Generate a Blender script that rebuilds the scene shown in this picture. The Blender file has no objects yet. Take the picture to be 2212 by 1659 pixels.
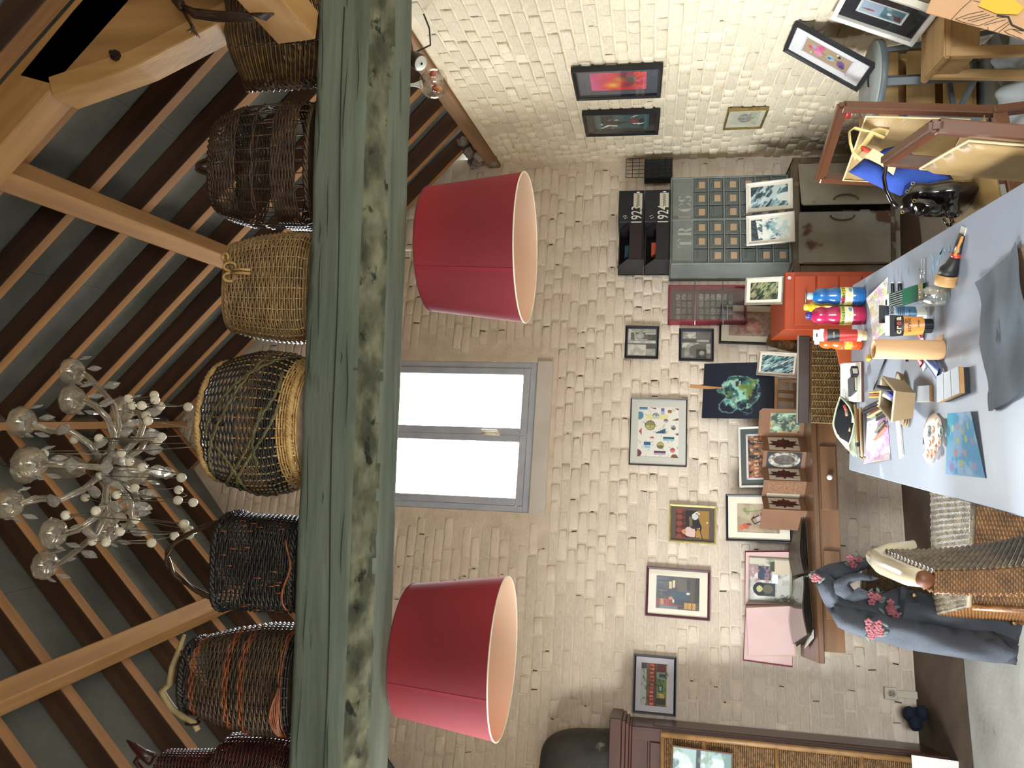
import bpy, bmesh, math, random
import numpy as np
from mathutils import Vector as V3, Matrix as MX, noise as NZ
from mathutils.geometry import delaunay_2d_cdt
random.seed(7); RN = np.random.RandomState(5)
C = bpy.context.scene.collection
PI = math.pi
# ---------------------------------------------------------------- camera (a portrait shot kept on its side)
F, EYE = 1661.0, 1.6
def nrm(a):
    a = np.array(a, float); return a/np.linalg.norm(a)
_y = nrm((-75.5, 296, F)); _h = nrm((1, .0205, 0)); _n = nrm(np.cross(_y, _h)); _n = -_n if _n[1] > 0 else _n
_x = nrm(np.cross(_y, _n)); _x = -_x if _x[0] < 0 else _x
R = np.array([_x, _y, _n]); EY = np.array([0, 0, EYE])
cd = bpy.data.cameras.new('camera'); cam = bpy.data.objects.new('camera', cd); C.objects.link(cam)
cd.sensor_width = 36; cd.lens = F/2212*36; cd.clip_start = .02
m = np.eye(4); m[:3, 0] = R[:, 1]; m[:3, 1] = R[:, 0]; m[:3, 2] = -R[:, 2]; m[:3, 3] = EY
cam.matrix_world = MX(m.tolist()); bpy.context.scene.camera = cam
# ---------------------------------------------------------------- sky, daylight, exposure
sc = bpy.context.scene
sc.view_settings.view_transform = 'Standard'; sc.view_settings.look = 'None'
sc.view_settings.exposure = .95; sc.view_settings.gamma = 1; sc.view_settings.use_curve_mapping = False
w = bpy.data.worlds.new('sky'); sc.world = w; w.use_nodes = True
bg = w.node_tree.nodes['Background']; bg.inputs[0].default_value = (.88, .95, 1, 1); bg.inputs[1].default_value = 30
wt = w.node_tree; tcw = wt.nodes.new('ShaderNodeTexCoord'); sx_ = wt.nodes.new('ShaderNodeSeparateXYZ'); mr = wt.nodes.new('ShaderNodeMapRange'); mxw = wt.nodes.new('ShaderNodeMix'); mxw.data_type = 'RGBA'
wt.links.new(tcw.outputs['Generated'], sx_.inputs[0]); wt.links.new(sx_.outputs[2], mr.inputs[0]); mr.inputs[1].default_value = -.08; mr.inputs[2].default_value = .06     # bright overcast sky over darker ground
wt.links.new(mr.outputs[0], mxw.inputs[0]); mxw.inputs[6].default_value = (.17, .16, .14, 1); mxw.inputs[7].default_value = (.88, .95, 1, 1); wt.links.new(mxw.outputs[2], bg.inputs[0])
def area(name, loc, look, sx, sy, power, col, portal=False):
    l = bpy.data.lights.new(name, 'AREA'); l.shape = 'RECTANGLE'; l.size = sx; l.size_y = sy; l.energy = power; l.color = col
    o = bpy.data.objects.new(name, l); C.objects.link(o); o.location = loc
    o.rotation_euler = V3(look).to_track_quat('-Z', 'Y').to_euler()
    l.cycles.is_portal = portal
    return o
area('window_portal', (-.12, 5.43, 3.07), (.236, -.972, 0), 1.2, 1.5, 1, (1, 1, 1), True)
area('side_portal', (-2.62, 2.3, 1.72), (1, 0, 0), 1.6, 1.5, 1, (1, 1, 1), True)
area('door_portal', (.55, -1.76, 1.02), (0, 1, 0), 1.0, 2.0, 1, (1, 1, 1), True)
cy = sc.cycles
cy.max_bounces = 7; cy.diffuse_bounces = 4; cy.glossy_bounces = 3; cy.transmission_bounces = 7; cy.transparent_max_bounces = 16
cy.caustics_reflective = False; cy.caustics_refractive = False; cy.sample_clamp_indirect = 6
# ---------------------------------------------------------------- pixels of the photograph to points in the room
def ray(px, py): return R@np.array([829.5-py, px-1106, F])
def hz(px, py, z): d = ray(px, py); return V3(EY+d*((z-EYE)/d[2]))
def hy(px, py, y): d = ray(px, py); return V3(EY+d*(y/d[1]))
def hp(px, py, p0, nv): d = ray(px, py); return V3(EY+d*(np.dot(np.array(p0)-EY, nv)/np.dot(d, nv)))
def proj(P):
    c = R.T@(np.array(P)-EY); return 1106+F*c[1]/c[2], 829.5-F*c[0]/c[2]
bd = np.array([.9717, .2364, 0]); bn = np.array([.2364, -.9717, 0]); cor = np.array([1.973, 5.872, 0])   # back wall: direction, normal, corner
rd = np.array([.0387, .99925, 0]); rn = np.array([-.99925, .0387, 0])                                   # right wall
def back(px, py, off=0): return hp(px, py, cor+bn*off, bn)
def right(px, py, off=0): return hp(px, py, cor+rn*off, rn)
# ---------------------------------------------------------------- materials
def hx(s, a=1):
    s = s.lstrip('#'); c = [int(s[i:i+2], 16)/255 for i in (0, 2, 4)]
    return tuple(x/12.92 if x <= .04045 else ((x+.055)/1.055)**2.4 for x in c)+(a,)
def lin(c): c = np.asarray(c, float); return np.where(c <= .04045, c/12.92, ((np.maximum(c, 0)+.055)/1.055)**2.4)
MATS = {}
def M(name, c1, rough=.6, c2=None, ns=6, st=(1, 1, 1), lo=.35, hi=.65, bump=0, bs=30, bst=None, metal=0, trans=0, spec=.5, coat=0, obj_rand=0, c3=None, c3s=3, c3t=.62, ior=1.45, alpha=1, sss=0):
    if name in MATS: return MATS[name]
    m = bpy.data.materials.new(name); m.use_nodes = True; nt = m.node_tree; N = nt.nodes; L = nt.links
    b = N['Principled BSDF']; tc = N.new('ShaderNodeTexCoord')
    def nz(scale, stretch, det=5):
        mp = N.new('ShaderNodeMapping'); mp.inputs['Scale'].default_value = stretch; L.new(tc.outputs['Object'], mp.inputs[0])
        n = N.new('ShaderNodeTexNoise'); n.inputs['Scale'].default_value = scale; n.inputs['Detail'].default_value = det; L.new(mp.outputs[0], n.inputs[0]); return n
    b.inputs['Base Color'].default_value = hx(c1); out = None
    def mix(f, a, c):
        x = N.new('ShaderNodeMix'); x.data_type = 'RGBA'; L.new(f, x.inputs[0])
        if hasattr(a, 'links'): L.new(a, x.inputs[6])
        else: x.inputs[6].default_value = a
        x.inputs[7].default_value = c; return x.outputs[2]
    def ramp(n, lo, hi):
        r = N.new('ShaderNodeMapRange'); r.inputs[1].default_value = lo; r.inputs[2].default_value = hi; L.new(n.outputs[0], r.inputs[0]); return r.outputs[0]
    if c2: out = mix(ramp(nz(ns, st), lo, hi), hx(c1), hx(c2))
    if c3: out = mix(ramp(nz(c3s, st if bst is None else bst), c3t, c3t+.06), out if out else hx(c1), hx(c3))
    if obj_rand:
        oi = N.new('ShaderNodeObjectInfo'); hs = N.new('ShaderNodeHueSaturation'); r = N.new('ShaderNodeMapRange')
        r.inputs[3].default_value = 1-obj_rand; r.inputs[4].default_value = 1+obj_rand; L.new(oi.outputs['Random'], r.inputs[0]); L.new(r.outputs[0], hs.inputs['Value'])
        if out: L.new(out, hs.inputs['Color'])
        else: hs.inputs['Color'].default_value = hx(c1)
        out = hs.outputs[0]
    if out: L.new(out, b.inputs['Base Color'])
    if bump:
        bp = N.new('ShaderNodeBump'); bp.inputs['Strength'].default_value = bump; bp.inputs['Distance'].default_value = .01
        L.new(nz(bs, bst or st, 6).outputs[0], bp.inputs['Height']); L.new(bp.outputs[0], b.inputs['Normal'])
    b.inputs['Roughness'].default_value = rough; b.inputs['Metallic'].default_value = metal; b.inputs['Specular IOR Level'].default_value = spec
    b.inputs['Transmission Weight'].default_value = trans; b.inputs['Coat Weight'].default_value = coat; b.inputs['IOR'].default_value = ior
    if sss: b.inputs['Subsurface Weight'].default_value = sss; b.inputs['Subsurface Radius'].default_value = (.02, .01, .006)
    MATS[name] = m; return m
def Mglass(name, tint=(1, 1, 1), gl=.08, rough=.02, op=0.0, oc='#ffffff'):
    """thin pane: mostly clear with a fresnel-like gloss, lets light through"""
    if name in MATS: return MATS[name]
    m = bpy.data.materials.new(name); m.use_nodes = True; nt = m.node_tree; N = nt.nodes; L = nt.links
    N.remove(N['Principled BSDF']); o = N['Material Output']
    t = N.new('ShaderNodeBsdfTransparent'); t.inputs[0].default_value = (*tint, 1)
    g = N.new('ShaderNodeBsdfGlossy'); g.inputs['Roughness'].default_value = rough
    lw = N.new('ShaderNodeLayerWeight'); lw.inputs[0].default_value = .5; pw = N.new('ShaderNodeMath'); pw.operation = 'POWER'; pw.inputs[1].default_value = 3.5
    ma = N.new('ShaderNodeMath'); ma.operation = 'MULTIPLY_ADD'; ma.inputs[1].default_value = min(.9, .45+gl); ma.inputs[2].default_value = gl*.7; L.new(lw.outputs[1], pw.inputs[0]); L.new(pw.outputs[0], ma.inputs[0])
    mx = N.new('ShaderNodeMixShader'); L.new(ma.outputs[0], mx.inputs[0]); L.new(t.outputs[0], mx.inputs[1]); L.new(g.outputs[0], mx.inputs[2]); last = mx
    if op:
        d = N.new('ShaderNodeBsdfDiffuse'); d.inputs[0].default_value = hx(oc); m2 = N.new('ShaderNodeMixShader'); m2.inputs[0].default_value = op
        L.new(last.outputs[0], m2.inputs[1]); L.new(d.outputs[0], m2.inputs[2]); last = m2
    L.new(last.outputs[0], o.inputs[0]); MATS[name] = m; return m
def Mcol(name, rough=.55, spec=.4):
    """printed or painted picture: colours stored on the mesh"""
    if name in MATS: return MATS[name]
    m = bpy.data.materials.new(name); m.use_nodes = True; N = m.node_tree.nodes
    a = N.new('ShaderNodeAttribute'); a.attribute_name = 'Col'; b = N['Principled BSDF']
    m.node_tree.links.new(a.outputs['Color'], b.inputs['Base Color']); b.inputs['Roughness'].default_value = rough; b.inputs['Specular IOR Level'].default_value = spec
    MATS[name] = m; return m
def Mtransl(name, c, t=.5, rough=.8, c2=None):
    if name in MATS: return MATS[name]
    m = bpy.data.materials.new(name); m.use_nodes = True; nt = m.node_tree; N = nt.nodes; L = nt.links
    b = N['Principled BSDF']; b.inputs['Base Color'].default_value = hx(c); b.inputs['Roughness'].default_value = rough
    tr = N.new('ShaderNodeBsdfTranslucent'); tr.inputs[0].default_value = hx(c2 or c); mx = N.new('ShaderNodeMixShader'); mx.inputs[0].default_value = t
    L.new(b.outputs[0], mx.inputs[1]); L.new(tr.outputs[0], mx.inputs[2]); L.new(mx.outputs[0], N['Material Output'].inputs[0]); MATS[name] = m; return m
def wood(name, c1, c2, rough=.55, ax=0, sc_=14, bump=.15, coat=0, c3=None):
    st = [1, 1, 1]; st[ax] = .08
    return M(name, c1, rough, c2, sc_, tuple(st), .38, .62, bump, 40, coat=coat, c3=c3, c3s=5, c3t=.68)
# ---------------------------------------------------------------- geometry
class G:
    def __init__(s): s.v = []; s.f = []
    def add(s, v, f):
        n = len(s.v); s.v += [tuple(p) for p in v]; s.f += [tuple(i+n for i in q) for q in f]; return s
    def box(s, c, d, rot=None, tap=1.0):
        x, y, z = (k/2 for k in d); vs = [V3((a*x*(tap if e > 0 else 1), b*y*(tap if e > 0 else 1), e*z)) for e in (-1, 1) for b in (-1, 1) for a in (-1, 1)]
        if rot is not None: vs = [rot@p for p in vs]
        return s.add([p+V3(c) for p in vs], [(0, 2, 3, 1), (4, 5, 7, 6), (0, 1, 5, 4), (2, 6, 7, 3), (0, 4, 6, 2), (1, 3, 7, 5)])
    def bar(s, a, b, w, h, up=(0, 0, 1)):
        a, b = V3(a), V3(b); d = (b-a).normalized(); u = V3(up); sx = d.cross(u)
        sx = V3((1, 0, 0)) if sx.length < 1e-4 else sx.normalized(); u = sx.cross(d).normalized()
        return s.add([p+sx*(i*w/2)+u*(j*h/2) for p in (a, b) for i, j in ((-1, -1), (1, -1), (1, 1), (-1, 1))], [(0, 1, 2, 3), (7, 6, 5, 4), (0, 4, 5, 1), (1, 5, 6, 2), (2, 6, 7, 3), (3, 7, 4, 0)])
    def tube(s, pts, r, n=8, closed=False, cap=True, flat=1.0):
        P = [V3(p) for p in pts]; k = len(P); rs = r if hasattr(r, '__len__') else [r]*k
        T = [((P[(i+1) % k] if closed or i < k-1 else P[i])-(P[i-1] if closed or i > 0 else P[i])).normalized() for i in range(k)]
        nv = T[0].orthogonal().normalized(); vs = []
        if abs(T[0].z) < .9: nv = (V3((0, 0, 1))-T[0]*T[0].z).normalized()
        for i in range(k):
            nv = nv-T[i]*nv.dot(T[i]); nv = nv.normalized() if nv.length > 1e-6 else T[i].orthogonal().normalized(); b = T[i].cross(nv)
            vs += [P[i]+(nv*math.cos(2*PI*j/n)*flat+b*math.sin(2*PI*j/n))*rs[i] for j in range(n)]
        fs = [(i*n+j, i*n+(j+1) % n, ((i+1) % k)*n+(j+1) % n, ((i+1) % k)*n+j) for i in range(k if closed else k-1) for j in range(n)]
        if cap and not closed: fs += [tuple(range(n-1, -1, -1)), tuple((k-1)*n+j for j in range(n))]
        return s.add(vs, fs)
    def lathe(s, prof, n=24, mx=None, cap=True, a0=0, lobes=0, amp=0):
        vs = []
        for r, z in prof:
            for j in range(n):
                a = a0+2*PI*j/n; q = r*(1+amp*math.cos(lobes*a)) if lobes else r
                p = V3((q*math.cos(a), q*math.sin(a), z)); vs.append(mx@p if mx is not None else p)
        k = len(prof); fs = [(i*n+j, i*n+(j+1) % n, (i+1)*n+(j+1) % n, (i+1)*n+j) for i in range(k-1) for j in range(n)]
        if cap: fs += [tuple(range(n-1, -1, -1)), tuple((k-1)*n+j for j in range(n))]
        return s.add(vs, fs)
    def ball(s, c, r, n=10, mx=None, sc3=(1, 1, 1)):
        k = max(4, n//2); T = MX.Translation(V3(c)) @ (mx if mx is not None else MX.Identity(4)) @ MX.Diagonal((*sc3, 1))
        return s.lathe([(max(r*math.sin(PI*i/k), r*.02), -r*math.cos(PI*i/k)) for i in range(k+1)], n, T)
    def grid(s, fn, nu, nv, cu=False, flip=False):
        vs = [fn(i/(nu if cu else nu-1), j/(nv-1)) for j in range(nv) for i in range(nu)]
        fs = [(j*nu+i, j*nu+(i+1) % nu, (j+1)*nu+(i+1) % nu, (j+1)*nu+i) for j in range(nv-1) for i in range(nu if cu else nu-1)]
        if flip: fs = [q[::-1] for q in fs]
        return s.add(vs, fs)
    def prism(s, poly, d0, d1, fr=None):
        """polygon in a frame's (x, z) swept along its y from d0 to d1"""
        n = len(poly); q = [V3((x, d, z)) for d in (d0, d1) for x, z in poly]
        if fr is not None: q = [fr@p for p in q]
        return s.add(q, [tuple(range(n)), tuple(range(2*n-1, n-1, -1))]+[(i, i+n, (i+1) % n+n, (i+1) % n) for i in range(n)])
    def build(s, name, mat, parent=None, smooth=False, bev=0, seg=1, kind=None, solid=0, sub=0):
        me = bpy.data.meshes.new(name); me.from_pydata(s.v, [], s.f)
        b = bmesh.new(); b.from_mesh(me); bmesh.ops.recalc_face_normals(b, faces=b.faces)
        if bev: bmesh.ops.bevel(b, geom=list(b.edges), offset=bev, segments=seg, affect='EDGES', clamp_overlap=True)
        b.to_mesh(me); b.free()
        if smooth: me.polygons.foreach_set('use_smooth', [True]*len(me.polygons))
        o = bpy.data.objects.new(name, me); C.objects.link(o); me.materials.append(mat); o.parent = parent
        if kind: o['kind'] = kind
        if solid: md = o.modifiers.new('s', 'SOLIDIFY'); md.thickness = solid; md.offset = 0
        if sub: md = o.modifiers.new('d', 'SUBSURF'); md.levels = md.render_levels = sub
        return o
def tag(o, label=None, cat=None, group=None, kind=None):
    for k, v in (('label', label), ('category', cat), ('group', group), ('kind', kind)):
        if v: o[k] = v
    return o
def root(name, label, cat, loc=(0, 0, 0), rz=0, group=None, mx=None):
    o = bpy.data.objects.new(name, None); C.objects.link(o); o.empty_display_size = .05
    if mx is not None: o.matrix_world = mx
    else: o.location = loc; o.rotation_euler = (0, 0, rz)
    return tag(o, label, cat, group)
def frame_of(o, x, z=None):
    """matrix with origin o, x axis x, z axis close to z"""
    x = V3(x).normalized(); z = V3(z or (0, 0, 1)); z = (z-x*z.dot(x)).normalized(); y = z.cross(x)
    return MX(((x.x, y.x, z.x, o[0]), (x.y, y.y, z.y, o[1]), (x.z, y.z, z.z, o[2]), (0, 0, 0, 1)))
def copy_tree(o, parent=None, label=None):
    c = o.copy(); C.objects.link(c); c.parent = parent
    if label: c['label'] = label
    for ch in list(o.children): copy_tree(ch, c)
    return c
def text(name, s, size, mx, mat, parent, ext=.0004, align='CENTER', sx=1, bold=0):
    c = bpy.data.curves.new(name, 'FONT'); c.body = s; c.size = size; c.align_x = align; c.extrude = ext; c.offset = bold; c.resolution_u = 3
    t_ = bpy.data.objects.new(name, c); me = bpy.data.meshes.new_from_object(t_); bpy.data.objects.remove(t_)
    o = bpy.data.objects.new(name, me); C.objects.link(o); me.materials.clear(); me.materials.append(mat); o.parent = parent; o.matrix_local = mx @ MX.Diagonal((sx, 1, 1, 1)); return o
FRONT = MX(((1, 0, 0, 0), (0, 0, -1, 0), (0, 1, 0, 0), (0, 0, 0, 1)))      # text standing up, read from -y
def T(x, y, z): return MX.Translation((x, y, z))
def rot(a, ax='Z'): return MX.Rotation(a, 4, ax)
def puff(poly, t, step, fr, name, mat, parent, r=None, bulge=None, smooth=True):
    """cushion-like body with the outline poly in a frame's (x, z); thickness t in y"""
    P = [V3((a, b)).to_2d() for a, b in poly]; n = len(P); bd_ = []
    for i in range(n):
        a, b = P[i], P[(i+1) % n]; k = max(1, int((b-a).length/step)); bd_ += [a+(b-a)*(j/k) for j in range(k)]
    nb = len(bd_)
    def inside(x, y):
        c = False
        for i in range(n):
            a, b = P[i], P[(i+1) % n]
            if (a.y > y) != (b.y > y) and x < (b.x-a.x)*(y-a.y)/(b.y-a.y)+a.x: c = not c
        return c
    def dist(p):
        d = 9
        for i in range(n):
            a, b = P[i], P[(i+1) % n]; ab = b-a; u = max(0, min(1, (p-a).dot(ab)/max(ab.length_squared, 1e-9))); d = min(d, (p-a-ab*u).length)
        return d
    xs = [p.x for p in P]; ys = [p.y for p in P]; pts = list(bd_); x = min(xs); row = 0
    while x < max(xs):
        y = min(ys)+(step/2 if row % 2 else 0)
        while y < max(ys):
            if inside(x, y):
                q = V3((x, y)).to_2d()
                if dist(q) > step*.55: pts.append(q)
            y += step
        x += step*.87; row += 1
    vo, eo, fo, *_ = delaunay_2d_cdt(pts, [(i, (i+1) % nb) for i in range(nb)], [], 1, 1e-6)
    r = r or t; g = G(); D = [dist(p) for p in vo]; h = [t/2*math.sqrt(max(0, 1-(1-min(d/r, 1))**2)) for d in D]
    k = len(vo); bl = bulge or (lambda x, z: 0)
    vs = [fr@V3((p.x, -h[i]+bl(p.x, p.y), p.y)) for i, p in enumerate(vo)]+[fr@V3((p.x, h[i]+bl(p.x, p.y), p.y)) for i, p in enumerate(vo)]
    fs = [tuple(q) for q in fo]+[tuple(i+k for i in q[::-1]) for q in fo]; g.add(vs, fs)
    me_o = g.build(name, mat, parent, smooth); b = bmesh.new(); b.from_mesh(me_o.data); bmesh.ops.remove_doubles(b, verts=b.verts, dist=1e-5); b.to_mesh(me_o.data); b.free(); return me_o
def weave(fn, ns, rows, rs, rw, cu, amp=None, seg=2, n=4, wv=None, sv=(0, 1), flatw=1.0):
    """basketwork on a surface fn(u, v): returns (stakes, weavers)"""
    amp = amp if amp is not None else rs+rw*.6; gs, gw = G(), G()
    def pn(u, v):
        e = 1e-3; p = V3(fn(u, v)); a = V3(fn(u+e, v))-V3(fn(u-e, v)); b = V3(fn(u, min(v+e, 1)))-V3(fn(u, max(v-e, 0))); q = a.cross(b)
        return p, (q.normalized() if q.length > 1e-12 else V3((0, 0, 1)))
    if rs:
        for i in range(ns):
            u = i/ns if cu else i/(ns-1); gs.tube([pn(u, sv[0]+(sv[1]-sv[0])*k/10)[0] for k in range(11)], rs, n)
    for k, v in enumerate(rows):
        m_ = ns*seg if cu else (ns-1)*seg+1; pts = []
        for i in range(m_):
            u = i/(ns*seg) if cu else i/((ns-1)*seg); p, q = pn(u, v); s_ = math.cos(PI*i/seg+PI*k); pts.append(p+q*amp*s_)
        gw.tube(pts, rw if not wv else rw*wv(k), n, closed=cu, flat=flatw)
    return gs, gw
# ---------------------------------------------------------------- painted pictures as small colour grids
class Art:
    def __init__(s, w, h, bg='#ffffff'):
        s.w, s.h = w, h; s.a = np.zeros((h, w, 3)); s.a[:] = s.c(bg); s.y, s.x = np.mgrid[0:h, 0:w]; s.x = s.x/(w-1.); s.y = s.y/(h-1.); s.asp = h/w
    def c(s, k): return np.array([int(k[i:i+2], 16)/255 for i in (1, 3, 5)])
    def put(s, m, col, al=1.0):
        m = np.clip(m, 0, 1)[..., None]*al; s.a = s.a*(1-m)+s.c(col)*m; return s
    def rect(s, x0, y0, x1, y1, col, al=1): return s.put(((s.x >= x0) & (s.x <= x1) & (s.y >= y0) & (s.y <= y1)).astype(float), col, al)
    def ell(s, cx, cy, rx, ry, col, al=1, ring=0):
        d = np.sqrt(((s.x-cx)/rx)**2+((s.y-cy)/ry)**2); m = (d <= 1)&(d >= 1-ring) if ring else d <= 1; return s.put(m.astype(float), col, al)
    def poly(s, pts, col, al=1):
        m = np.zeros(s.x.shape, bool); n = len(pts)
        for i in range(n):
            (xa, ya), (xb, yb) = pts[i], pts[(i+1) % n]
            if ya == yb: continue
            m ^= ((ya > s.y) != (yb > s.y)) & (s.x < (xb-xa)*(s.y-ya)/(yb-ya)+xa)
        return s.put(m.astype(float), col, al)
    def line(s, pts, wd, col, al=1):
        for (xa, ya), (xb, yb) in zip(pts[:-1], pts[1:]):
            dx, dy = xb-xa, (yb-ya)*s.asp; l2 = dx*dx+dy*dy+1e-12; u = np.clip(((s.x-xa)*dx+(s.y-ya)*s.asp*dy)/l2, 0, 1)
            d = np.hypot(s.x-xa-u*dx, (s.y-ya)*s.asp-u*dy); s.put((d <= wd).astype(float), col, al)
        return s
    def noise(s, seed, f=4, oct=4, sx=1, sy=1, ang=0):
        r = np.random.RandomState(seed); t = np.zeros(s.x.shape); am = 1; tot = 0
        X = (s.x*math.cos(ang)+s.y*s.asp*math.sin(ang))*sx; Y = (-s.x*math.sin(ang)+s.y*s.asp*math.cos(ang))*sy
        for o in range(oct):
            g = r.rand(64, 64); px = (X*f+50) % 63; py = (Y*f+50) % 63; i = px.astype(int); j = py.astype(int); u = px-i; v = py-j; u = u*u*(3-2*u); v = v*v*(3-2*v)
            t += am*((g[j, i]*(1-u)+g[j, (i+1) % 64]*u)*(1-v)+(g[(j+1) % 64, i]*(1-u)+g[(j+1) % 64, (i+1) % 64]*u)*v); tot += am; am *= .55; f *= 2
        return t/tot
    def wash(s, seed, f, col, lo=.5, hi=.6, al=1, m=None, **k):
        q = np.clip((s.noise(seed, f, **k)-lo)/(hi-lo), 0, 1); return s.put(q if m is None else q*m, col, al)
def art_mesh(name, art, wd, ht, y, parent, mat=None, x0=0, z0=0, flat=False, fn=None):
    h, w = art.h, art.w; g = []
    for j in range(h):
        for i in range(w):
            x = x0-wd/2+wd*i/(w-1); z = z0+ht/2-ht*j/(h-1); g.append(fn(x, z) if fn else ((x, z, y) if flat else (x, y, z)))
    f = [(j*w+i, (j+1)*w+i, (j+1)*w+i+1, j*w+i+1) for j in range(h-1) for i in range(w-1)]
    me = bpy.data.meshes.new(name); me.from_pydata(g, [], f); at = me.color_attributes.new('Col', 'FLOAT_COLOR', 'POINT')
    col = np.ones((h*w, 4), np.float32); col[:, :3] = lin(art.a.reshape(-1, 3)); at.data.foreach_set('color', col.ravel())
    o = bpy.data.objects.new(name, me); C.objects.link(o); me.materials.append(mat or Mcol('painted picture')); o.parent = parent; return o
# ================================================================ the room
m_wall = M('limewashed brick', '#e6d6c3', .85, '#d8c7b2', 5, bump=.5, bs=45, obj_rand=.05, spec=.2)
m_wallr = M('cream limewash', '#e9dcc2', .85, '#dccdb0', 5, bump=.5, bs=45, obj_rand=.05, spec=.2)
m_mort = M('limewashed mortar', '#dccbb7', .9, '#cdbba5', 9, bump=.6, bs=60, spec=.2)
m_mortr = M('cream mortar', '#e6d8bc', .9, '#d6c6a8', 9, bump=.6, bs=60, spec=.2)
m_gap = M('open joint', '#2b241f', .95)
m_plast = M('smooth limewash', '#d3cac0', .8, '#c8beb3', 4, bump=.15, bs=25)
MB_ = MX(((bd[0], -bn[0], 0, cor[0]), (bd[1], -bn[1], 0, cor[1]), (0, 0, 1, 0), (0, 0, 0, 1)))     # x along wall, y outwards, z up
MR_ = MX(((-rd[0], -rn[0], 0, cor[0]), (-rd[1], -rn[1], 0, cor[1]), (0, 0, 1, 0), (0, 0, 0, 1)))
IB, IR = MB_.inverted(), MR_.inverted()
RZ, RX, RS = 5.117, -.138, .985                      # ridge height, ridge x, slope of the rafters' undersides
def roof_z(x): return RZ-abs(x-RX)*RS
def bx(x): return cor[0]+bd[0]*x
wb = root('wall_back', None, None, mx=MB_); wb['kind'] = 'structure'; wb['label'] = 'limewashed brick gable wall with the window'
WX0, WX1, WZ0, WZ1 = -2.715, -1.635, 2.40, 3.78      # window opening on the back wall (local x, z)
g = G(); L0 = -4.65
for poly in ([(L0, 0), (WX0, 0), (WX0, roof_z(bx(WX0))+.16), (L0, roof_z(bx(L0))+.16)], [(WX1, 0), (.05, 0), (.05, roof_z(bx(.05))+.16), (WX1, roof_z(bx(WX1))+.16)],
             [(WX0, 0), (WX1, 0), (WX1, WZ0), (WX0, WZ0)], [(WX0, WZ1), (WX1, WZ1), (WX1, roof_z(bx(WX1))+.16), ((RX-cor[0])/bd[0], RZ+.16), (WX0, roof_z(bx(WX0))+.16)]):
    g.prism(poly, 0, .28)
g.build('mortar_bed', m_mort, wb)
wr = root('wall_right', None, None, mx=MR_); wr['kind'] = 'structure'; wr['label'] = 'cream painted brick wall along the right'
RH = 2.79
g = G(); g.prism([(-.3, 0), (7.6, 0), (7.6, RH), (-.3, RH)], 0, .28); g.build('mortar_bed', m_mortr, wr)
def brick_mesh(seed):
    r = random.Random(seed); ring = []
    base = [(-.5, -.5), (0, -.5), (.5, -.5), (.5, 0), (.5, .5), (0, .5), (-.5, .5), (-.5, 0)]; vs = []
    for d, ins in ((.2, 0), (-.75, .02), (-1, .09)):
        for i, (x, z) in enumerate(base):
            k = ins*(1.9 if i % 2 == 0 else 1)*r.uniform(.6, 1.5); ix = .35*k if d > -2 else k
            vs.append((x*(1-2*ix)+r.uniform(-.012, .012), d+r.uniform(-.12, .12), z*(1-2*k*1.3)+r.uniform(-.03, .03)))
    return vs, [(k*8+i, k*8+(i+1) % 8, k*8+8+(i+1) % 8, k*8+8+i) for k in (0, 1) for i in range(8)]+[tuple(range(16, 24))]
BV = [brick_mesh(i) for i in range(14)]
def lay_bricks(par, mx, x0, x1, zmax, skip, mat, hd, seed, course=.0655, top=None, dp=(.004, .006, .009, .013, .007)):
    r = random.Random(seed); B = []; k = 0; z = .012
    me_ = []
    for vs, fs in BV:
        me = bpy.data.meshes.new('brick'); me.from_pydata(vs, [], fs); me.materials.append(mat); me.polygons.foreach_set('use_smooth', [True]*len(me.polygons)); me_.append(me)
    while z < zmax:
        x = x0-r.uniform(0, .2)
        while x < x1:
            ln = .205 if (r.random() > hd) else .105
            c = (x+ln/2, z+course/2); zt = top(c[0]) if top else zmax
            if c[0]-ln/2 > x0-.02 and c[0]+ln/2 < x1+.02 and c[1]+.03 < zt and not any(a-.02 < c[0]+ln/2 and c[0]-ln/2 < b+.02 and e-.01 < c[1] < f+.01 for a, b, e, f in skip):
                B.append((c[0], c[1], ln*r.uniform(.95, 1), course*r.uniform(.82, .9), r.choice(dp)))
            x += ln+.010
        z += course; k += 1
    sc_ = []
    for i, (x, zc, ln, h, d) in enumerate(B):
        P = mx@V3((x, 0, zc)); c = R.T@(np.array(P)-EY); px, py = proj(P); vis = c[2] > .3 and -20 < px < 2232 and -20 < py < 1679
        sc_.append((-(ln*h/c[2]**2) if vis else 1, i))
    sc_.sort(); solo = set(i for s_, i in sc_[:288] if s_ < 0); V = []; Fc = []; gg = G()
    for i, (x, zc, ln, h, d) in enumerate(B):
        j = r.randrange(14); a = r.uniform(-.012, .012)
        if i in solo:
            o = bpy.data.objects.new('brick', me_[j]); C.objects.link(o); o.parent = par; o.location = (x, 0, zc); o.scale = (ln, d, h); o.rotation_euler = (0, a, 0)
        else: gg.add([(x+p[0]*ln, p[1]*d, zc+p[2]*h) for p in BV[j][0]], BV[j][1])
        if r.random() < .17:
            wd, hh = r.uniform(.003, .007), r.uniform(.012, .045); gaps.box((x+ln/2+.005, -.0012, zc+r.uniform(-.012, .012)), (wd, .002, hh), rot(r.uniform(-.15, .15), 'Y'))
    gg.build('brickwork', mat, par, True, kind='stuff')
gaps = G()
def skipb(zs): return zs
lay_bricks(wb, MB_, L0+.02, -.002, 5.1, [(WX0-.03, WX1+.03, WZ0-.13, WZ1+.02)], m_wall, .33, 11, .066, lambda x: roof_z(bx(x))+.1, (.003, .004, .005, .0035, .007))
gaps.build('mortar_gaps', m_gap, wb, kind='stuff'); gaps = G()
lay_bricks(wr, MR_, .004, 7.5, RH, [], m_wallr, .5, 23, .0665)
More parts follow.
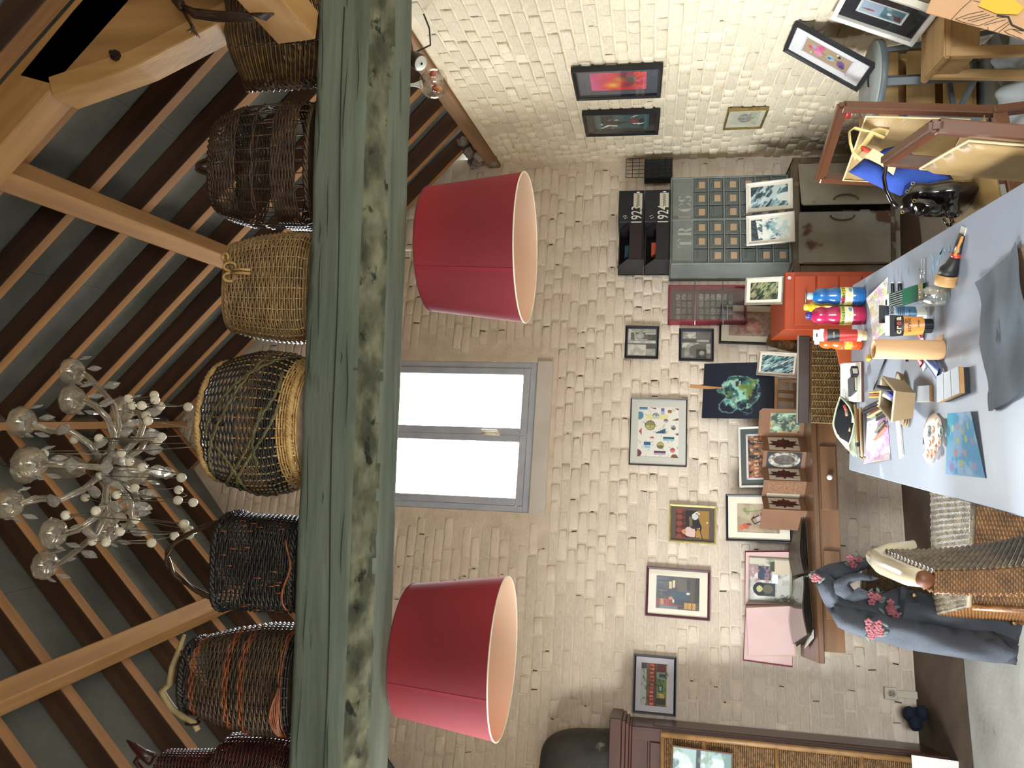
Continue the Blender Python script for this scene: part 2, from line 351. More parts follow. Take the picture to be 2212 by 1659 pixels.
gaps.build('mortar_gaps', M('tan open joint', '#8a7860', .95), wr, kind='stuff')  # missing head joints drawn as small tan slits
# left and front walls lie outside the picture; the left one has the second window
LX = -2.52; g = G(); ly1 = 4.86
g.box((LX-.1, (-1.7+ly1)/2, .5), (.2, ly1+1.7, 1.0)); g.box((LX-.1, (-1.7+ly1)/2, 2.62), (.2, ly1+1.7, .34))
g.box((LX-.1, (-1.7+1.5)/2, 1.72), (.2, 3.2, 1.5)); g.box((LX-.1, (3.1+ly1)/2, 1.72), (.2, ly1-3.1, 1.5))
g.build('wall_left', m_plast, None, kind='structure')['label'] = 'whitewashed wall along the left with a wide window'
g = G()
for pl_ in ([(LX-.2, 0), (.05, 0), (.05, 2.02), (LX-.2, 2.02)], [(1.05, 0), (2.3, 0), (2.3, 2.02), (1.05, 2.02)], [(LX-.2, 2.02), (2.3, 2.02), (2.3, 2.79), (RX, RZ+.2), (LX-.2, 2.79)]): g.prism(pl_, -1.9, -1.7)
g.build('wall_front', M('dark barn boards', '#4a3b2d', .8, '#3a2e24', 6), None, kind='structure')['label'] = 'dark boarded wall behind the viewer with an open barn door'
g = G(); g.box((-.1, 2.2, -.06), (5.4, 8.4, .12))
fl = g.build('floor', M('worn screed', '#a6a49c', .75, '#8f8c84', 3, bump=.25, bs=25, c3='#7d776c', c3s=6), None, kind='structure')
g = G()
q = [V3((*(MB_@V3((x, -d, 0)))[:2], 0)) for x, d in ((L0, 0), (-2.0, 0), (0, 0), (0, .62), (-2.0, .74), (L0, .80))]
g.add([(p.x, p.y, .004) for p in q], [tuple(range(6))]); g.build('floor_strip', M('dark brown floor strip', '#5d4c3c', .9, '#4b3d31', 5, bump=.3, bs=30), fl)  # darker brown band of floor along the gable wall
# window: frame, two sashes, panes, espagnolette, plaster sill
m_win = M('grey white window paint', '#b9bcc6', .5, '#a8abb8', 6, bump=.08)
wn = root('window_1', 'grey white two-light window high in the gable wall', None, mx=MB_); wn['kind'] = 'structure'
def ring(x0, x1, z0, z1, wd, y0, y1):
    gg = G()
    for a, b, c, d in ((x0, x1, z0, z0+wd), (x0, x1, z1-wd, z1), (x0, x0+wd, z0+wd, z1-wd), (x1-wd, x1, z0+wd, z1-wd)): gg.box(((a+b)/2, (y0+y1)/2, (c+d)/2), (b-a, y1-y0, d-c))
    return gg
ring(WX0, WX1, WZ0, WZ1, .045, .005, .10).build('window_frame', m_win, wn, bev=.003)
xm = (WX0+WX1)/2
for a, b in ((WX0+.047, xm-.001), (xm+.001, WX1-.047)):
    s_ = ring(a, b, WZ0+.047, WZ1-.047, .05, -.005, .05).build('sash', m_win, wn, bev=.004)
    gg = G(); gg.box(((a+b)/2, .03, (WZ0+WZ1)/2), (b-a-.1, .005, WZ1-WZ0-.19)); gg.build('pane', Mglass('window glass', (1, 1, 1), .04), s_)
gg = G(); gg.box((xm, -.012, WZ0+.30), (.022, .012, .13)); gg.tube([(xm+.012, -.02, WZ0+.25), (xm+.016, -.05, WZ0+.25), (xm+.016, -.055, WZ0+.36)], .008); gg.build('window_handle', M('pale enamel', '#e8e4d0', .3), wn, True)
gg = G(); gg.box(((WX0+WX1)/2, -.006, WZ0-.06), (WX1-WX0+.02, .03, .115)); gg.build('window_sill', m_plast, wn, bev=.006)
# ---------------------------------------------------------------- roof
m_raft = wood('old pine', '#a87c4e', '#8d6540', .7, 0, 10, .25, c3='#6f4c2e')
m_rafts = wood('old pine, dark weathered side', '#553a27', '#3e2a1d', .8, 0, 10, .25, c3='#3f2a1c')  # weathered wood, with the roof's shade mixed into the side colour
m_rdk = M('roofing felt', '#6b6e69', .8, '#585b57', 3, bump=.25, bs=14)
ce = root('ceiling', None, None); ce['kind'] = 'structure'; ce['label'] = 'open timber roof lined with grey felt'
TH = .115; ang = math.atan(RS)
def slope_pt(sd, s_, n_, y):      # s_ down the slope from the ridge, n_ outwards (up) from the rafter undersides
    return V3((RX+sd*(s_*math.cos(ang)+n_*math.sin(ang)), y, RZ-s_*math.sin(ang)+n_*math.cos(ang)))
for sd in (1, -1):
    for k, (a, b) in enumerate(((-.1, .95), (.9, 1.9), (1.85, 2.85), (2.8, 3.75))):
        gg = G(); gg.add([slope_pt(sd, s_, TH+n_+.004*k, y) for n_ in (0, .006) for y in (-1.95, 6.3) for s_ in (a, b)], [(0, 1, 3, 2), (4, 6, 7, 5), (0, 4, 5, 1), (2, 3, 7, 6), (0, 2, 6, 4), (1, 5, 7, 3)])
        gg.build('felt_sheet', m_rdk, ce)
    gg = G(); gg.add([slope_pt(sd, s_, n_, y) for n_ in (.16, .2) for y in (-2, 6.4) for s_ in (-.15, 3.9)], [(0, 1, 3, 2), (4, 6, 7, 5), (0, 4, 5, 1), (2, 3, 7, 6), (0, 2, 6, 4), (1, 5, 7, 3)]); gg.build('roof_boarding', M('dark boarding', '#2b2723', .9), ce)
    for i in range(-10, 10):
        y = 2.62+.372*i+RN.uniform(-.012, .012)
        smax = 3.5 if sd > 0 else 3.5
        s_end = smax
        for q_ in np.linspace(0, smax, 80):
            p = slope_pt(sd, q_, .05, y)
            if p.y+.04 > 5.872+(p.x-1.973)*.2433-.01: s_end = min(s_end, q_); 
            else:
                if s_end < smax and sd > 0 and q_ > s_end: s_end = smax; s_beg = q_; break
        s0 = 0.02
        if sd > 0:      # the oblique gable cuts the far rafters short at the top
            okq = [q_ for q_ in np.linspace(0, smax, 80) if slope_pt(sd, q_, .05, y).y+.04 < 5.872+(slope_pt(sd, q_, .05, y).x-1.973)*.2433-.01]
            if not okq: continue
            s0, s_end = max(.02, min(okq)), smax
        else:
            okq = [q_ for q_ in np.linspace(0, smax, 80) if slope_pt(sd, q_, .05, y).y+.04 < 5.872+(slope_pt(sd, q_, .05, y).x-1.973)*.2433-.01]
            if not okq: continue
            s0, s_end = .02, max(okq)
        if s_end-s0 < .1: continue
        gg = G(); wv = .032+RN.uniform(-.003, .004)
        n0 = RN.uniform(-.006, .004)
        gg.box(((s0+s_end)/2, 0, TH/2+n0/2), (s_end-s0, wv*2, TH-n0))
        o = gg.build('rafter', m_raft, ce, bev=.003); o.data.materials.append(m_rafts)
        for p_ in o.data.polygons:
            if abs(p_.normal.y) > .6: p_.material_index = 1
        A, B_ = slope_pt(sd, 0, 0, y), slope_pt(sd, 1, 0, y)
        X = (B_-A).normalized(); Z = (slope_pt(sd, 0, 1, y)-A).normalized(); Y = Z.cross(X)
        o.matrix_world = MX(((X.x, Y.x, Z.x, A.x), (X.y, Y.y, Z.y, A.y), (X.z, Y.z, Z.z, A.z), (0, 0, 0, 1)))
    # verge rafter against the gable
    # purlin
    m_purl = wood('purlin pine', '#ad8354', '#916a42', .65, 1, 10, .25, c3='#7a5533')
    yb = 5.872+((RX+sd*1.04)-1.973)*.2433-.01; gg = G(); gg.box((0, (-1.6+yb)/2, 0), (.085, yb+1.6, .15)); o = gg.build('purlin', m_purl, ce, bev=.006)
    c_ = slope_pt(sd, 1.48, -.076, 0); o.matrix_world = T(c_.x, 0, c_.z) @ rot(sd*ang, 'Y')
gg = G(); gg.box((RX, 1.85, RZ+.03), (.045, 7.0, .16)); gg.build('ridge_board', m_raft if False else wood('ridge pine', '#a87c4e', '#8d6540', .7, 1, 10, .2), ce)
# wall plate on the right wall and purlin-like plate running from the tie beam towards the camera
gg = G(); gg.box((3.55, .05, RH+.05), (7.1, .16, .10)); o = gg.build('wall_plate', wood('wall plate oak', '#8f6a48', '#6f5136', .75, 0, 9, .3), ce, bev=.008); o.matrix_world = MR_.copy()
gg = G(); 
for k in range(46): gg.ball((-.05+RN.uniform(-.12, .45), RN.uniform(-.02, .12), RH+.02+RN.uniform(0, .22)), RN.uniform(.025, .06), 6, rot(RN.uniform(0, 3), 'X'), (1.3, 1, .8))
o = gg.build('corner_rubble', M('rough lime mortar', '#8f8377', .95, '#6e645c', 14, bump=.8, bs=40), ce, kind='stuff'); o.matrix_world = MR_.copy()
# truss over the beam: principal rafter, strut plank, plate ----------------
pr = root('roof_truss', 'pine principal rafter with bolted strut plank above the beam at upper right', 'roof truss', (1.1, 2.36, 3.6))
m_tr = wood('truss pine', '#b48a58', '#96703f', .6, 0, 9, .2, c3='#8a6438')
m_trz = wood('truss plank', '#ab8252', '#8f6a3e', .6, 2, 9, .2, c3='#8a6438')
gg = G(); gg.box((1.5, 0, -.09), (3.0, .12, .17)); o = gg.build('principal_rafter', m_tr, pr, bev=.006)
A, B_ = slope_pt(1, .1, 0, 2.36), slope_pt(1, 1.1, 0, 2.36); X = (B_-A).normalized(); Z = (slope_pt(1, .1, 1, 2.36)-A).normalized(); Y = Z.cross(X)
o.matrix_world = MX(((X.x, Y.x, Z.x, A.x), (X.y, Y.y, Z.y, A.y), (X.z, Y.z, Z.z, A.z), (0, 0, 0, 1)))
o.matrix_parent_inverse = MX.Identity(4); o.matrix_basis = pr.matrix_basis.inverted() @ o.matrix_basis
pl = [(1.10, 3.66), (1.19, 3.36), (1.33, 3.03), (1.50, 2.72), (1.74, 2.72), (1.74, 3.22), (1.36, 3.60), (1.14, 3.80)]
gg = G(); gg.prism([(x-1.1, z-3.6) for x, z in pl], -.06, -.01); gg.build('strut_plank', m_trz, pr, bev=.004)
gg = G(); gg.prism([(x-1.1, z-3.6) for x, z in [(1.06, 3.66), (1.15, 3.34), (1.29, 3.02), (1.46, 2.70), (1.52, 2.70), (1.345, 3.04), (1.205, 3.37), (1.13, 3.68)]], -.064, .06); gg.build('strut', wood('strut pine', '#c39a66', '#a9804c', .6, 2, 9, .2), pr, bev=.004)
gg = G(); bp_ = hy(250, 120, 2.29); gg.lathe([(.018, 0), (.018, .012), (.008, .012), (.008, .03)], 8, T(bp_.x-1.1, -.066, bp_.z-3.6) @ rot(PI/2, 'X')); gg.build('bolt', M('rusty iron', '#3a2c22', .6, metal=.6), pr)
pt = root('eaves_timber', 'planed pine timber running from the green beam end towards the viewer', 'timber', (1.17, 1.2, 2.8))
gg = G(); gg.bar((.075, 1.10, -.045), (.075+.26, -.9, .155), .10, .14); gg.build('timber_body', wood('planed pine', '#c39a68', '#ab8350', .55, 1, 9, .15), pt, bev=.004)
# ---------------------------------------------------------------- green tie beam
m_beam = M('weathered green oak', '#768076', .85, '#566054', 9, (.12, 1, 1), .3, .7, .7, 26, (.15, 1, 1), c3='#3a3f36', c3s=11, c3t=.63, spec=.25)
m_wane = M('bark edge', '#7c7d69', .9, '#484c40', 16, (.5, 1, 1), .35, .6, 1, 34, (.6, 1, 1), c3='#2f352e', c3s=20, c3t=.6, spec=.2)
bm_ = root('tie_beam', 'weathered green grey oak tie beam crossing the room with baskets on top', 'beam', (-.3, 2.3, 2.44))
prof = [(0, .245), (-.004, .16), (-.002, .08), (.004, .062), (.016, .036), (.034, .016), (.055, .002), (.14, 0), (.235, .004), (.262, .03), (.264, .22), (.23, .25), (.1, .255)]   # (y, z) of the section
def sect(t):      # 0..1 along the profile, densely
    d = [0]+list(np.cumsum([math.dist(prof[i], prof[(i+1) % 13]) for i in range(13)])); u = (t % 1)*d[-1]
    for i in range(13):
        if u <= d[i+1]: k = (u-d[i])/(d[i+1]-d[i]); a, b = prof[i], prof[(i+1) % 13]; return a[0]+(b[0]-a[0])*k, a[1]+(b[1]-a[1])*k
    return prof[0]
def beamfn(u, v):
    y, z = sect(u); x = -2.1+4.2*v; wane = max(0, 1-abs((z-.035)/.045)) if y < .06 else 0
    n = NZ.fractal(V3((x*1.3, y*9, z*9)), 1, 2, 4)*.008+NZ.noise(V3((x*.8, y*2, z*2)))*.006+wane*NZ.fractal(V3((x*11, y*30, z*30)), .8, 2, 4)*.016
    zz = z+.0085*x*.0
    return (x, y+n*(-1 if y < .1 else 1)*(1 if z > .01 else .2), zz+n*(.8 if z > .12 else -.8))
g = G(); g.grid(beamfn, 76, 420, True); bo = g.build('beam_body', m_beam, bm_, True); bo.data.materials.append(m_wane)
for p in bo.data.polygons:
    c_ = p.center
    if c_.y < .05 and .004 < c_.z < .075: p.material_index = 1
g = G()                         # long drying cracks and adze nicks
for k in range(26):
    x = RN.uniform(-1.9, 1.7); z = RN.uniform(.09, .235); L_ = RN.choice([.04, .08, .2, .3]); pts = [(x+L_*t, -.0065-.002*math.sin(9*t), z+.012*math.sin(3*t+k)*L_*4*(t-.3)) for t in np.linspace(0, 1, 7)]
    g.tube(pts, [.0003, .0010, .0015, .0016, .0014, .0009, .0003], 5)
pts = [(1.6-2.6*t, -.008, .155-.03*t+.004*math.sin(14*t)) for t in np.linspace(0, 1, 40)]; g.tube(pts, .0022, 5)
g.build('cracks', M('beam crack', '#2c322b', .95), bm_, kind='stuff')
# ================================================================ baskets on the beam
def wicker(name, a, b, rough=.5, coat=.25): return M(name, a, rough, b, 22, (1, 1, 1), .35, .65, .35, 120, coat=coat)
w_dark = wicker('dark brown willow', '#4a3421', '#2a1c11'); w_black = wicker('black willow', '#26211f', '#151314'); w_pale = wicker('pale rattan', '#9c8058', '#786040')
w_straw = wicker('straw', '#cfae74', '#ab8750'); w_orng = wicker('red brown willow', '#93502c', '#6b3a20'); w_gold = wicker('golden willow', '#8a6630', '#5a4120')
w_brown2 = wicker('brown grey willow', '#55432f', '#33291f'); w_red = wicker('dark red willow', '#4f1a17', '#2d1011', .35, .5); w_olive = wicker('olive willow', '#6a6440', '#4c4a30')
BT = 2.703
def P242(px, py): return hy(px, py, 2.42)
def basket(name, label, cx, y, prof, sq, ns, bands, rs, rw, mst, ry_=1.0, z0=BT, base=True, rotx=0, tilt=0):
    """prof: (z, rx, ry); bands: list of (z0, z1, row pitch, material)"""
    rt = root(name, label, 'basket', (cx, y, z0)); rt['group'] = 'baskets standing on the beam'
    zs = [p[0] for p in prof]
    def fn(u, z):
        rx = np.interp(z, zs, [p[1] for p in prof]); ry = np.interp(z, zs, [p[2] for p in prof]); a = 2*PI*u; c, s_ = math.cos(a), math.sin(a)
        k = (abs(c)**sq+abs(s_)**sq)**(-1/sq); return V3((rx*k*c+tilt*z, ry*k*s_, z))
    H = zs[-1]; f = lambda u, v: fn(u, v*H)
    gs, _ = weave(f, ns, [], rs, rw, True); gs.build('stakes', mst, rt, True, kind='stuff')
    bm = {}
    for a, b, pitch, mt in bands:
        rows = list(np.arange(a+pitch/2, b, pitch)/H); _, gw = weave(f, ns, rows, 0, rw, True, amp=rs+rw*.5)
        g_ = bm.setdefault(mt.name, (G(), mt))[0]; g_.add(gw.v, gw.f)
    for g_, mt in bm.values(): g_.build('woven_wall', mt, rt, True, kind='stuff')
    if base: g = G(); g.prism([(fn(i/40, .004).x*.97, fn(i/40, .004).y*.97) for i in range(40)], .004, .012, MX(((1, 0, 0, 0), (0, 0, 1, 0), (0, -1, 0, 0), (0, 0, 0, 1))).inverted()); g.build('base', mst, rt)
    return rt, fn
def rope_ring(fn, z, r, mat, rt, name='rim', twist=26, strands=2, grow=0):
    g = G()
    for s_ in range(strands):
        pts = []
        for i in range(140):
            u = i/140; p = fn(u, z); q = (p-V3((0, 0, p.z))).normalized(); a = 2*PI*(u*twist+s_/strands); pts.append(p*(1)+q*(math.cos(a)*r*.6+grow)+V3((0, 0, math.sin(a)*r*.6)))
        g.tube(pts, r*.75, 5, True)
    return g.build(name, mat, rt, True)
# 1 open-work basket with loop
p = P242(665, 357)
rt, fn = basket('basket', 'dark brown openwork wicker basket with a small loop on top', p.x, 2.43, [(0, .198, .13), (.06, .212, .135), (.17, .207, .13), (.27, .200, .125), (.345, .178, .11), (.378, .15, .09), (.39, .12, .07)], 2.6, 30,
    [(0, .012, .006, w_dark), (.045, .135, .0055, w_dark), (.262, .372, .0062, w_dark), (.195, .205, .006, w_dark)], .0023, .0034, w_dark)
rope_ring(fn, .01, .008, w_dark, rt); rope_ring(fn, .372, .009, w_dark, rt); 
g = G()
for k in range(5): g.tube([(-.03+.004*k+.03*math.sin(t*PI)*0+(.06*t), -.01+.004*(k % 3), .375+.10*math.sin(PI*t)**.8) for t in np.linspace(0, 1, 12)], .0055, 6)
g.build('loop_handle', w_dark, rt, True)
g = G()
for k in range(9):
    a = RN.uniform(0, 2*PI); z = RN.uniform(.14, .30); q = fn(a/(2*PI), z); q2 = fn(a/(2*PI)+RN.uniform(-.1, .1), z+RN.uniform(-.06, .1)); g.tube([q, (q+q2)/2+V3((0, -.004, 0)), q2], .0025, 4)
g.build('loose_rods', w_dark, rt, True, kind='stuff')
# 2 pale creel
p = P242(655, 620)
rt, fn = basket('basket', 'pale rattan creel with a pegged lid, narrower than the round basket beside it', p.x-.005, 2.42, [(0, .165, .09), (.03, .182, .11), (.10, .183, .12), (.20, .172, .115), (.265, .158, .10), (.285, .150, .095)], 2.8, 34,
    [(0, .285, .0078, w_pale)], .0022, .0036, w_straw)
g = G(); g.prism([(fn(i/40, .285).x*1.02, fn(i/40, .285).y*1.03) for i in range(40)], .286, .300, MX(((1, 0, 0, 0), (0, 0, 1, 0), (0, -1, 0, 0), (0, 0, 0, 1))).inverted()); g.build('lid', w_pale, rt)
rope_ring(fn, .285, .007, w_pale, rt)
g = G()
for xx in (.055, .02): g.tube([(xx+.014*math.cos(a), -.105-.004*math.sin(a), .268+.02*math.sin(a)) for a in np.linspace(0, 2*PI, 14)[:-1]], .0048, 6, True)
for xx in (.032, .044): g.tube([(xx, -.108, .262), (xx, -.118, .22), (xx-.004, -.122, .185)], .0045, 6)
g.build('rope_latch', w_straw, rt, True)
g = G(); g.tube([(.09+.012*math.cos(a), -.09, .296+.012*math.sin(a)) for a in np.linspace(0, 2*PI, 12)[:-1]], .005, 6, True); g.build('lid_loop', w_straw, rt, True)
# 3 large round basket
p = P242(650, 915)
rt, fn = basket('basket', 'large round black and straw basket with a twisted straw rim', p.x, 2.46, [(0, .19, .17), (.03, .205, .185), (.10, .235, .21), (.19, .243, .215), (.28, .222, .20), (.335, .20, .18)], 2.05, 46,
    [(.0, .012, .006, w_straw), (.03, .062, .0075, w_straw), (.064, .125, .0072, w_black), (.125, .19, .0072, w_brown2), (.19, .33, .0072, w_black)], .0026, .0034, w_straw)
rope_ring(fn, .337, .011, w_straw, rt, 'rim', 30, 3); rope_ring(fn, .022, .010, w_straw, rt, 'foot_rope', 34, 3)
g = G()
for k, (u0, u1, za, zb) in enumerate(((.52, .78, .30, .10), (.55, .80, .24, .05), (.60, .95, .31, .14), (.5, .7, .14, .26), (.72, .98, .30, .06), (.66, .88, .12, .07))):
    for s_ in (-1, 1):
        pts = []
        for t in np.linspace(0, 1, 30):
            q = fn(u0+(u1-u0)*t, za+(zb-za)*t+.018*math.sin(PI*2*t)); nn = (q-V3((0, 0, q.z))).normalized(); pts.append(q+nn*(.006+.003*math.cos(t*60*s_))+V3((0, 0, .004*s_*math.sin(t*60))))
        g.tube(pts, .0042, 5)
g.build('wrapped_rods', w_olive, rt, True)
g = G()
for k in range(3): g.tube([(-.018+.04*t+.003*k, -.02, .34+.05*math.sin(PI*t)) for t in np.linspace(0, 1, 9)], .006, 6)
g.build('loop_handle', w_black, rt, True)
# 4 black basket with hoop handle
p = P242(640, 1218)
rt, fn = basket('basket', 'black willow basket with a tall hoop handle', p.x, 2.42, [(0, .135, .10), (.02, .147, .115), (.10, .152, .12), (.22, .150, .118), (.275, .156, .122)], 3.2, 36,
    [(0, .275, .0078, w_black)], .0024, .0037, w_black)
rope_ring(fn, .275, .009, w_black, rt); rope_ring(fn, .012, .009, w_black, rt, 'foot_rope')
g = G()
for s_ in range(2): g.tube([(-.145+.29*t, -.03+.02*t+.006*math.cos(20*t+s_*PI), .25+.255*(math.sin(PI*t)**.75)+.006*math.sin(20*t+s_*PI)) for t in np.linspace(0, 1, 40)], .0068, 6)
g.build('hoop_handle', w_dark, rt, True)
g = G()
for k in range(30): u = RN.uniform(.5, 1); z = RN.uniform(.03, .25); q = fn(u, z); q.y -= .009; g.tube([q, q+V3((.0, -.003, .02))], .0022, 4)
g.tube([fn(.6+.25*t, .02+.012*math.sin(7*t))+V3((0, -.012, 0)) for t in np.linspace(0, 1, 12)], .004, 5)
g.build('bark_rods', w_orng, rt, True, kind='stuff')
# 5 tapered basket with red-brown bands and a branch handle
p = P242(620, 1460)
rt, fn = basket('basket', 'dark tapered willow basket with red brown bands and a branch handle', p.x-.01, 2.42, [(0, .155, .115), (.03, .175, .125), (.13, .173, .125), (.25, .153, .115), (.36, .124, .095), (.39, .117, .095)], 2.5, 34,
    [(0, .02, .0078, w_black), (.02, .034, .007, w_orng), (.034, .15, .0078, w_brown2), (.15, .17, .0072, w_orng), (.17, .205, .0078, w_brown2), (.205, .225, .0072, w_orng), (.225, .335, .0078, w_brown2), (.335, .362, .0078, w_orng), (.362, .39, .0078, w_black)], .0026, .0038, w_brown2, tilt=-.03)
rope_ring(fn, .39, .010, w_black, rt)
g = G(); q = [hy(*k, 2.34)-V3(rt.location) for k in ((398, 1372), (388, 1400), (372, 1440), (366, 1478), (349, 1492), (358, 1510), (374, 1532), (398, 1550), (420, 1562), (428, 1578))]
g.tube(q, [.006, .009, .010, .011, .013, .012, .011, .010, .010, .009], 8); g.build('branch_handle', M('peeled branch', '#b7a37c', .6, '#8d7a55', 14, bump=.3), rt, True)
g = G()
for s_ in range(3): g.tube([V3(q[8])+V3((.0, .02*math.cos(a), .016*math.sin(a)+.006*s_)) for a in np.linspace(0, 6, 14)], .003, 5)
g.tube([q[8], fn(.5, .36)], .004, 5); g.tube([q[1], fn(.85, .38), fn(.8, .36)], .004, 5); g.build('binding', w_dark, rt, True)
g = G()
for k in range(7): g.tube([fn(.60+.02*k*0+.17*t, .022+.004*k*math.sin(PI*t)+.003*math.sin(5*t+k))+V3((0, -.012-.001*k, 0)) for t in np.linspace(0, 1, 10)], .0028, 5)
g.build('loose_rods', w_orng, rt, True)
# 6 dark red wicker bottle at the left end
p = P242(616, 1706)
rt, fn = basket('basket', 'dark red wicker covered bottle at the left end of the beam', p.x, 2.42, [(0, .15, .12), (.03, .163, .13), (.12, .165, .13), (.22, .158, .13), (.262, .15, .12), (.30, .10, .09), (.32, .092, .085), (.43, .08, .075), (.50, .075, .07)], 2.3, 32,
    [(0, .30, .0066, w_red), (.30, .50, .0062, w_red)], .0024, .0031, w_red)
g = G(); q = [hy(*k, 2.38)-V3(rt.location) for k in ((330, 1640), (305, 1626), (290, 1612), (274, 1599))]; g.tube(q, [.022, .016, .012, .003], 8); g.tube([q[1], V3(q[1])+V3((-.03, 0, .02)), V3(q[1])+V3((-.06, 0, -.01))], .009, 6); g.build('spout', w_red, rt, True)
g = G()
for k in range(12): g.tube([fn(.66+.004*k+.05*t, .02+.012*k*.5+.11*t)+V3((0, -.010-.004*math.sin(PI*t), 0)) for t in np.linspace(0, 1, 6)], .003, 5)
g.build('loose_rods', w_gold, rt, True)
# 0 golden brown basket lying on its side at the right end, and a dark scoop hung in front of it
p = hy(620, 90, 2.44)
rt = root('basket', 'golden brown willow basket lying on its side by the pine timber', 'basket', (p.x+.02, 2.43, 2.87), -.5, group='baskets standing on the beam')
def fo(u, v):      # axis along x, mouth to the left
    a = 2*PI*u; r = .150+.035*math.sin(PI*min(v*1.15, 1)); k = (abs(math.cos(a))**2.6+abs(math.sin(a))**2.6)**(-1/2.6); return V3((-.16+.38*v, r*k*.8*math.cos(a), r*k*1.05*math.sin(a)))
for mt, off in ((w_gold, 0), (w_dark, 1)):
    g = G()
    for i in range(off, 150, 2): u = i/150; g.tube([fo(u+.02*math.sin(2.5*t)+RN.uniform(-.001, .001), t) for t in np.linspace(0, 1, 12)], .0032, 4)
    g.build('rods', mt, rt, True, kind='stuff')
_, g = weave(fo, 50, [.35, .37, .62, .64], 0, .002, True, amp=.003); g.build('tie_rows', w_dark, rt, True, kind='stuff')
g = G()
for i in range(46): u = i/46; g.tube([fo(u, .07), fo(u+.02, .02)*1.03, fo(u+.045, -.01)*1.04, fo(u+.06, .03)], .0046, 5)
g.build('rim', w_dark, rt, True)
g = G(); g.lathe([(.15, 0), (.15, .01)], 30, T(.2, 0, 0) @ rot(PI/2, 'Y')); g.build('base', w_dark, rt)
rt = root('scoop_basket', 'small dark willow scoop with a looped rod handle, hung at the top right', 'basket', hy(560, -10, 2.22))
o_ = V3(rt.location); L = lambda px, py, y=2.22: hy(px, py, y)-o_
g = G()
for k in range(7): dy = .012*(k-3); g.tube([L(386, 8+k*.8), L(420, 20+k*3.0, 2.2+dy), L(470, 34+k*3.2-8, 2.19+dy), L(540, 34+k*3-6, 2.2+dy), L(596, 22+k*2, 2.22+dy)], .0042, 6)
g.build('handle_rods', w_dark, rt, True)
g = G(); g.tube([L(376, -4), L(390, 10), L(394, 20)], [.014, .017, .012], 8)
for k in range(6): g.tube([L(390, 14), L(404+3*k, 40+4*k), L(432-6*k, 82-3*k)], [.005, .004, .0015], 5)
g.build('bound_end', w_dark, rt, True)
g = G()
for k in range(30): t = k/29; g.tube([L(515+20*t, -30), L(520+45*t, -2, 2.17), L(540+50*t, 30-10*t, 2.14), L(575+16*t, 44-12*t, 2.15)], .0034, 5)
g.build('rods', w_dark, rt, True, kind='stuff')
# ================================================================ red drum pendants
m_red = Mtransl('red lampshade cloth', '#86323c', .33, .85, '#b83038'); m_lin = Mtransl('cream lampshade lining', '#f1dcc0', .35, .8, '#f3c9a4')
m_cream = M('cream tape', '#e5d9c4', .7); m_steel = M('brushed steel', '#c8c8c4', .3, metal=1); m_darktape = M('dark red tape', '#6d1f2c', .8)
for lab, x, zb, zt, rb, rt_, seam in (('large red drum pendant lamp hanging right of the window', .583, 2.035, 2.375, .259, .220, 4.2), ('large red drum pendant lamp hanging left of the window, with a dark seam', -.828, 2.075, 2.415, .268, .222, 4.45)):
    y = 2.63; l = root('pendant_lamp', lab, 'lamp', (x, y, zb), group='red drum pendants'); h = zt-zb
    g = G(); g.lathe([(rb, 0), (rt_, h)], 64, cap=False); g.build('shade', m_red, l, True)
    g = G(); g.lathe([(rb-.002, .001), (rt_-.002, h-.001)], 64, cap=False); g.build('lining', m_lin, l, True)
    for r_, z_, mt in ((rb, 0, m_cream), (rt_, h, m_darktape)): g = G(); g.tube([(r_*math.cos(a), r_*math.sin(a), z_) for a in np.linspace(0, 2*PI, 65)[:-1]], .0028, 6, True); g.build('rim_tape', mt, l, True)
    g = G(); a = seam; g.add([((rb+.0008)*math.cos(a+d), (rb+.0008)*math.sin(a+d), 0) for d in (0, .055)]+[((rt_+.0008)*math.cos(a+d), (rt_+.0008)*math.sin(a+d), h) for d in (.055, 0)], [(0, 1, 2, 3)]); g.build('seam', M('shade seam', '#86222f', .85), l)
    g = G(); g.tube([(0, 0, h-.06), (0, 0, .60), (0, -.012, .625), (0, -.06, .63)], .0032, 8); g.build('hanging_rod', m_steel, l, True)
    g = G(); g.lathe([(.02, h-.13), (.02, h-.06), (.008, h-.05)], 12); [g.tube([(0, 0, h-.07), (rt_*math.cos(a), rt_*math.sin(a), h-.004)], .002, 5) for a in (.3, .3+2*PI/3, .3+4*PI/3)]; g.build('lamp_holder', M('white bakelite', '#dcdad2', .4), l, True)
    g = G(); g.ball((0, 0, h-.17), .038, 14); g.build('bulb', M('frosted bulb', '#f2f0e8', .3), l, True)
# ================================================================ glass chandelier
m_gl = Mglass('chandelier glass', (.90, .87, .80), .30, .06, .18, '#f0ead8'); m_cry = Mglass('cut crystal', (.9, .9, .88), .45, .04, .24, '#f4f4f0'); m_gilt = M('old gilding', '#7a5a33', .45, '#4e3520', 20, metal=.7)
m_core = M('amber glass core', '#9c7444', .2, '#6e4a28', 12, trans=.35)
cx_, cyy, cz = -.255, 2.72, 3.735
ch = root('chandelier', 'glass arm chandelier with crystal drops and string lights above the baskets', 'chandelier', (cx_, cyy, cz))
g = G(); g.lathe([(.004, -.05), (.034, -.035), (.047, 0), (.034, .035), (.014, .045)], 18); g.build('gilt_ball', m_core, ch, True)
g = G(); g.lathe([(.012, .045), (.022, .06), (.040, .10), (.048, .15), (.040, .20), (.020, .235), (.03, .25), (.014, .27)], 18, lobes=9, amp=.06); g.build('fluted_stem', m_gl, ch, True)
g = G(); g.lathe([(.006, -.03), (.009, .30), (.006, .36)], 10); g.build('rod', m_gilt, ch, True)
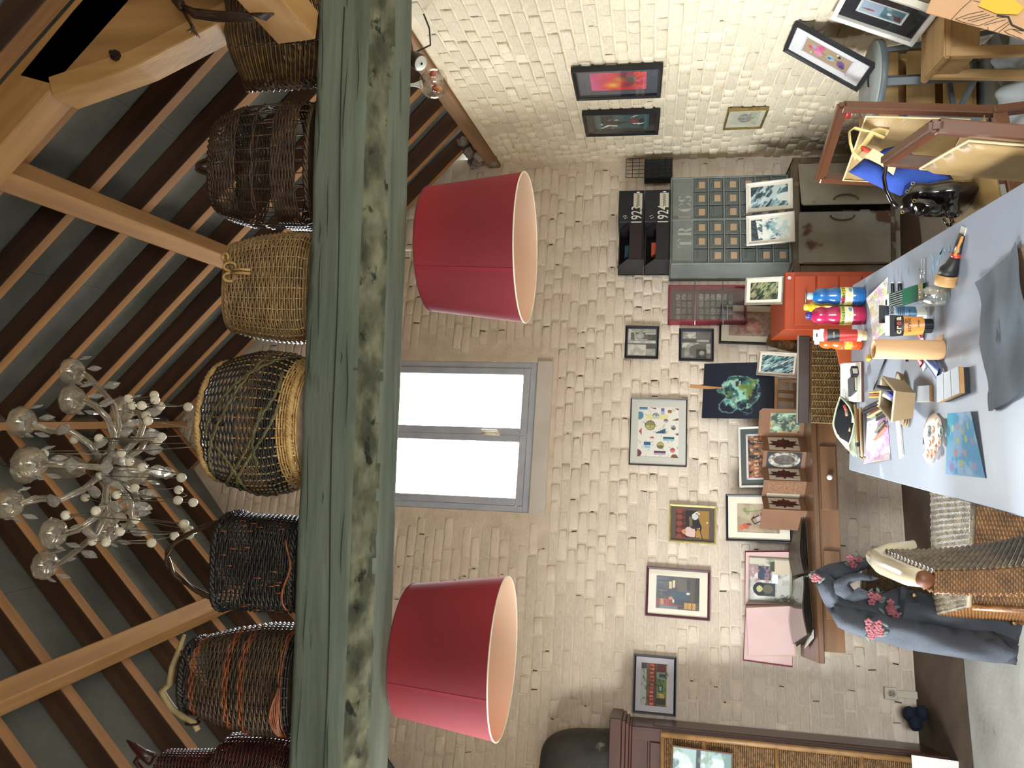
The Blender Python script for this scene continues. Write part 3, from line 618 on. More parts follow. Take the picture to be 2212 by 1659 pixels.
g = G(); g.lathe([(.015, .275), (.045, .285), (.068, .31), (.075, .34), (.07, .342), (.05, .315), (.016, .29)], 24, lobes=10, amp=.05); g.build('crown_cup', m_gl, ch, True)
g = G(); zc = .36
while cz+zc < RZ-.06: 
    g.tube([(.007*math.cos(a), 0, zc+.014*math.sin(a)) if int(zc*40) % 2 else (0, .007*math.cos(a), zc+.014*math.sin(a)) for a in np.linspace(0, 2*PI, 10)[:-1]], .0016, 4, True); zc += .0245
g.build('chain', m_gilt, ch, True)
def almond(g, p, d, L_=.05, wd=.017):
    d = V3(d).normalized(); q = d.to_track_quat('Z', 'Y').to_matrix().to_4x4(); g.lathe([(.001, 0), (wd*.75, L_*.3), (wd, L_*.5), (wd*.7, L_*.75), (.001, L_)], 6, MX.Translation(V3(p)) @ q @ MX.Diagonal((1, .55, 1, 1)))
DR = []
for L_, wd in ((.06, .013), (.085, .028)): g = G(); almond(g, (0, 0, 0), (0, 0, 1), L_, wd); DR.append(g)
DM = []
def drop(par, p, d, big):
    if len(DM) < 2:
        for q_ in DR: o = q_.build('crystal_drop', m_cry, ch); DM.append(o.data); bpy.data.objects.remove(o)
    o = bpy.data.objects.new('crystal_drop', DM[big]); C.objects.link(o); o.parent = par
    o.matrix_local = MX.Translation(V3(p)) @ V3(d).to_track_quat('Z', 'Y').to_matrix().to_4x4(); return o
for k in range(12):
    tier = k % 2; a = PI*k/6+.12; rr = .385 if not tier else .29; zt_ = .14 if not tier else .0
    if not tier and k in (8, 10): rr = .30; zt_ = .10
    ca, sa = math.cos(a), math.sin(a)
    prof_ = [(.03, .0), (.09, -.05), (.17, -.06), (.25, -.03), (.32*rr/.385, .05), (.36*rr/.385, .10), (rr, zt_)] if not tier else [(.03, -.01), (.08, -.07), (.15, -.10), (.22, -.09), (.27, -.05), (rr, zt_)]
    g = G(); g.tube([(ca*r_, sa*r_, z) for r_, z in prof_], .0125, 10); arm = g.build('arm', m_gl, ch, True)
    g = G(); g.tube([(ca*r_, sa*r_, z) for r_, z in prof_], .0035, 6); g.build('arm_wire', m_gilt, arm, True)
    tx, ty = ca*rr, sa*rr; g = G(); g.lathe([(.012, 0), (.035, .008), (.052, .028), (.056, .055), (.05, .062), (.045, .05), (.03, .02), (.012, .01)], 20, T(tx, ty, zt_), lobes=8, amp=.06); cup = g.build('cup', m_gl, ch, True)
    g = G(); g.lathe([(.017, .0), (.022, .02), (.020, .05), (.012, .055)], 12, T(tx, ty, zt_+.005)); g.build('candle_socket', m_core, cup, True)
    for j in range(5): b = 2*PI*j/5; drop(ch, (tx+.05*math.cos(b), ty+.05*math.sin(b), zt_+.014), (.25*math.cos(b), .25*math.sin(b), -1), 0)
    for q_ in (.45, .8): i = int(q_*(len(prof_)-1)); drop(ch, (ca*prof_[i][0], sa*prof_[i][0], prof_[i][1]-.012), (ca*.3, sa*.3, -1), 1)
for j in range(6): b = 2*PI*j/6; drop(ch, (.04*math.cos(b), .04*math.sin(b), -.03), (.5*math.cos(b), .5*math.sin(b), -1), 1)
sl = root('string_of_lights', 'string of small white ball lights draped over the chandelier', 'string lights', (cx_, cyy, cz))
bl = [(1105, 310), (1112, 345), (1348, 395), (920, 335), (945, 385), (1015, 385), (1150, 390), (1045, 455), (1060, 495), (1465, 585), (1460, 675), (1158, 610), (1130, 640), (710, 620), (530, 630), (868, 728), (928, 790), (1018, 828), (315, 730), (715, 890), (1300, 902), (965, 975), (835, 1025), (610, 1045), (685, 1140), (660, 1360), (970, 1205), (760, 1365), (860, 1290), (1085, 1370), (1250, 1320), (1320, 1235), (1355, 1280), (1355, 1312), (1280, 990), (1275, 1065), (1385, 1080), (470, 1170)]
m_bul = M('frosted ball bulb', '#efead8', .35, sss=.2); m_wire = M('silver wire', '#8f8a7c', .4, metal=.8); me0 = None; q = []
for i, (a, b) in enumerate(bl):
    P = hy(a/3.319, 760+b/3.319, 2.60+RN.uniform(-.12, .12))-V3((cx_, cyy, cz)); q.append(P)
    if me0 is None: g = G(); g.ball((0, 0, 0), .0172, 12); o = g.build('ball_light', m_bul, sl, True); me0 = o.data
    else: o = bpy.data.objects.new('ball_light', me0); C.objects.link(o); o.parent = sl
    o.location = P
g = G(); order = sorted(range(len(q)), key=lambda i: q[i].x); cur = q[order[0]]
for a, b in zip(order[:-1], order[1:]):
    A_, B_ = q[a], q[b]; sg = min(.09, .25*(A_-B_).length); mid = (A_+B_)/2+V3((0, 0, -sg)); off = V3((0, 0, .018)) if a % 2 else V3((.016, 0, .008))
    g.tube([A_, A_+off*.6, A_.lerp(mid, .5)+off*.3, mid, mid.lerp(B_, .5), B_], .0018, 5)
g.build('wire', m_wire, sl, True)
# small glass pendant and spotlight under the right end of the beam
gp = root('glass_pendant', 'small clear glass bell lamp holding red ornaments, under the beam end', 'lamp', hy(937, 181, 2.66))
g = G(); g.lathe([(.012, .05), (.030, .045), (.049, .022), (.053, -.005), (.046, -.034), (.030, -.044)], 24, cap=False); o = g.build('glass_bell', Mglass('bell glass', (.95, .92, .86), .22), gp, True)
g = G(); g.lathe([(.005, .115), (.006, .075), (.012, .055), (.016, .046)], 14); g.tube([(0, 0, .11), (-.004, -.03, .13), (-.006, -.10, .135)], .004, 6); g.build('white_neck', M('white enamel', '#e6e4dc', .3), gp, True)
for px_, pz_, c_ in ((-.026, -.012, '#a8201c'), (.028, .0, '#c2321c'), (-.03, -.026, '#e0a860')):
    g = G(); g.ball((px_, -.02, pz_), .0125, 10); g.build('ornament', M('ornament '+c_, c_, .25, coat=.5), gp, True)
sp = root('spotlight', 'small dark spotlight with a white lens on the wall plate', 'spotlight', right(908, 136, .30))
X = V3((-.55, -.35, -.75)).normalized().to_track_quat('Z', 'Y').to_matrix().to_4x4()
g = G(); g.lathe([(.03, -.06), (.037, -.05), (.037, .0), (.034, .004)], 20, X); g.build('housing', M('gunmetal', '#4a463e', .4, metal=.6), sp, True)
g = G(); g.lathe([(.001, .006), (.033, .005), (.033, .0)], 20, X); g.build('lens', M('white lens', '#e9ece4', .3), sp, True)
g = G(); g.lathe([(.006, .011), (.004, .006)], 8, X); g.build('led', M('black dot', '#111111', .4), sp)
g = G(); g.tube([X@V3((0, 0, -.06)), V3((.10, .02, .06)), V3((.24, .02, .09))], .012, 6); g.build('bracket', M('bracket wood', '#6e5236', .7), sp, True)
g = G(); g.tube([X@V3((.02, 0, -.06)), V3((.12, .08, -.02)), V3((.22, .12, .0)), V3((.29, .12, .03))], .004, 6); g.build('cable', M('black cable', '#161616', .5), sp, True)
# ================================================================ pictures
m_blk = M('black lacquer frame', '#15151a', .35, spec=.5); m_gold = M('gold frame', '#b3a468', .4, '#9c8c50', 30, metal=.3); m_burg = M('burgundy frame', '#4e1f25', .4)
m_wht = M('white frame', '#ddd8cc', .5); m_slv = M('grey silver frame', '#a39a8e', .4, '#8c8378', 25, metal=.3); m_pglass = Mglass('picture glass', (.99, .99, .99), .004)
m_mount = M('cream mount', '#e2d8c2', .8); m_mwhite = M('white mount', '#dcd9d6', .8); m_mgrey = M('grey green mount', '#565a54', .8); m_mdark = M('charcoal mount', '#50525a', .8); m_back = M('backing board', '#8a7458', .8)
def picture(label, pts, art, fw, fm, mw, mm, dep=.02, group=None, fprof=0, glass=True, back_=None, name='framed_picture', cat='picture', inner=None):
    TL, TR, BR, BL = [V3(p) for p in pts]; x = ((TR-TL)+(BR-BL)).normalized(); w_ = ((TR-TL).length+(BR-BL).length)/2; h_ = ((TL-BL).length+(TR-BR).length)/2
    c = (TL+TR+BR+BL)/4; zz = ((TL-BL)+(TR-BR)); mx = frame_of(c, x, zz); rt = root(name, label, cat, mx=mx, group=group)
    g = G(); prof_ = [(0, 0), (0, -dep), (fw*.35, -dep-fprof), (fw, -dep*.8), (fw, 0)]        # (inwards, y)
    vs = [(sx_*(w_/2-i), y, sz*(h_/2-i)) for sx_, sz in ((-1, 1), (1, 1), (1, -1), (-1, -1)) for i, y in prof_]; n = len(prof_)
    g.add(vs, [(k*n+j, k*n+(j+1) % n, ((k+1) % 4)*n+(j+1) % n, ((k+1) % 4)*n+j) for k in range(4) for j in range(n)]); g.build('frame', fm, rt)
    g = G(); g.box((0, -.002, 0), (w_-fw*1.2, .004, h_-fw*1.2)); g.build('backing', m_back, rt)
    iw, ih = w_-2*fw, h_-2*fw
    if mw:
        l, r_, t, b = mw if hasattr(mw, '__len__') else (mw,)*4; g = G(); y0, y1 = -.0055, -.0085
        for a, b2, e, f in ((-iw/2, iw/2, ih/2-t, ih/2), (-iw/2, iw/2, -ih/2, -ih/2+b), (-iw/2, -iw/2+l, -ih/2+b, ih/2-t), (iw/2-r_, iw/2, -ih/2+b, ih/2-t)): g.box(((a+b2)/2, (y0+y1)/2, (e+f)/2), (b2-a, .003, f-e))
        g.build('mount', mm, rt)
        art_mesh('print', art, iw-l-r_, ih-t-b, -.006, rt, None, (l-r_)/2, (b-t)/2)
        if inner:
            g = G(); k, im = inner; aw, ah = iw-l-r_, ih-t-b; ox, oz = (l-r_)/2, (b-t)/2
            for a, b2, e, f in ((-aw/2, aw/2, ah/2-k, ah/2), (-aw/2, aw/2, -ah/2, -ah/2+k), (-aw/2, -aw/2+k, -ah/2, ah/2), (aw/2-k, aw/2, -ah/2, ah/2)): g.box((ox+(a+b2)/2, -.0072, oz+(e+f)/2), (b2-a, .002, f-e))
            g.build('inner_mount', im, rt)
    else: art_mesh('print', art, iw, ih, -.006, rt)
    if glass: g = G(); g.box((0, -dep*.72, 0), (iw, .0015, ih)); g.build('glass', m_pglass, rt)
    return rt
def onback(*px, off=.012): return [back(x, y, off) for x, y in px]
def onright(*px, off=.014): return [right(x, y, off) for x, y in px]
GW = 'pictures hung on the gable wall'
# two small black and white prints
a = Art(60, 60, '#a8a49a'); a.rect(.0, .0, .12, 1, '#c9c4b8'); a.rect(0, .45, 1, .52, '#d8d3c6'); a.rect(.0, .55, .65, 1, '#d2ccbe'); a.rect(0, .53, 1, .58, '#6f6d69'); a.rect(.66, .55, 1, .74, '#5b5955'); a.rect(.1, .12, .95, .42, '#66645f'); a.ell(.45, .25, .12, .12, '#bdb8ad'); a.ell(.3, .3, .05, .12, '#b0aba0'); a.line([(.1, .1), (.22, .1), (.26, .4), (.98, .4)], .015, '#cfcabf'); a.rect(.62, .15, .97, .2, '#cfcabd'); a.rect(.7, .2, 1, .42, '#4f4d49'); a.rect(.66, .76, 1, .97, '#a9a59b'); a.wash(3, 6, '#7b7872', .5, .7, .4)
a.a = np.rot90(a.a, -1).copy(); picture('small black framed black-and-white print, upper one beside the window', onback((1348.6, 774.3), (1351.7, 705.1), (1423.9, 706.1), (1421.9, 776.3)), a, .0125, m_blk, .009, m_mdark, group=GW)
a = Art(60, 60, '#77746e'); a.rect(.05, .0, .48, .25, '#cbc6b8'); a.rect(.0, .42, .6, .6, '#cfc9bb'); a.rect(.0, .28, 1, .40, '#55534f'); a.rect(.52, .3, .95, .38, '#bdb7aa'); a.rect(.1, .6, .4, 1, '#9d9991'); a.ell(.55, .72, .3, .25, '#6a6762'); a.rect(.5, .65, .85, 1, '#3f3d3a'); a.ell(.7, .8, .09, .09, '#a39f96'); a.rect(.85, .45, 1, .8, '#c6c0b2'); a.wash(4, 7, '#5e5b56', .5, .7, .5)
a.a = np.rot90(a.a, -1).copy(); picture('small black framed black-and-white print, lower one touching the dark canvas', onback((1466.2, 780.4), (1466.6, 711.2), (1541.9, 711.8), (1540.9, 781.4)), a, .0125, m_blk, .009, m_mdark, group=GW)
# geometric watercolour
a = Art(110, 84, '#e6e0d2'); r = random.Random(3);
def gp_(zx, zy): return 1-(zy-168)/550., (zx-310)/420.
def gc(zx, zy, rr, c1, c2=None):
    u, v = gp_(zx, zy); q = rr/550.; a.ell(u, v, q, q/a.asp*1.0*(550/420)*(84/110)*a.asp/a.asp, '#2a2a2e'); a.ell(u, v, q*.9, q*.9*550/420, c1)
    if c2: m_ = ((((a.x-u)/(q*.9))**2+((a.y-v)/(q*.9*550/420))**2 <= 1) & (a.x < u)).astype(float); a.put(m_, c2)
gc(435, 372, 54, '#8a8450', '#b8b06a'); gc(545, 588, 38, '#b3a85c', '#77703e'); gc(492, 262, 32, '#7f97b4', '#d7d9d8'); gc(598, 318, 22, '#6d4a63', '#c3a8b4'); gc(676, 392, 24, '#9a8d9a', '#4f4154'); gc(672, 637, 26, '#b8434e', '#d8747a')
for x0, y0, x1, y1, c1, c2 in ((320, 170, 402, 202, '#2b5876', '#6fa0b4'), (545, 178, 582, 245, '#6f73a0', '#a8aac4'), (572, 492, 688, 535, '#1f5468', '#88b8c4'), (372, 555, 442, 625, '#2f6486', '#a9cbd8'), (482, 648, 600, 690, '#4e2c50', '#b79ab8'), (618, 197, 658, 232, '#8a5334', '#b47c54')):
    (u0, v0), (u1, v1) = gp_(x0, y0), gp_(x1, y1); a.rect(u1, v0, u0, v1, c2); a.rect((u0+u1)/2, v0, u0, v1, c1)
for tri, col in ((((318, 440), (350, 395), (350, 490)), '#b54a56'), (((480, 455), (595, 402), (595, 460)), '#2c5874'), (((420, 508), (470, 490), (478, 518)), '#b54a50'), (((425, 172), (498, 175), (490, 192)), '#4e3050'), (((655, 312), (730, 280), (730, 312)), '#7e5c4a'), (((690, 460), (730, 445), (730, 478)), '#553050'), (((688, 178), (732, 178), (732, 200)), '#6e4436')): a.poly([gp_(*p) for p in tri], col)
for x_, y_, q, col in ((318, 265, 46, '#4d88a4'), (312, 680, 40, '#6a3d50'), (690, 715, 36, '#7a5434')):
    u, v = gp_(x_, y_); a.ell(u, v, q/550, q/420, col)
(u0, v0), (u1, v1) = gp_(392, 245), gp_(620, 300); m_ = ((a.x >= u1)&(a.x <= u0)&(a.y >= v0)&(a.y <= v1)).astype(float); a.put(m_, '#d8cf6a', .55); gc(492, 262, 32, '#7f97b4', '#d7d9d8')
for k in range(60):
    u, v = r.random(), r.random(); L_ = .05; t = r.uniform(0, 6.3); a.line([(u, v), (u+L_*math.cos(t), v+L_*math.sin(t))], .0035, '#55545a', .8)
picture('thin black framed geometric watercolour of discs, triangles and bars', onback((1358.4, 1004.2), (1362.7, 860.6), (1484.7, 863.9), (1482.9, 1009.2)), a, .0075, m_blk, (.052, .052, .048, .048), M('pale grey mount', '#cfccc0', .8), .018, GW)
# two figures at a table, gold frame
a = Art(80, 100, '#5a4a40'); a.rect(.09, .12, .9, .88, '#30221d'); a.rect(.09, .12, .9, .34, '#4c2420')
for k in range(5): a.ell(.12+.19*k, .2, .08, .07, '#87402c'); a.rect(.09+.19*k, .26, .14+.19*k, .34, '#6e2c22')
a.rect(.09, .36, .9, .5, '#241b1c'); a.poly([(.09, .88), (.09, .66), (.62, .55), (.9, .62), (.9, .88)], '#9c7438'); a.poly([(.3, .7), (.5, .5), (.75, .46), (.72, .62), (.42, .72)], '#1c1a1e'); a.poly([(.42, .43), (.72, .42), (.7, .5), (.44, .5)], '#6a5c3c')
a.ell(.27, .42, .14, .1, '#d6b7ab'); a.ell(.27, .31, .07, .05, '#c58a5e'); a.rect(.12, .44, .36, .56, '#d6b7ab'); a.poly([(.1, .58), (.3, .56), (.34, .68), (.14, .72)], '#a8803f'); a.ell(.72, .56, .09, .07, '#c9c6c4'); a.line([(.76, .5), (.86, .6), (.8, .66)], .018, '#d8d4cf'); a.ell(.56, .84, .03, .02, '#d8c8a8'); a.ell(.38, .66, .02, .015, '#e0d8c4'); a.line([(.05, .74), (.33, .68)], .012, '#1c1718')
picture('gold framed picture of two people at a brown table', onback((1444.1, 1170.9), (1445, 1088.4), (1547.6, 1094.9), (1546.1, 1176.3)), a, .013, m_gold, 0, None, .02, GW)
# cafe scene, burgundy frame
a = Art(90, 104, '#2c2c36'); a.wash(5, 7, '#5a5044', .5, .62, .8); a.rect(.62, .0, .98, .3, '#3a3b44'); a.rect(0, .08, .1, .5, '#6b6e74'); a.rect(.1, .0, .3, .62, '#7a2d22'); a.rect(.12, .1, .3, .18, '#b08a4a'); a.rect(.1, .22, .32, .3, '#a33226'); a.poly([(.3, .3), (.6, .35), (.6, .8), (.28, .75)], '#2f4250'); a.ell(.34, .3, .07, .07, '#4c2a20'); a.ell(.33, .34, .05, .05, '#b0846a'); a.poly([(.16, .4), (.3, .4), (.32, .62), (.12, .62)], '#1f2c38'); a.rect(.2, .38, .3, .42, '#c9c8c4'); a.ell(.72, .28, .11, .12, '#4c4a44'); a.rect(.66, .38, .88, .43, '#d8cca8'); a.rect(.62, .3, .84, .36, '#cbb98e'); a.poly([(.55, .5), (.95, .45), (.95, .7), (.55, .72)], '#5c5046'); a.ell(.55, .84, .36, .07, '#4a4038'); a.rect(.03, .66, .22, .92, '#b98a3c'); a.line([(.03, .74), (.22, .74)], .008, '#4a321c'); a.line([(.03, .83), (.22, .83)], .008, '#4a321c'); a.rect(.25, .9, 1, 1, '#2a231e'); a.ell(.5, .74, .03, .04, '#e0d8cc')
for k in range(4): a.line([(.55+.12*k, 0), (.55+.12*k, .25)], .004, '#8c94a8')
picture('burgundy framed painting of people in a dark cafe', onback((1392.9, 1330), (1396.6, 1222.4), (1534.5, 1232.7), (1533.3, 1341.5)), a, .017, m_burg, (.037, .037, .05, .05), m_mount, .02, GW)
# red town houses, black frame
a = Art(100, 90, '#b7b9a8'); a.rect(0, 0, .88, .2, '#b9c0b0'); a.rect(.86, 0, 1, .2, '#4a4c50'); a.rect(0, .2, 1, .3, '#6d6552'); a.rect(0, .28, 1, .5, '#a63d30')
for k in range(11): a.rect(.03+.09*k, .33, .07+.09*k, .46, '#d0a888'); a.rect(.03+.09*k, .385, .07+.09*k, .4, '#7c4a34')
for k in range(7): a.rect(.12+.14*k, .28, .135+.14*k, .5, '#8a2f28')
a.rect(0, .5, 1, .56, '#4a4a3c'); a.rect(0, .56, 1, .9, '#5d6b4a'); a.rect(.05, .56, .2, .9, '#40382f'); a.rect(.2, .6, .3, .86, '#c7ac64'); a.rect(.3, .58, .62, .9, '#6e8a4a'); a.rect(.34, .64, .5, .8, '#3c463a'); a.rect(.37, .67, .47, .76, '#9aa98c'); a.rect(.62, .56, .8, .9, '#8a958e'); a.rect(.68, .66, .76, .9, '#3d4f40'); a.rect(.8, .58, 1, .9, '#6a2f2c'); a.rect(0, .9, 1, .94, '#8b8a6c'); a.rect(0, .94, 1, 1, '#d3ccb6'); a.wash(8, 12, '#2e3328', .58, .7, .5)
picture('black framed townscape with a row of red house fronts', onback((1365.7, 1539.6), (1369.6, 1411.3), (1461.9, 1418.7), (1460, 1548)), a, .016, m_blk, (.034, .034, .033, .033), M('lilac white mount', '#cfc9d2', .8), .022, GW)
# pictures standing on the sideboard ----------------------------------------------------------
SBZ = .69
def lean(TLp, TRp, BLp, BRp, y0, y1):   # bottom corners at depth y0, top corners at depth y1
    return [hy(*TLp, y1[0]), hy(*TRp, y1[1]), hy(*BRp, y0[1]), hy(*BLp, y0[0])]
def wall_y(x): return 5.872+(x-1.973)*.2433
a = Art(70, 90, '#b39f86'); a.wash(5, 3, '#a08b72', .4, .6); a.poly([(.2, .55), (.5, .45), (.75, .6), (.8, .9), (.3, .95)], '#cdb0a8'); a.ell(.5, .74, .16, .1, '#d9bdb8'); a.ell(.62, .62, .12, .07, '#7a3038'); a.line([(.4, .55), (.3, .42), (.45, .34), (.55, .4)], .018, '#1e1c1e'); a.line([(.45, .34), (.6, .52)], .02, '#26201f'); a.ell(.22, .2, .1, .08, '#b5583c'); a.ell(.16, .1, .08, .06, '#c36a4c'); a.ell(.28, .28, .04, .06, '#6c3a30'); a.ell(.7, .25, .1, .05, '#8d9468'); a.ell(.82, .36, .1, .05, '#a3a878'); a.ell(.78, .18, .08, .04, '#7d8659'); a.line([(.7, .2), (.78, .6)], .01, '#5f6844'); a.ell(.3, .68, .08, .06, '#cd8f52'); a.ell(.22, .78, .1, .05, '#5d6a45'); a.ell(.6, .92, .18, .06, '#8b3a44'); a.rect(0, .93, 1, 1, '#94806c')
picture('black framed drawing of a pale flower, standing at the left of the leaf accordion book', lean((1569.3, 1168.7), (1567.5, 1067.8), (1712, 1173), (1710, 1070.5), (4.99, 5.05), (5.055, 5.125)), a, .014, m_blk, (.042, .042, .055, .06), m_mount, .02)
a = Art(90, 80, '#6a5448'); a.wash(11, 9, '#a05a3a', .48, .6); a.wash(12, 12, '#33302e', .52, .62); a.wash(13, 16, '#c8a88a', .6, .68); a.rect(0, .48, 1, .7, '#7a8492'); a.wash(14, 10, '#4a4e58', .5, .6, .6, ((a.y > .48)&(a.y < .7))*1.0); a.rect(0, .72, 1, 1, '#5c4234'); a.wash(15, 14, '#9a6a48', .5, .58, .8, (a.y > .7)*1.0)
for k in range(6): a.rect(.05+.16*k, .1, .12+.16*k, .42, '#a4643f', .7); a.rect(.07+.16*k, .2, .1+.16*k, .3, '#d8c0a0', .8)
picture('grey white framed canal townscape behind the leaf accordion book', lean((1599.6, 1052.6), (1594.7, 922.4), (1724, 1052), (1720, 921), (5.0, 5.1), (5.09, 5.20)), a, .012, m_wht, (.035, .035, .032, .045), m_mgrey, .02, inner=(.012, M('pink white inner mount', '#d6cbcb', .8)))
# dark canvas on a table easel
a = Art(110, 140, '#0f1322'); n1 = a.noise(21, 5, 5); n2 = a.noise(22, 9, 5); rr = np.hypot((a.x-.50)*1.15, (a.y-.52)*1.28)+(n1-.5)*.35
ins = np.clip((.40-rr)/.06, 0, 1)
a.put(ins, '#173236', .9); a.put(ins*np.clip((n2-.42)/.15, 0, 1), '#2f6a62', .8); a.put(ins*np.clip((a.noise(23, 8)-.52)/.08, 0, 1), '#a8d0b4', .75); a.put(ins*np.clip((a.noise(24, 6)-.54)/.08, 0, 1)*np.clip((.22-rr)/.1, 0, 1), '#c98a6a', .9); a.put(ins*np.clip((a.noise(25, 7)-.55)/.1, 0, 1), '#6d7a2e', .7); a.put(ins*np.clip((a.noise(26, 8)-.58)/.08, 0, 1), '#10121c', .8); a.put(np.exp(-((rr-.36)/.012)**2), '#93c0b0', .55); a.put(np.exp(-(((np.hypot(a.x-.22, a.y-.38)+(n2-.5)*.1)-.12)/.010)**2), '#9fcabb', .6); a.put(np.exp(-(((np.hypot(a.x-.18, a.y-.62)+(n2-.5)*.1)-.10)/.008)**2), '#6f9a8c', .5)
cv = lean((1516.8, 893.5), (1522, 776.3), (1668, 914), (1673, 791), (4.95, 5.0), (5.12, 5.17))
def slab_picture(name, label, cat, pts, art, th, edge):
    TL, TR, BR, BL = [V3(p) for p in pts]; x = ((TR-TL)+(BR-BL)).normalized(); w_ = ((TR-TL).length+(BR-BL).length)/2; h_ = ((TL-BL).length+(TR-BR).length)/2
    c = (TL+TR+BR+BL)/4; rt = root(name, label, cat, mx=frame_of(c, x, (TL-BL)+(TR-BR))); g = G(); g.box((0, th/2, 0), (w_, th, h_)); g.build('stretcher', edge, rt, bev=.002); art_mesh('painted_face', art, w_*.995, h_*.995, -.0012, rt); return rt, w_, h_
slab_picture('canvas', 'black canvas with a green poured-paint bloom, standing on the wooden easel', 'painting', cv, a, .018, M('black canvas edge', '#10121c', .8))
m_eas = wood('easel beech', '#b98a58', '#9d7145', .5, 2, 12, .1); m_easx = wood('easel beech rail', '#b98a58', '#9d7145', .5, 0, 12, .1)
ez = root('table_easel', 'wooden table easel holding the black canvas', 'easel', (.06, 5.08, SBZ))
E_ = lambda p: p-V3(ez.location); top = hy(1490, 834, 5.18); g = G(); g.bar(E_(top), E_(hy(1668, 850, 4.99)), .024, .012, (0, -1, 0)); g.build('mast', m_eas, ez, bev=.002)
g = G(); g.bar(E_(hy(1675, 905, 4.945)), E_(hy(1677, 795, 4.985)), .035, .02); g.build('ledge', m_easx, ez, bev=.002)
for a_, b_ in (((1677, 822), (1722, 824)), ((1679, 845), (1722, 848)), ((1679, 862), (1723, 866)), ((1678, 888), (1724, 893))):
    p, q = hy(*a_, 5.01), hy(*b_, 4.97); q.z = SBZ; g = G(); g.bar(E_(p), E_(q), .018, .018); g.build('leg', m_eas, ez, bev=.002)
g = G(); g.bar(E_(hy(1722, 892, 4.97)), E_(hy(1720, 822, 5.0)), .02, .014); g.build('cross_rail', m_easx, ez, bev=.002)
# teal wave picture tilted against a bamboo holder
def marble(seed, w_, h_, cols, ang=.6):
    a = Art(w_, h_, cols[0]); 
    for k, c_ in enumerate(cols[1:]): a.wash(seed+k, 3.5+k, c_, .50, .58, .85, sx=.5, sy=1.9, ang=ang)
    return a
a = marble(31, 56, 84, ['#25444c', '#16303a', '#4f7f80', '#dfe0d4', '#1c3a44', '#8fb4ae'], .9)
picture('small tilted silver framed sea-green picture leaning by the bamboo holder', lean((1634.9, 805.8), (1641.6, 752.9), (1718.9, 821), (1724.6, 770.2), (4.82, 4.84), (4.89, 4.91)), a, .010, m_slv, .012, m_mount, .018)
hb = root('bamboo_holder', 'brown bamboo brush holder with a woven band, leaning behind the sea-green picture', 'holder', hy(1724, 748, 4.94))
p0 = V3((0, 0, 0)); p1 = hy(1660, 733, 5.0)-V3(hb.location); Q = MX.Translation(p0) @ (p1-p0).to_track_quat('Z', 'Y').to_matrix().to_4x4(); L_ = (p1-p0).length
g = G(); g.lathe([(.040, 0), (.041, L_*.65), (.041, L_), (.033, L_), (.032, L_*.4)], 22, Q, cap=False); g.build('tube', M('bamboo skin', '#6f5236', .5, '#4f3a26', 9), hb, True)
g = G(); g.lathe([(.043, .02), (.044, L_*.6)], 22, Q, cap=False); g.build('woven_band', M('woven band', '#9a8552', .7, '#5c4b2c', 60, bump=.5, bs=90), hb, True)
# figure drawing and green landscape standing on the orange cabinet
a = Art(80, 100, '#b39a86'); a.wash(41, 4, '#a5897a', .45, .6); a.ell(.5, .35, .2, .14, '#c27a6c'); a.ell(.42, .62, .2, .12, '#cc8c7c'); a.ell(.3, .5, .12, .1, '#d0a294'); a.ell(.22, .7, .12, .06, '#c07c6e'); a.ell(.65, .55, .1, .13, '#8a6a60'); a.line([(.9, .1), (.7, .3), (.72, .5)], .02, '#9a6050'); a.line([(.8, .25), (.55, .45), (.4, .3)], .014, '#7a4a40'); a.ell(.55, .2, .06, .05, '#6a3c34'); a.ell(.15, .5, .05, .06, '#7d8a70'); a.line([(.3, .42), (.12, .42), (.1, .55)], .02, '#c98a78'); a.wash(42, 10, '#8c5a4e', .56, .62, .5)
picture('black framed red chalk figure drawing on the wall above the bamboo holder', onback((1553, 746.8), (1554, 655.5), (1688, 658), (1686, 742)), a, .015, m_blk, (.045, .045, .05, .05), m_mount, .02)
a = marble(51, 60, 60, ['#3c4434', '#23271f', '#6f7a4a', '#8a6f5a', '#1f231e', '#98a070'], .4)
picture('pewter framed dark green landscape standing on the orange cabinet', lean((1610.7, 655.3), (1612, 597.3), (1690, 661.4), (1694.5, 601.4), (4.46, 4.46), (4.54, 4.54)), a, .008, m_slv, .02, m_mount, .016)
# right wall ------------------------------------------------------------------------------
GR = 'pictures hung on the right wall'
a = Art(60, 84, '#b8354a'); a.wash(61, 3, '#d85a78', .42, .6); a.wash(62, 4, '#d8402c', .5, .62); a.put(np.clip(.35-a.y, 0, 1)*3, '#c25a9a', .6); a.put(np.exp(-((a.x-.3)/.14)**2-((a.y-.4)/.12)**2), '#e8b43c'); a.put(np.exp(-((a.x-.62)/.14)**2-((a.y-.52)/.08)**2), '#d8a428', .8); a.put(np.exp(-((a.x-.55)/.25)**2-((a.y-.72)/.09)**2), '#3f6a48'); a.put(np.exp(-((a.x-.3)/.2)**2-((a.y-.66)/.09)**2), '#8c2a34'); a.put(np.exp(-((a.x-.8)/.2)**2-((a.y-.6)/.1)**2), '#54323c', .8); a.put(np.clip(a.y-.88, 0, 1)*6, '#d88aa4', .7)
picture('black framed pink and red abstract with a charcoal mount, on the right wall', onright((1245.2, 207.4), (1233.9, 145.2), (1431.7, 135), (1427.8, 200.6)), a, .022, m_blk, (.06, .06, .072, .062), m_mdark, .03, GR)
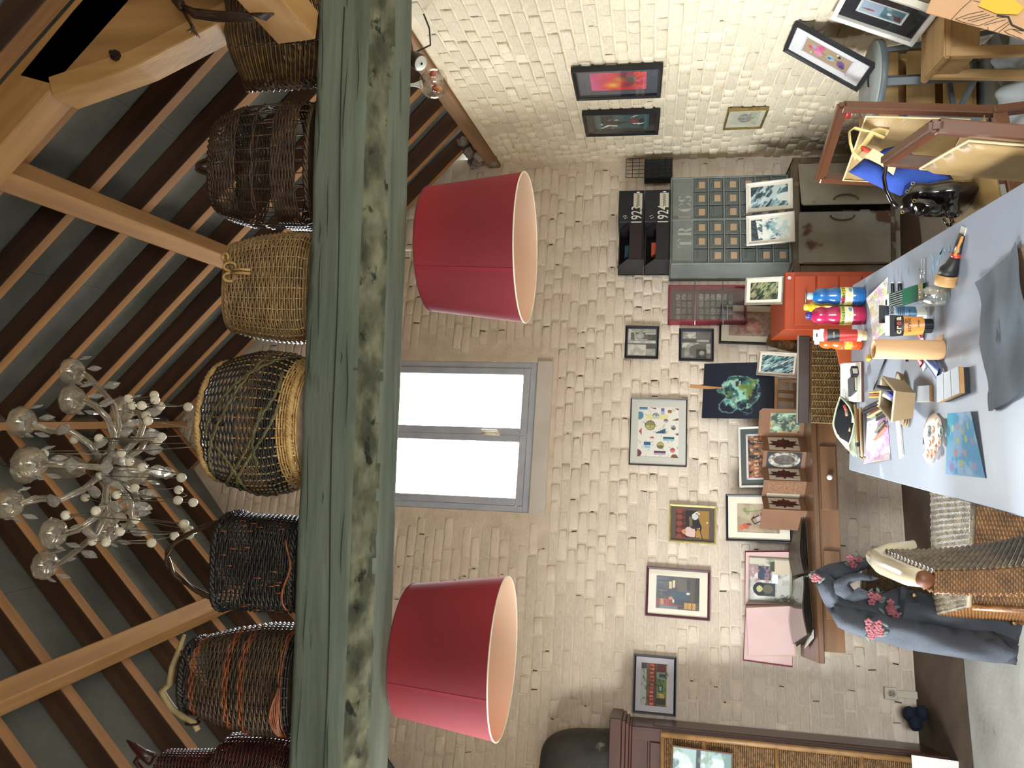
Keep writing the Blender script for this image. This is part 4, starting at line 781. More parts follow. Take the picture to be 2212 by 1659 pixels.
a = Art(60, 84, '#1c2224'); a.rect(.16, .12, .84, .9, '#33585e'); a.rect(.08, .16, .92, .2, '#3f6a70'); a.rect(.08, .82, .92, .86, '#3f6a70'); a.wash(71, 4, '#16191c', .5, .56, 1, ((a.x > .2)&(a.x < .8)&(a.y > .2)&(a.y < .82))*1.0); a.wash(73, 5, '#e6e6e2', .60, .63, 1, ((a.x > .2)&(a.x < .8)&(a.y > .2)&(a.y < .82))*1.0); a.put(np.exp(-((a.x-.55)/.1)**2-((a.y-.68)/.06)**2), '#a83a34'); a.line([(.26, .25), (.34, .32), (.3, .42)], .03, '#dfe0dc')
picture('black framed dark teal abstract with white strokes, on the right wall', onright((1265.5, 286.5), (1257.6, 240.1), (1426, 233.4), (1422.6, 282)), a, .02, m_blk, .0, None, .03, GR)
a = Art(60, 50, '#cdcab0'); a.ell(.5, .5, .3, .25, '#a8b0a4'); a.wash(81, 8, '#5f7684', .55, .62, .8, (np.hypot(a.x-.55, a.y-.55) < .32)*1.0); a.wash(82, 9, '#b08a70', .58, .64, .7, (np.hypot(a.x-.55, a.y-.55) < .32)*1.0); a.wash(83, 6, '#8d9a6c', .58, .64, .6, (a.y > .7)*1.0)
picture('small gold framed pale watercolour low on the right wall', onright((1561.7, 273.6), (1573, 233.4), (1661, 231.1), (1644, 272.9)), a, .012, M('old gold frame', '#8e7640', .4, '#6e5a2e', 30, metal=.4), (.03, .03, .025, .03), M('ivory mount', '#d6d2ba', .8), .02, GR)
a = Art(64, 96, '#a58d6c'); a.ell(.55, .3, .22, .1, '#cf6a8c'); a.ell(.35, .34, .14, .08, '#d988a4'); a.ell(.75, .36, .14, .07, '#c2587c'); a.ell(.5, .16, .09, .05, '#c2503c'); a.ell(.62, .22, .12, .05, '#9c96b8'); a.ell(.45, .58, .16, .09, '#9ab0bc'); a.ell(.42, .56, .06, .04, '#54626c'); a.ell(.4, .8, .2, .08, '#6d4a86'); a.ell(.28, .84, .12, .06, '#4e3268'); a.ell(.75, .72, .08, .03, '#2c2c34'); a.ell(.82, .68, .06, .02, '#d8d4cc'); a.line([(.5, .4), (.48, .75)], .012, '#5b6450'); a.ell(.2, .2, .05, .02, '#e4dcd0')
picture('black framed flower picture standing on the grey stool against the right wall', [right(1697.5, 129, .02), right(1723.7, 69.9, .02), hz(1896.4, 111.8, .625), hz(1859.6, 165.1, .625)], a, .02, m_blk, (.05, .05, .055, .07), m_mwhite, .022, inner=(.008, M('lilac inner mount', '#cfc8d8', .8)))
a = Art(70, 90, '#a9bccb'); a.put(np.clip(a.y*1.5-.4, 0, 1), '#8fa9b8'); a.rect(0, .5, 1, 1, '#5f8a92'); a.wash(91, 6, '#3f6a74', .5, .6, .8, (a.y > .5)*1.0); a.ell(.35, .25, .06, .12, '#b0504a'); a.rect(.32, .1, .37, .3, '#384a86'); a.ell(.25, .2, .03, .08, '#c8a86a'); a.ell(.45, .66, .1, .05, '#dfe2dc'); a.ell(.52, .7, .03, .03, '#9a3c3c'); a.poly([(.15, .8), (.45, .76), (.5, .9), (.2, .95)], '#5c2028'); a.line([(.1, .95), (.5, .72)], .012, '#3a1a20'); a.ell(.8, .6, .12, .06, '#8fb0b0')
picture('white edged black mounted seascape standing on the wooden stool at the top right', [right(1794.8, 47, .02), right(1837, -24, .02), hz(2038, -6, .47), hz(1984, 69.9, .47)], a, .022, m_wht, (.07, .07, .06, .07), M('black mount', '#17171a', .7), .03, inner=(.010, m_mwhite))
# ================================================================ furniture and things along the gable wall
def pxy(pts, Y, o): return [((p := hy(x, y, Y)).x-o[0], p.z-o[2]) for x, y in pts]
ID = MX.Identity(4)
m_rust = M('rusted grey sheet steel', '#979080', .6, '#827a69', 4, bump=.2, bs=20, c3='#5a3a22', c3s=5, c3t=.60, spec=.4)
m_rustf = M('rust brown frame', '#6e604c', .65, '#4e3a28', 7, bump=.3, bs=25, c3='#8a7a60', c3s=9)
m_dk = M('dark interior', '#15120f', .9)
# --- rusted steel cabinet
ma = math.radians(5); mc = root('steel_cabinet', 'rusted grey steel cabinet with two doors, one ajar, in the corner', 'cabinet', (1.0, 5.335, 0), ma)
W, D, H = .80, .36, .675
g = G()
for c_, d_ in (((W/2, D/2, H-.012), (W, D, .024)), ((W/2, D/2, .03), (W, D, .06)), ((.012, D/2, H/2), (.024, D, H)), ((W-.012, D/2, H/2), (.024, D, H)), ((W/2, D-.006, H/2), (W, .012, H))): g.box(c_, d_)
g.build('carcass', m_rust, mc, bev=.003)
g = G()
for c_, d_ in (((W/2, -.004, H-.022), (W, .012, .044)), ((.024, -.004, H/2), (.048, .012, H-.09)), ((W-.024, -.004, H/2), (.048, .012, H-.09)), ((W/2, -.004, .05), (W, .012, .03))): g.box(c_, d_)
g.build('front_frame', m_rustf, mc, bev=.003)
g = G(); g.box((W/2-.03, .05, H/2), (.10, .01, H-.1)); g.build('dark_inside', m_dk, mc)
for k, (x, w_, h_, c_) in enumerate(((.385, .05, .11, '#6a4226'), (.40, .07, .06, '#8d8674'), (.41, .05, .07, '#4d3a2e'), (.39, .06, .09, '#6b2a22'), (.40, .05, .08, '#7c5a3a'))): g = G(); g.box((x, .035, .11+.105*k), (w_, .03, h_)); g.build('stored_box', M('stored box %d' % k, c_, .8), mc)
L_ = .355; Hd = .575
for nm, x0, sgn, ang_ in (('door', .052, 1, -.03), ('door', W-.052, -1, .34)):
    dr = root(nm, None, None, (x0, -.012, .07)); dr.parent = mc; dr.rotation_euler = (0, 0, ang_)
    dpts = [(.004, 0), (L_-.012, 0), (L_, .012), (L_, Hd-.012), (L_-.012, Hd), (.004, Hd)]; g = G(); g.prism([(sgn*x, z) for x, z in dpts], -.016, 0); g.build('door_leaf', m_rust, dr, bev=.004)
    g = G(); g.tube([(sgn*(L_-.03-.035*math.sin(t)), -.018-.012*math.sin(t), .30+.075*math.cos(t)) for t in np.linspace(0, PI, 9)], .006, 6); g.build('pull_handle', m_rustf, dr, True)
    g = G(); g.box((sgn*.004, -.01, Hd/2), (.012, .02, Hd*.9)); g.build('hinge_strip', m_rustf, dr)
# --- small-parts drawer unit on top
m_tric = M('grey hammered steel', '#7f837c', .5, '#70746d', 5, bump=.1, bs=60); m_trid = M('dark grey drawer steel', '#636863', .5, '#585d58', 6); m_card = M('buff card', '#b09474', .8)
m_sten = M('stencil paint', '#a3a49a', .8)
bl, br = hz(1711, 569, .677), hz(1702, 372, .677); dx = (br-bl); wdt = dx.length; ta = math.atan2(dx.y, dx.x)*.55+math.radians(13.7)*.45
tu = root('drawer_unit', 'grey steel small-parts drawer unit stencilled TRICS with card labels', 'drawer unit', bl, ta); W = .60; D = .27; H = hy(1447, 567, bl.y).z-.677
W = (hy(1452, 374, bl.y+W*math.sin(ta)*.95)-hy(1447, 567, bl.y)).length
g = G()
for c_, d_ in (((W/2, D/2, H-.006), (W, D, .012)), ((W/2, D/2, .006), (W, D, .012)), ((.006, D/2, H/2), (.012, D, H)), ((W-.006, D/2, H/2), (.012, D, H)), ((W/2, D-.004, H/2), (W, .008, H))): g.box(c_, d_)
g.build('carcass', m_tric, tu, bev=.002)
hd = .135*H/.765; rows_ = 6; rh = (H-.024-hd)/rows_; cw = (W-.024-.012)/6
for i in range(rows_+1): g = G(); g.box((W/2, .004, .012+rh*i), (W-.024, .012, .010)); g.build('rail', m_tric, tu)
g = G(); g.box((W/2, .004, H/2), (.012, .014, H-.024)); g.build('centre_post', m_tric, tu)
g = G(); g.box((W/2, .012, H-.012-hd/2), (W-.024, .006, hd-.006)); g.build('header_plate', m_tric, tu)
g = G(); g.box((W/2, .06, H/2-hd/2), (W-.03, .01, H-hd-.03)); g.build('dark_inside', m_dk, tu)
nocard = {(0, 0), (1, 3), (3, 0), (3, 1)}
for i in range(6):
    for j in range(6):
        x = .012+cw*(j+.5)+(.012 if j > 2 else 0); z = H-hd-.012-rh*(i+.5)
        d_ = root('drawer', None, None, (x, .006, z)); d_.parent = tu
        g = G(); g.box((0, .02, 0), (cw-.006, .04, rh-.014)); g.build('drawer_front', m_trid, d_, bev=.0025)
        g = G(); g.box((0, -.006, rh*.22), (cw*.62, .012, .012)); g.build('pull', m_trid, d_, bev=.003)
        g = G(); g.box((0, -.0015, -rh*.08), (cw*.46, .003, rh*.40)); g.build('label_card' if (i, j) not in nocard else 'label_holder', m_card if (i, j) not in nocard else m_trid, d_)
zc = H-.012-hd*.62; hh = hd*.66; lx = .18*W
def stroke(g, x0, z0, x1, z1): g.box(((x0+x1)/2, .0082, (z0+z1)/2), (abs(x1-x0), .0012, abs(z1-z0)))
def arcs(g, cx, cz, rx, rz_, a0, a1, tk):
    n = 14; P = [(cx+rx*math.cos(a), cz+rz_*math.sin(a)) for a in np.linspace(a0, a1, n)]; Q = [(cx+(rx-tk*abs(math.cos(a))-.003)*math.cos(a), cz+(rz_-.004)*math.sin(a)) for a in np.linspace(a0, a1, n)]
    g.prism(P+Q[::-1], .0076, .0088)
x = W*.225; z0, z1 = zc-hh/2, zc+hh/2; u = W*.028
def letter(f): g = G(); f(g); g.build('stencil_letter', m_sten, tu)
letter(lambda g: (stroke(g, x, z0, x+u, z1-.012), stroke(g, x-u*1.3, z1-.008, x-.003, z1), stroke(g, x+u+.003, z1-.008, x+u*2.3, z1), stroke(g, x-u*1.3, z1-.02, x-u*1.1, z1), stroke(g, x+u*2.1, z1-.02, x+u*2.3, z1), stroke(g, x-u*.4, z0-.001, x+u*1.4, z0+.006)))
x += W*.105; letter(lambda g: (stroke(g, x, z0, x+u, z1), arcs(g, x+u+.004, z0+hh*.74, u*1.7, hh*.26, -PI/2, PI/2, u*.9), g.prism([(x+u*1.3, z0+hh*.46), (x+u*2.1, z0+hh*.46), (x+u*3.1, z0), (x+u*2.2, z0)], .0076, .0088), stroke(g, x-u*.4, z0, x+u*1.4, z0+.006)))
x += W*.19; letter(lambda g: (stroke(g, x, z0, x+u, z1), stroke(g, x-u*.5, z0, x+u*1.5, z0+.006), stroke(g, x-u*.5, z1-.006, x+u*1.5, z1)))
x += W*.105; letter(lambda g: (arcs(g, x+u, zc, u*1.9, hh*.5, PI*.58, PI*1.42, u), arcs(g, x+u, zc, u*1.9, hh*.5, PI*.12, PI*.42, u*.5), arcs(g, x+u, zc, u*1.9, hh*.5, PI*1.58, PI*1.88, u*.5)))
x += W*.125; letter(lambda g: (arcs(g, x, z0+hh*.75, u*1.3, hh*.25, PI*.1, PI*1.45, u*.8), arcs(g, x, z0+hh*.25, u*1.3, hh*.25, -PI*.9, PI*.45, u*.8)))
# --- black filing boxes
m_bbox = M('black painted tin', '#2a2b2d', .55, '#202124', 6, bump=.1, spec=.4); m_bboxl = M('blue black tin', '#232831', .4, '#1a1c22', 5); m_brn = M('brown black tin', '#2a2022', .5)
zt = .677+H; vz = (hy(1333, 500, bl.y).z-zt)/2
for k, (num, small, lblw) in enumerate((('1924', '11', .15), ('1923', '10', .15))):
    bw = .545; bxr = root('filing_box', ('lower' if k == 0 else 'upper')+' black tin filing box numbered '+num+' in white', 'filing box', V3(bl)+V3((math.cos(ta)*.02, math.sin(ta)*.02, H+vz*k)), ta, 'black tin filing boxes'); h_ = vz-.003; pw = .255; D2 = .215
    y0 = -.04
    g = G(); g.box((bw-pw/2, (y0+D2)/2, h_/2), (pw, D2-y0, h_)); g.build('number_panel', m_bbox, bxr, bev=.003)
    pent = [(y0, .01), (y0+.235, .01), (y0+.235, h_*.92), (y0+.12, h_), (y0, h_*.58)]
    for xx, mt in ((.0, m_bboxl), (bw-pw-.01, m_brn)): g = G(); g.prism([(a, b) for a, b in pent], xx, xx+.006, MX(((0, 1, 0, 0), (1, 0, 0, 0), (0, 0, 1, 0), (0, 0, 0, 1)))); g.build('side_plate', mt, bxr)
    g = G(); g.box(((bw-pw)/2, (y0+D2)/2, .006), (bw-pw, D2-y0, .012)); g.build('floor_plate', m_brn, bxr)
    g = G(); g.box(((bw-pw)/2, y0+.003, h_*.27), (bw-pw, .006, h_*.54)); g.build('front_flap', m_brn if k else m_bbox, bxr, bev=.001)
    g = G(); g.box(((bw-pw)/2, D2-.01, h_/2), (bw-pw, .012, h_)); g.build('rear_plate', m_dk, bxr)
    g = G(); g.box(((bw-pw)/2, y0+.17, h_-.01), (bw-pw, .14, .008)); g.build('top_plate', m_brn, bxr)
    g = G(); g.box((.08 if k else .10, y0+.06, h_*.40), (.09, .05, h_*.62)); g.build('folded_paper', M('teal paper', '#1c3c4a', .7) if k else M('red paper', '#a3402a', .7), bxr)
    x0 = bw-pw
    n_ = text('number', num, h_*.58, T(x0+.055, y0-.0012, .017) @ FRONT, M('white stencil paint', '#cfcabc', .8), bxr, sx=.72, bold=.0006)
    text('small_number', small, h_*.20, T(x0+.045, y0-.0012, h_*.66) @ FRONT @ rot(.5, 'Z'), MATS['white stencil paint'], bxr)
    g = G(); g.box((bw-.085, y0-.002, .045), (.115, .003, h_*.34)); lb = g.build('paper_label', M('yellowed label', '#c2bba6', .8), bxr)
    g = G(); g.tube([(bw-.135+.1*t, y0-.0042, .044+.012*math.sin(t*40)*(1-.3*t)) for t in np.linspace(0, 1, 60)], .0012, 4); g.build('handwriting', M('ink', '#3a342c', .8), lb, True)
    g = G(); g.tube([(bw-.02, y0-.004+.004*math.cos(a), .045+.014*math.sin(a)) for a in np.linspace(0, 2*PI, 9)[:-1]], .003, 5, True); g.build('ring_pull', m_steel, bxr, True)
wc = root('wire_basket', 'black wire tray standing in the corner behind the filing boxes', 'tray', hy(1452, 376, 5.62)+V3((.0, 0, 0)), ta)
g = G(); X0, X1, Z1 = -.02, .14, hy(1352, 376, 5.62).z-hy(1452, 376, 5.62).z
for k in range(6): g.tube([(X0+(X1-X0)*k/5, 0, 0), (X0+(X1-X0)*k/5, 0, Z1)], .0022, 5)
for k in range(8): g.tube([(X0, 0, Z1*k/7), (X1, 0, Z1*k/7)], .0022, 5)
g.build('wire_grid', M('black wire', '#17181a', .5), wc, True, kind='stuff')
g = G(); g.box(((X0+X1)/2, .05, Z1*.3), (X1-X0, .08, Z1*.6)); g.build('tray_box', m_bbox, wc, bev=.003)
# two sea pictures leaning on the drawer unit
a = marble(101, 84, 62, ['#3d5a62', '#22343c', '#7fa0a4', '#1b2a32', '#c8d4cf'], .3); a.ell(.42, .92, .2, .22, '#cfd4c8'); a.a = np.rot90(a.a, 0).copy()
def unit_lean(px4, dy0, dy1): return [hy(*px4[0], dy1), hy(*px4[1], dy1), hy(*px4[2], dy0), hy(*px4[3], dy0)]
picture('white framed dark sea picture leaning on the drawer unit, right one of the two', unit_lean(((1612, 463), (1612.5, 399), (1712, 385), (1714, 450)), 5.20, 5.27), np.zeros(0) if False else a, .016, m_wht, .014, m_mount, .02, 'two sea pictures leaning on the drawer unit', .004)
a = Art(62, 84, '#dfe0d4'); a.poly([(0, 0), (1, 0), (1, .12), (0, .2)], '#2c3438'); a.wash(111, 7, '#3f5358', .5, .56, .9, (a.y < .3)*1.0, sx=.5, sy=2, ang=-.9); a.put(np.exp(-((a.y-.55-.1*np.sin(a.x*7))/.1)**2)*np.clip((a.noise(112, 12)-.4)*6, 0, 1), '#2a3f48'); a.put(np.exp(-((a.y-.62-.1*np.sin(a.x*7))/.16)**2)*np.clip((a.noise(113, 8)-.5)*6, 0, 1), '#7fb0b4'); a.wash(114, 6, '#a9c8c6', .55, .65, .7, (a.y > .6)*1.0)
picture('white framed breaking wave picture leaning on the drawer unit, left one of the two', unit_lean(((1613, 533), (1612.5, 469), (1716, 456), (1718, 522)), 5.16, 5.23), a, .016, m_wht, .014, m_mount, .02, 'two sea pictures leaning on the drawer unit', .004)
# --- orange drawer cabinet
m_or = M('orange enamel', '#a8431c', .45, '#97391a', 3, spec=.4)
oc = root('orange_cabinet', 'orange metal drawer cabinet behind the table', 'cabinet', (.515, 4.44, 0), .02); W, D, H = .325, .52, .87
g = G(); g.box((W/2, D/2+.006, H/2), (W, D, H)); g.build('carcass', m_or, oc, bev=.004)
for k in range(6):
    z = H-.045-.118*(k+.5); d_ = root('drawer', None, None, (W/2, 0, z)); d_.parent = oc; g = G(); g.box((0, 0, 0), (W-.05, .016, .112)); g.build('drawer_front', m_or, d_, bev=.003)
    g = G(); g.tube([(-.045, -.008, 0), (-.045, -.024, 0), (.045, -.024, 0), (.045, -.008, 0)], .0045, 6); g.build('handle', m_steel, d_, True)
g = G(); g.lathe([(.010, 0), (.010, .006)], 14, T(W-.035, .006, H-.022) @ rot(PI/2, 'X')); g.build('lock', m_steel, oc)
# --- red display case on the wall
rc = root('display_case', 'shallow dark red wall display case with small pale tiles behind acrylic', 'display case', mx=frame_of(back(1610, 704, .0), V3(bd)))
h_ = (back(1442, 704)-back(1610, 704)).length; w_ = (back(1500, 627)-back(1500, 704)).length
m_rr = M('dark red lacquer', '#7e2430', .45); m_rr2 = M('plum backing', '#5a3440', .7)
g = G()
for c_, d_ in (((w_/2, -.045, .005), (w_, .09, .01)), ((w_/2, -.045, h_-.005), (w_, .09, .01)), ((.005, -.045, h_/2), (.01, .09, h_)), ((w_-.005, -.045, h_/2), (.01, .09, h_))): g.box(c_, d_)
g.build('case_frame', m_rr, rc, bev=.001); g = G(); g.box((w_/2, -.006, h_/2), (w_, .01, h_)); g.build('case_back', m_rr2, rc)
r = random.Random(5)
for i in range(10):
    for j in range(4):
        if i in (3,): continue
        c_ = r.choice(('#97a396', '#6f7c74', '#b4b8a6', '#59655f', '#a9b0a0', '#7e6f66')); g = G(); g.box((.035+.042*j*(w_-.05)/.17, -.03, h_-.07-.040*i), (.034*(w_-.05)/.16, .03, .031)); g.build('tile', M('case tile '+c_, c_, .5, '#3c4440', 90), rc, bev=.002)
g = G(); g.box((w_/2, -.087, h_/2), (w_-.02, .002, h_-.02)); g.build('acrylic_front', Mglass('acrylic', (.93, .9, .92), .10, .05), rc)
for z in (h_*.655, h_*.30): g = G(); g.tube([(-.03, -.094, z), (w_+.04, -.094, z)], .0022, 6); g.build('hanging_rod', m_steel, rc, True)
# --- sideboard
m_sb = wood('oiled brown walnut', '#6d4d33', '#4a3322', .3, 0, 8, .12, .3); m_sbd = wood('sideboard drawer walnut', '#7a5638', '#5b3f28', .45, 0, 9, .12)
sa = math.radians(12.6); so = V3((-1.265, 4.345, 0)); sb = root('sideboard', 'long low walnut sideboard with a white knobbed drawer against the gable wall', 'sideboard', so, sa); SL = 1.78; SD = .50
g = G(); g.box((SL/2, SD/2, SBZ-.015), (SL, SD, .03)); g.build('top', m_sb, sb, bev=.004)
g = G()
for c_, d_ in (((SL/2, .035, SBZ-.085), (SL-.12, .02, .11)), ((SL/2, SD-.03, SBZ-.085), (SL-.12, .02, .11)), ((.07, SD/2, SBZ-.085), (.02, SD-.08, .11)), ((SL-.07, SD/2, SBZ-.085), (.02, SD-.08, .11))): g.box(c_, d_)
g.build('apron', m_sbd, sb, bev=.002)
for x in (.22, .80, 1.33):
    d_ = root('drawer', None, None, (x+.19, .02, SBZ-.088)); d_.parent = sb; g = G(); g.box((0, 0, 0), (.36, .018, .085)); g.build('drawer_front', m_sbd, d_, bev=.003)
    g = G(); g.lathe([(.006, 0), (.006, .008), (.015, .014), (.016, .020), (.010, .026)], 16, T(.0, -.009, 0) @ rot(PI/2, 'X')); g.build('knob', M('white porcelain', '#dcdcd6', .25), d_, True)
for x, y in ((.30, .07), (SL-.10, .07), (.30, SD-.07), (SL-.10, SD-.07)): g = G(); g.box((x, y, (SBZ-.03)/2), (.05, .05, SBZ-.03), None, 1.0); g.build('leg', m_sbd, sb, bev=.004)
# --- open scrapbook leaning against the wall
m_pink = M('pink scrapbook page', '#c7a8a2', .8, '#bd9c95', 3); m_cover = M('dark red book cloth', '#6a2630', .7); m_page = M('cream page edges', '#b99f84', .8)
Yb = 4.86
sk = root('scrapbook', 'open pink scrapbook with a collage page, standing at the left end of the sideboard', 'scrapbook', hy(1714, 1312, 4.90)); o = V3(sk.location); o.z = SBZ; sk.location = o
def board(poly, yA, th, name, mat, par, bev=0): g = G(); g.prism(pxy(poly, yA, o), yA-o.y, yA-o.y+th); return g.build(name, mat, par, bev=bev)
board([(1609, 1308), (1609, 1190), (1711, 1189), (1711, 1308)], 4.955, .006, 'cover', m_cover, sk); board([(1610, 1307), (1611, 1193), (1711, 1192), (1710, 1307)], 4.948, .004, 'end_paper', m_pink, sk)
board([(1605, 1427), (1611, 1306), (1713, 1306), (1712, 1442)], 4.93, .006, 'cover', m_cover, sk); board([(1607, 1424), (1612, 1308), (1712, 1308), (1711, 1438)], 4.924, .004, 'end_paper', m_pink, sk)
board([(1618, 1417), (1613, 1310), (1712, 1308), (1722, 1418)], 4.885, .030, 'page_block', m_page, sk, .002); board([(1617, 1417), (1612, 1313), (1711, 1309), (1718, 1414)], 4.876, .006, 'front_page', m_pink, sk, .001)
a = Art(96, 90, '#a39f94'); a.wash(121, 6, '#5d5f4a', .5, .6, .6); a.wash(122, 5, '#c4bdb4', .5, .6, .8); a.put(((a.x < .05)|(a.x > .96)|(a.y < .05)|(a.y > .95))*1.0, '#6a6a4c', .6); a.rect(.14, .22, .44, .62, '#2c3136'); a.ell(.30, .26, .15, .15, '#15161a'); a.ell(.30, .26, .07, .07, '#a9a468'); a.ell(.3, .45, .1, .12, '#54503f'); a.rect(.5, .22, .82, .52, '#2f3748'); a.wash(123, 10, '#8f6a68', .52, .6, .8, ((a.x > .45)&(a.x < .85)&(a.y < .55))*1.0); a.rect(.44, .55, .64, .68, '#c9cbc4'); a.rect(.46, .57, .62, .66, '#e1e3dc'); a.rect(.70, .50, .92, .66, '#39402e'); a.rect(.66, .60, .96, .95, '#b9a890'); a.rect(.85, .02, .98, .4, '#b5ab98'); a.rect(.1, .66, .4, .95, '#aaa79c')
for k in range(7): a.ell(.12+.03*math.cos(k), .78+.025*k, .05, .04, '#24221f', .8, .25)
Rr = pxy([(1615.8, 1301), (1616, 1202), (1712, 1203), (1711, 1304.8)], 4.93, o); art_mesh('collage_page', a, .9*(Rr[1][0]-Rr[0][0])*1.08, (Rr[0][1]-Rr[3][1])*.99, 0, sk).location = ((Rr[0][0]+Rr[1][0])/2, 4.938-o.y, (Rr[0][1]+Rr[3][1])/2)
# --- leaf accordion book
m_kraft = M('kraft board', '#7d5a41', .8, '#704f38', 5); lp = root('accordion_book', 'brown accordion fold book with pressed leaves, standing open on the sideboard', 'book', (-.3, 4.72, SBZ)); o = V3(lp.location)
ys = [884, 944, 976, 1012, 1040, 1076, 1103, 1146]; dz = [4.80, 4.84, 4.74, 4.80, 4.72, 4.80, 4.70, 4.80]
leafp = [(0, -.5), (.06, -.3), (.3, -.36), (.25, -.2), (.5, -.12), (.34, 0), (.42, .2), (.2, .18), (.18, .32), (.06, .3), (0, .5), (-.06, .3), (-.18, .32), (-.2, .18), (-.42, .2), (-.34, 0), (-.5, -.12), (-.25, -.2), (-.3, -.36), (-.06, -.3)]
m_leaf = M('pressed maple leaf', '#4e2118', .7, '#3a1812', 12)
for k in range(7):
    A, B = hy(1723, ys[k+1], dz[k+1]), hy(1723, ys[k], dz[k]); A.z = B.z = SBZ; hgt = .24 if k < 6 else .25; v = B-A; fr = frame_of(A-o, v); ww = v.length
    pn_ = root('panel', None, None, mx=fr); pn_.parent = lp; pn_.matrix_local = fr; g = G(); g.prism([(0, 0), (ww, 0), (ww, hgt), (ww*.9 if k == 0 else ww, hgt+(.02 if k == 0 else 0)), (0, hgt+(.02 if k == 0 else 0))], 0, .003); g.build('panel_board', m_kraft, pn_)
    cx2, cz2 = ww/2, hgt*.5
    if k in (1, 3, 5):
        g = G(); g.box((cx2, -.001, cz2), (ww*.82, .0016, hgt*.72)); g.build('pale_inset', M('pale inset', '#b8ab98', .8), pn_)
        g = G(); g.prism([(cx2+b*ww*.95*.8, cz2+a_*hgt*.74) for a_, b in leafp], -.0045, -.002); g.build('maple_leaf', m_leaf, pn_)
    if k == 0: a = Art(40, 44, '#6d7e64'); a.wash(131, 4, '#2a3a34', .45, .55); a.wash(132, 5, '#8fae90', .52, .6); a.wash(133, 4, '#a8824e', .58, .66, .8); art_mesh('painted_print', a, ww*.72, hgt*.70, -.002, pn_, None, cx2, cz2-.01)
    if k == 2:
        g = G(); g.box((cx2, -.001, cz2), (ww*.92, .0016, hgt*.82)); g.build('dark_inset', M('dark inset', '#1a1c20', .6), pn_)
        for rr, c_, yy in ((.46, '#b5aa9a', -.0028), (.30, '#5d5348', -.0036)): g = G(); g.prism([(cx2+rr*ww*math.cos(t), cz2+rr*hgt*.82*math.sin(t)) for t in np.linspace(0, 2*PI, 29)[:-1]], yy, yy+.001); g.build('round_print', M('round print '+c_, c_, .7, '#3a342e', 40), pn_)
    if k == 4: g = G(); g.box((cx2+ww*.08, -.001, cz2), (ww*.7, .0016, hgt*.78)); g.build('ribbed_inset', M('corrugated card', '#8a6549', .85, '#6a4a34', 80, (1, .05, 1)), pn_); g = G(); g.box((ww*.13, -.001, cz2), (ww*.22, .0016, hgt*.78)); g.build('pale_strip', MATS['pale inset'], pn_)
# --- clear sleeves lying open
m_slv2 = Mglass('clear sleeve film', (.88, .85, .80), .30, .08, .10, '#d8cbb8'); m_photo = M('dark sleeve sheet', '#3c342c', .5, '#574a3c', 14)
for lab, px_, n_ in (('open album of clear sleeves with dark sheets, right one on the sideboard', [(1724, 1245), (1727, 1128), (1741, 1118), (1748, 1238)], 5), ('open album of clear sleeves catching the light, left one at the sideboard end', [(1716, 1400), (1723, 1255), (1748, 1245), (1758, 1372)], 6)):
    P = [hz(x, y, SBZ+.002) for x, y in px_]; rt = root('sleeve_album', lab, 'album', (P[0]+P[2])/2, group='open albums on the sideboard'); o = V3(rt.location)
    for k in range(n_):
        def fs(u, v, k=k): b = P[0].lerp(P[1], u).lerp(P[3].lerp(P[2], u), v); return b-o+V3((0, 0, .003+.006*k+(.03+.008*k)*math.sin(PI*min(1, .15+u*.9))**2*(1-.5*v)*.5))
        g = G(); g.grid(fs, 14, 6); g.build('clear_sleeve' if k % 2 else 'dark_sheet', m_slv2 if k % 2 else m_photo, rt, True)
    g = G(); g.grid(lambda u, v: P[0].lerp(P[1], u).lerp(P[3].lerp(P[2], u), v)-o+V3((0, 0, .001)), 2, 2); g.build('album_cover', M('brown album cover', '#4c3a2c', .5), rt, solid=.002)
wp = root('paper_slip', 'small white paper slip under the left sleeve album', 'paper', hz(1748, 1385, SBZ+.006)); o = V3(wp.location)
g = G(); g.add([hz(x, y, SBZ+.006+.01*(i == 0))-o for i, (x, y) in enumerate(((1737, 1402), (1742, 1383), (1757, 1360), (1758, 1378)))], [(0, 1, 2, 3)]); g.build('slip', M('white paper', '#e4e2dc', .7), wp, solid=.001)
# --- rattan chair with a dark rim behind the table, orange board
m_rat = M('dark woven rattan', '#6a5028', .7, '#4a3618', 60, (1, 1, 1), .4, .6, .3, 150); m_rat2 = M('lighter rattan', '#8a6c3c', .7); m_rim = M('dark brown rim', '#352720', .35)  # stakes get a lighter rattan colour than the weave
ra, rb = hy(1727, 912, 4.02), hy(1727, 728, 4.06); rch = root('rattan_chair', 'square backed dark rattan chair seen from behind the table, with a dark top rim', 'chair', (ra.x, 4.04, 0)); o = V3(rch.location); w_ = rb.x-ra.x; ht = ra.z
gs, gw = weave(lambda u, v: (w_*u, 0, .40+(ht-.46)*v), 13, list(np.linspace(.01, .99, 64)), .004, .0034, False)
gs.build('back_stakes', m_rat2, rch, True, kind='stuff'); gw.build('woven_back', m_rat, rch, True, kind='stuff'); g = G(); g.box((w_/2, .012, .40+(ht-.46)/2), (w_, .008, ht-.46)); g.build('back_lining', m_rat, rch)
g = G(); g.box((w_/2, .012, ht-.022), (w_+.01, .035, .055)); g.build('top_rim', m_rim, rch, bev=.004)
g = G(); g.box((w_/2, .012, ht+.006), (w_+.012, .037, .002)); g.build('rim_edge', M('lit rim edge', '#8d8578', .3), rch)  # pale strip paints the window light along the top edge
g = G(); g.box((w_/2, -.10, .40), (w_, .20, .05)); g.build('seat', m_rat, rch, bev=.006)
for x in (.025, w_-.025):
    for y in (-.17, .01): g = G(); g.box((x, y, .19), (.035, .035, .38)); g.build('leg', m_rim, rch, bev=.003)
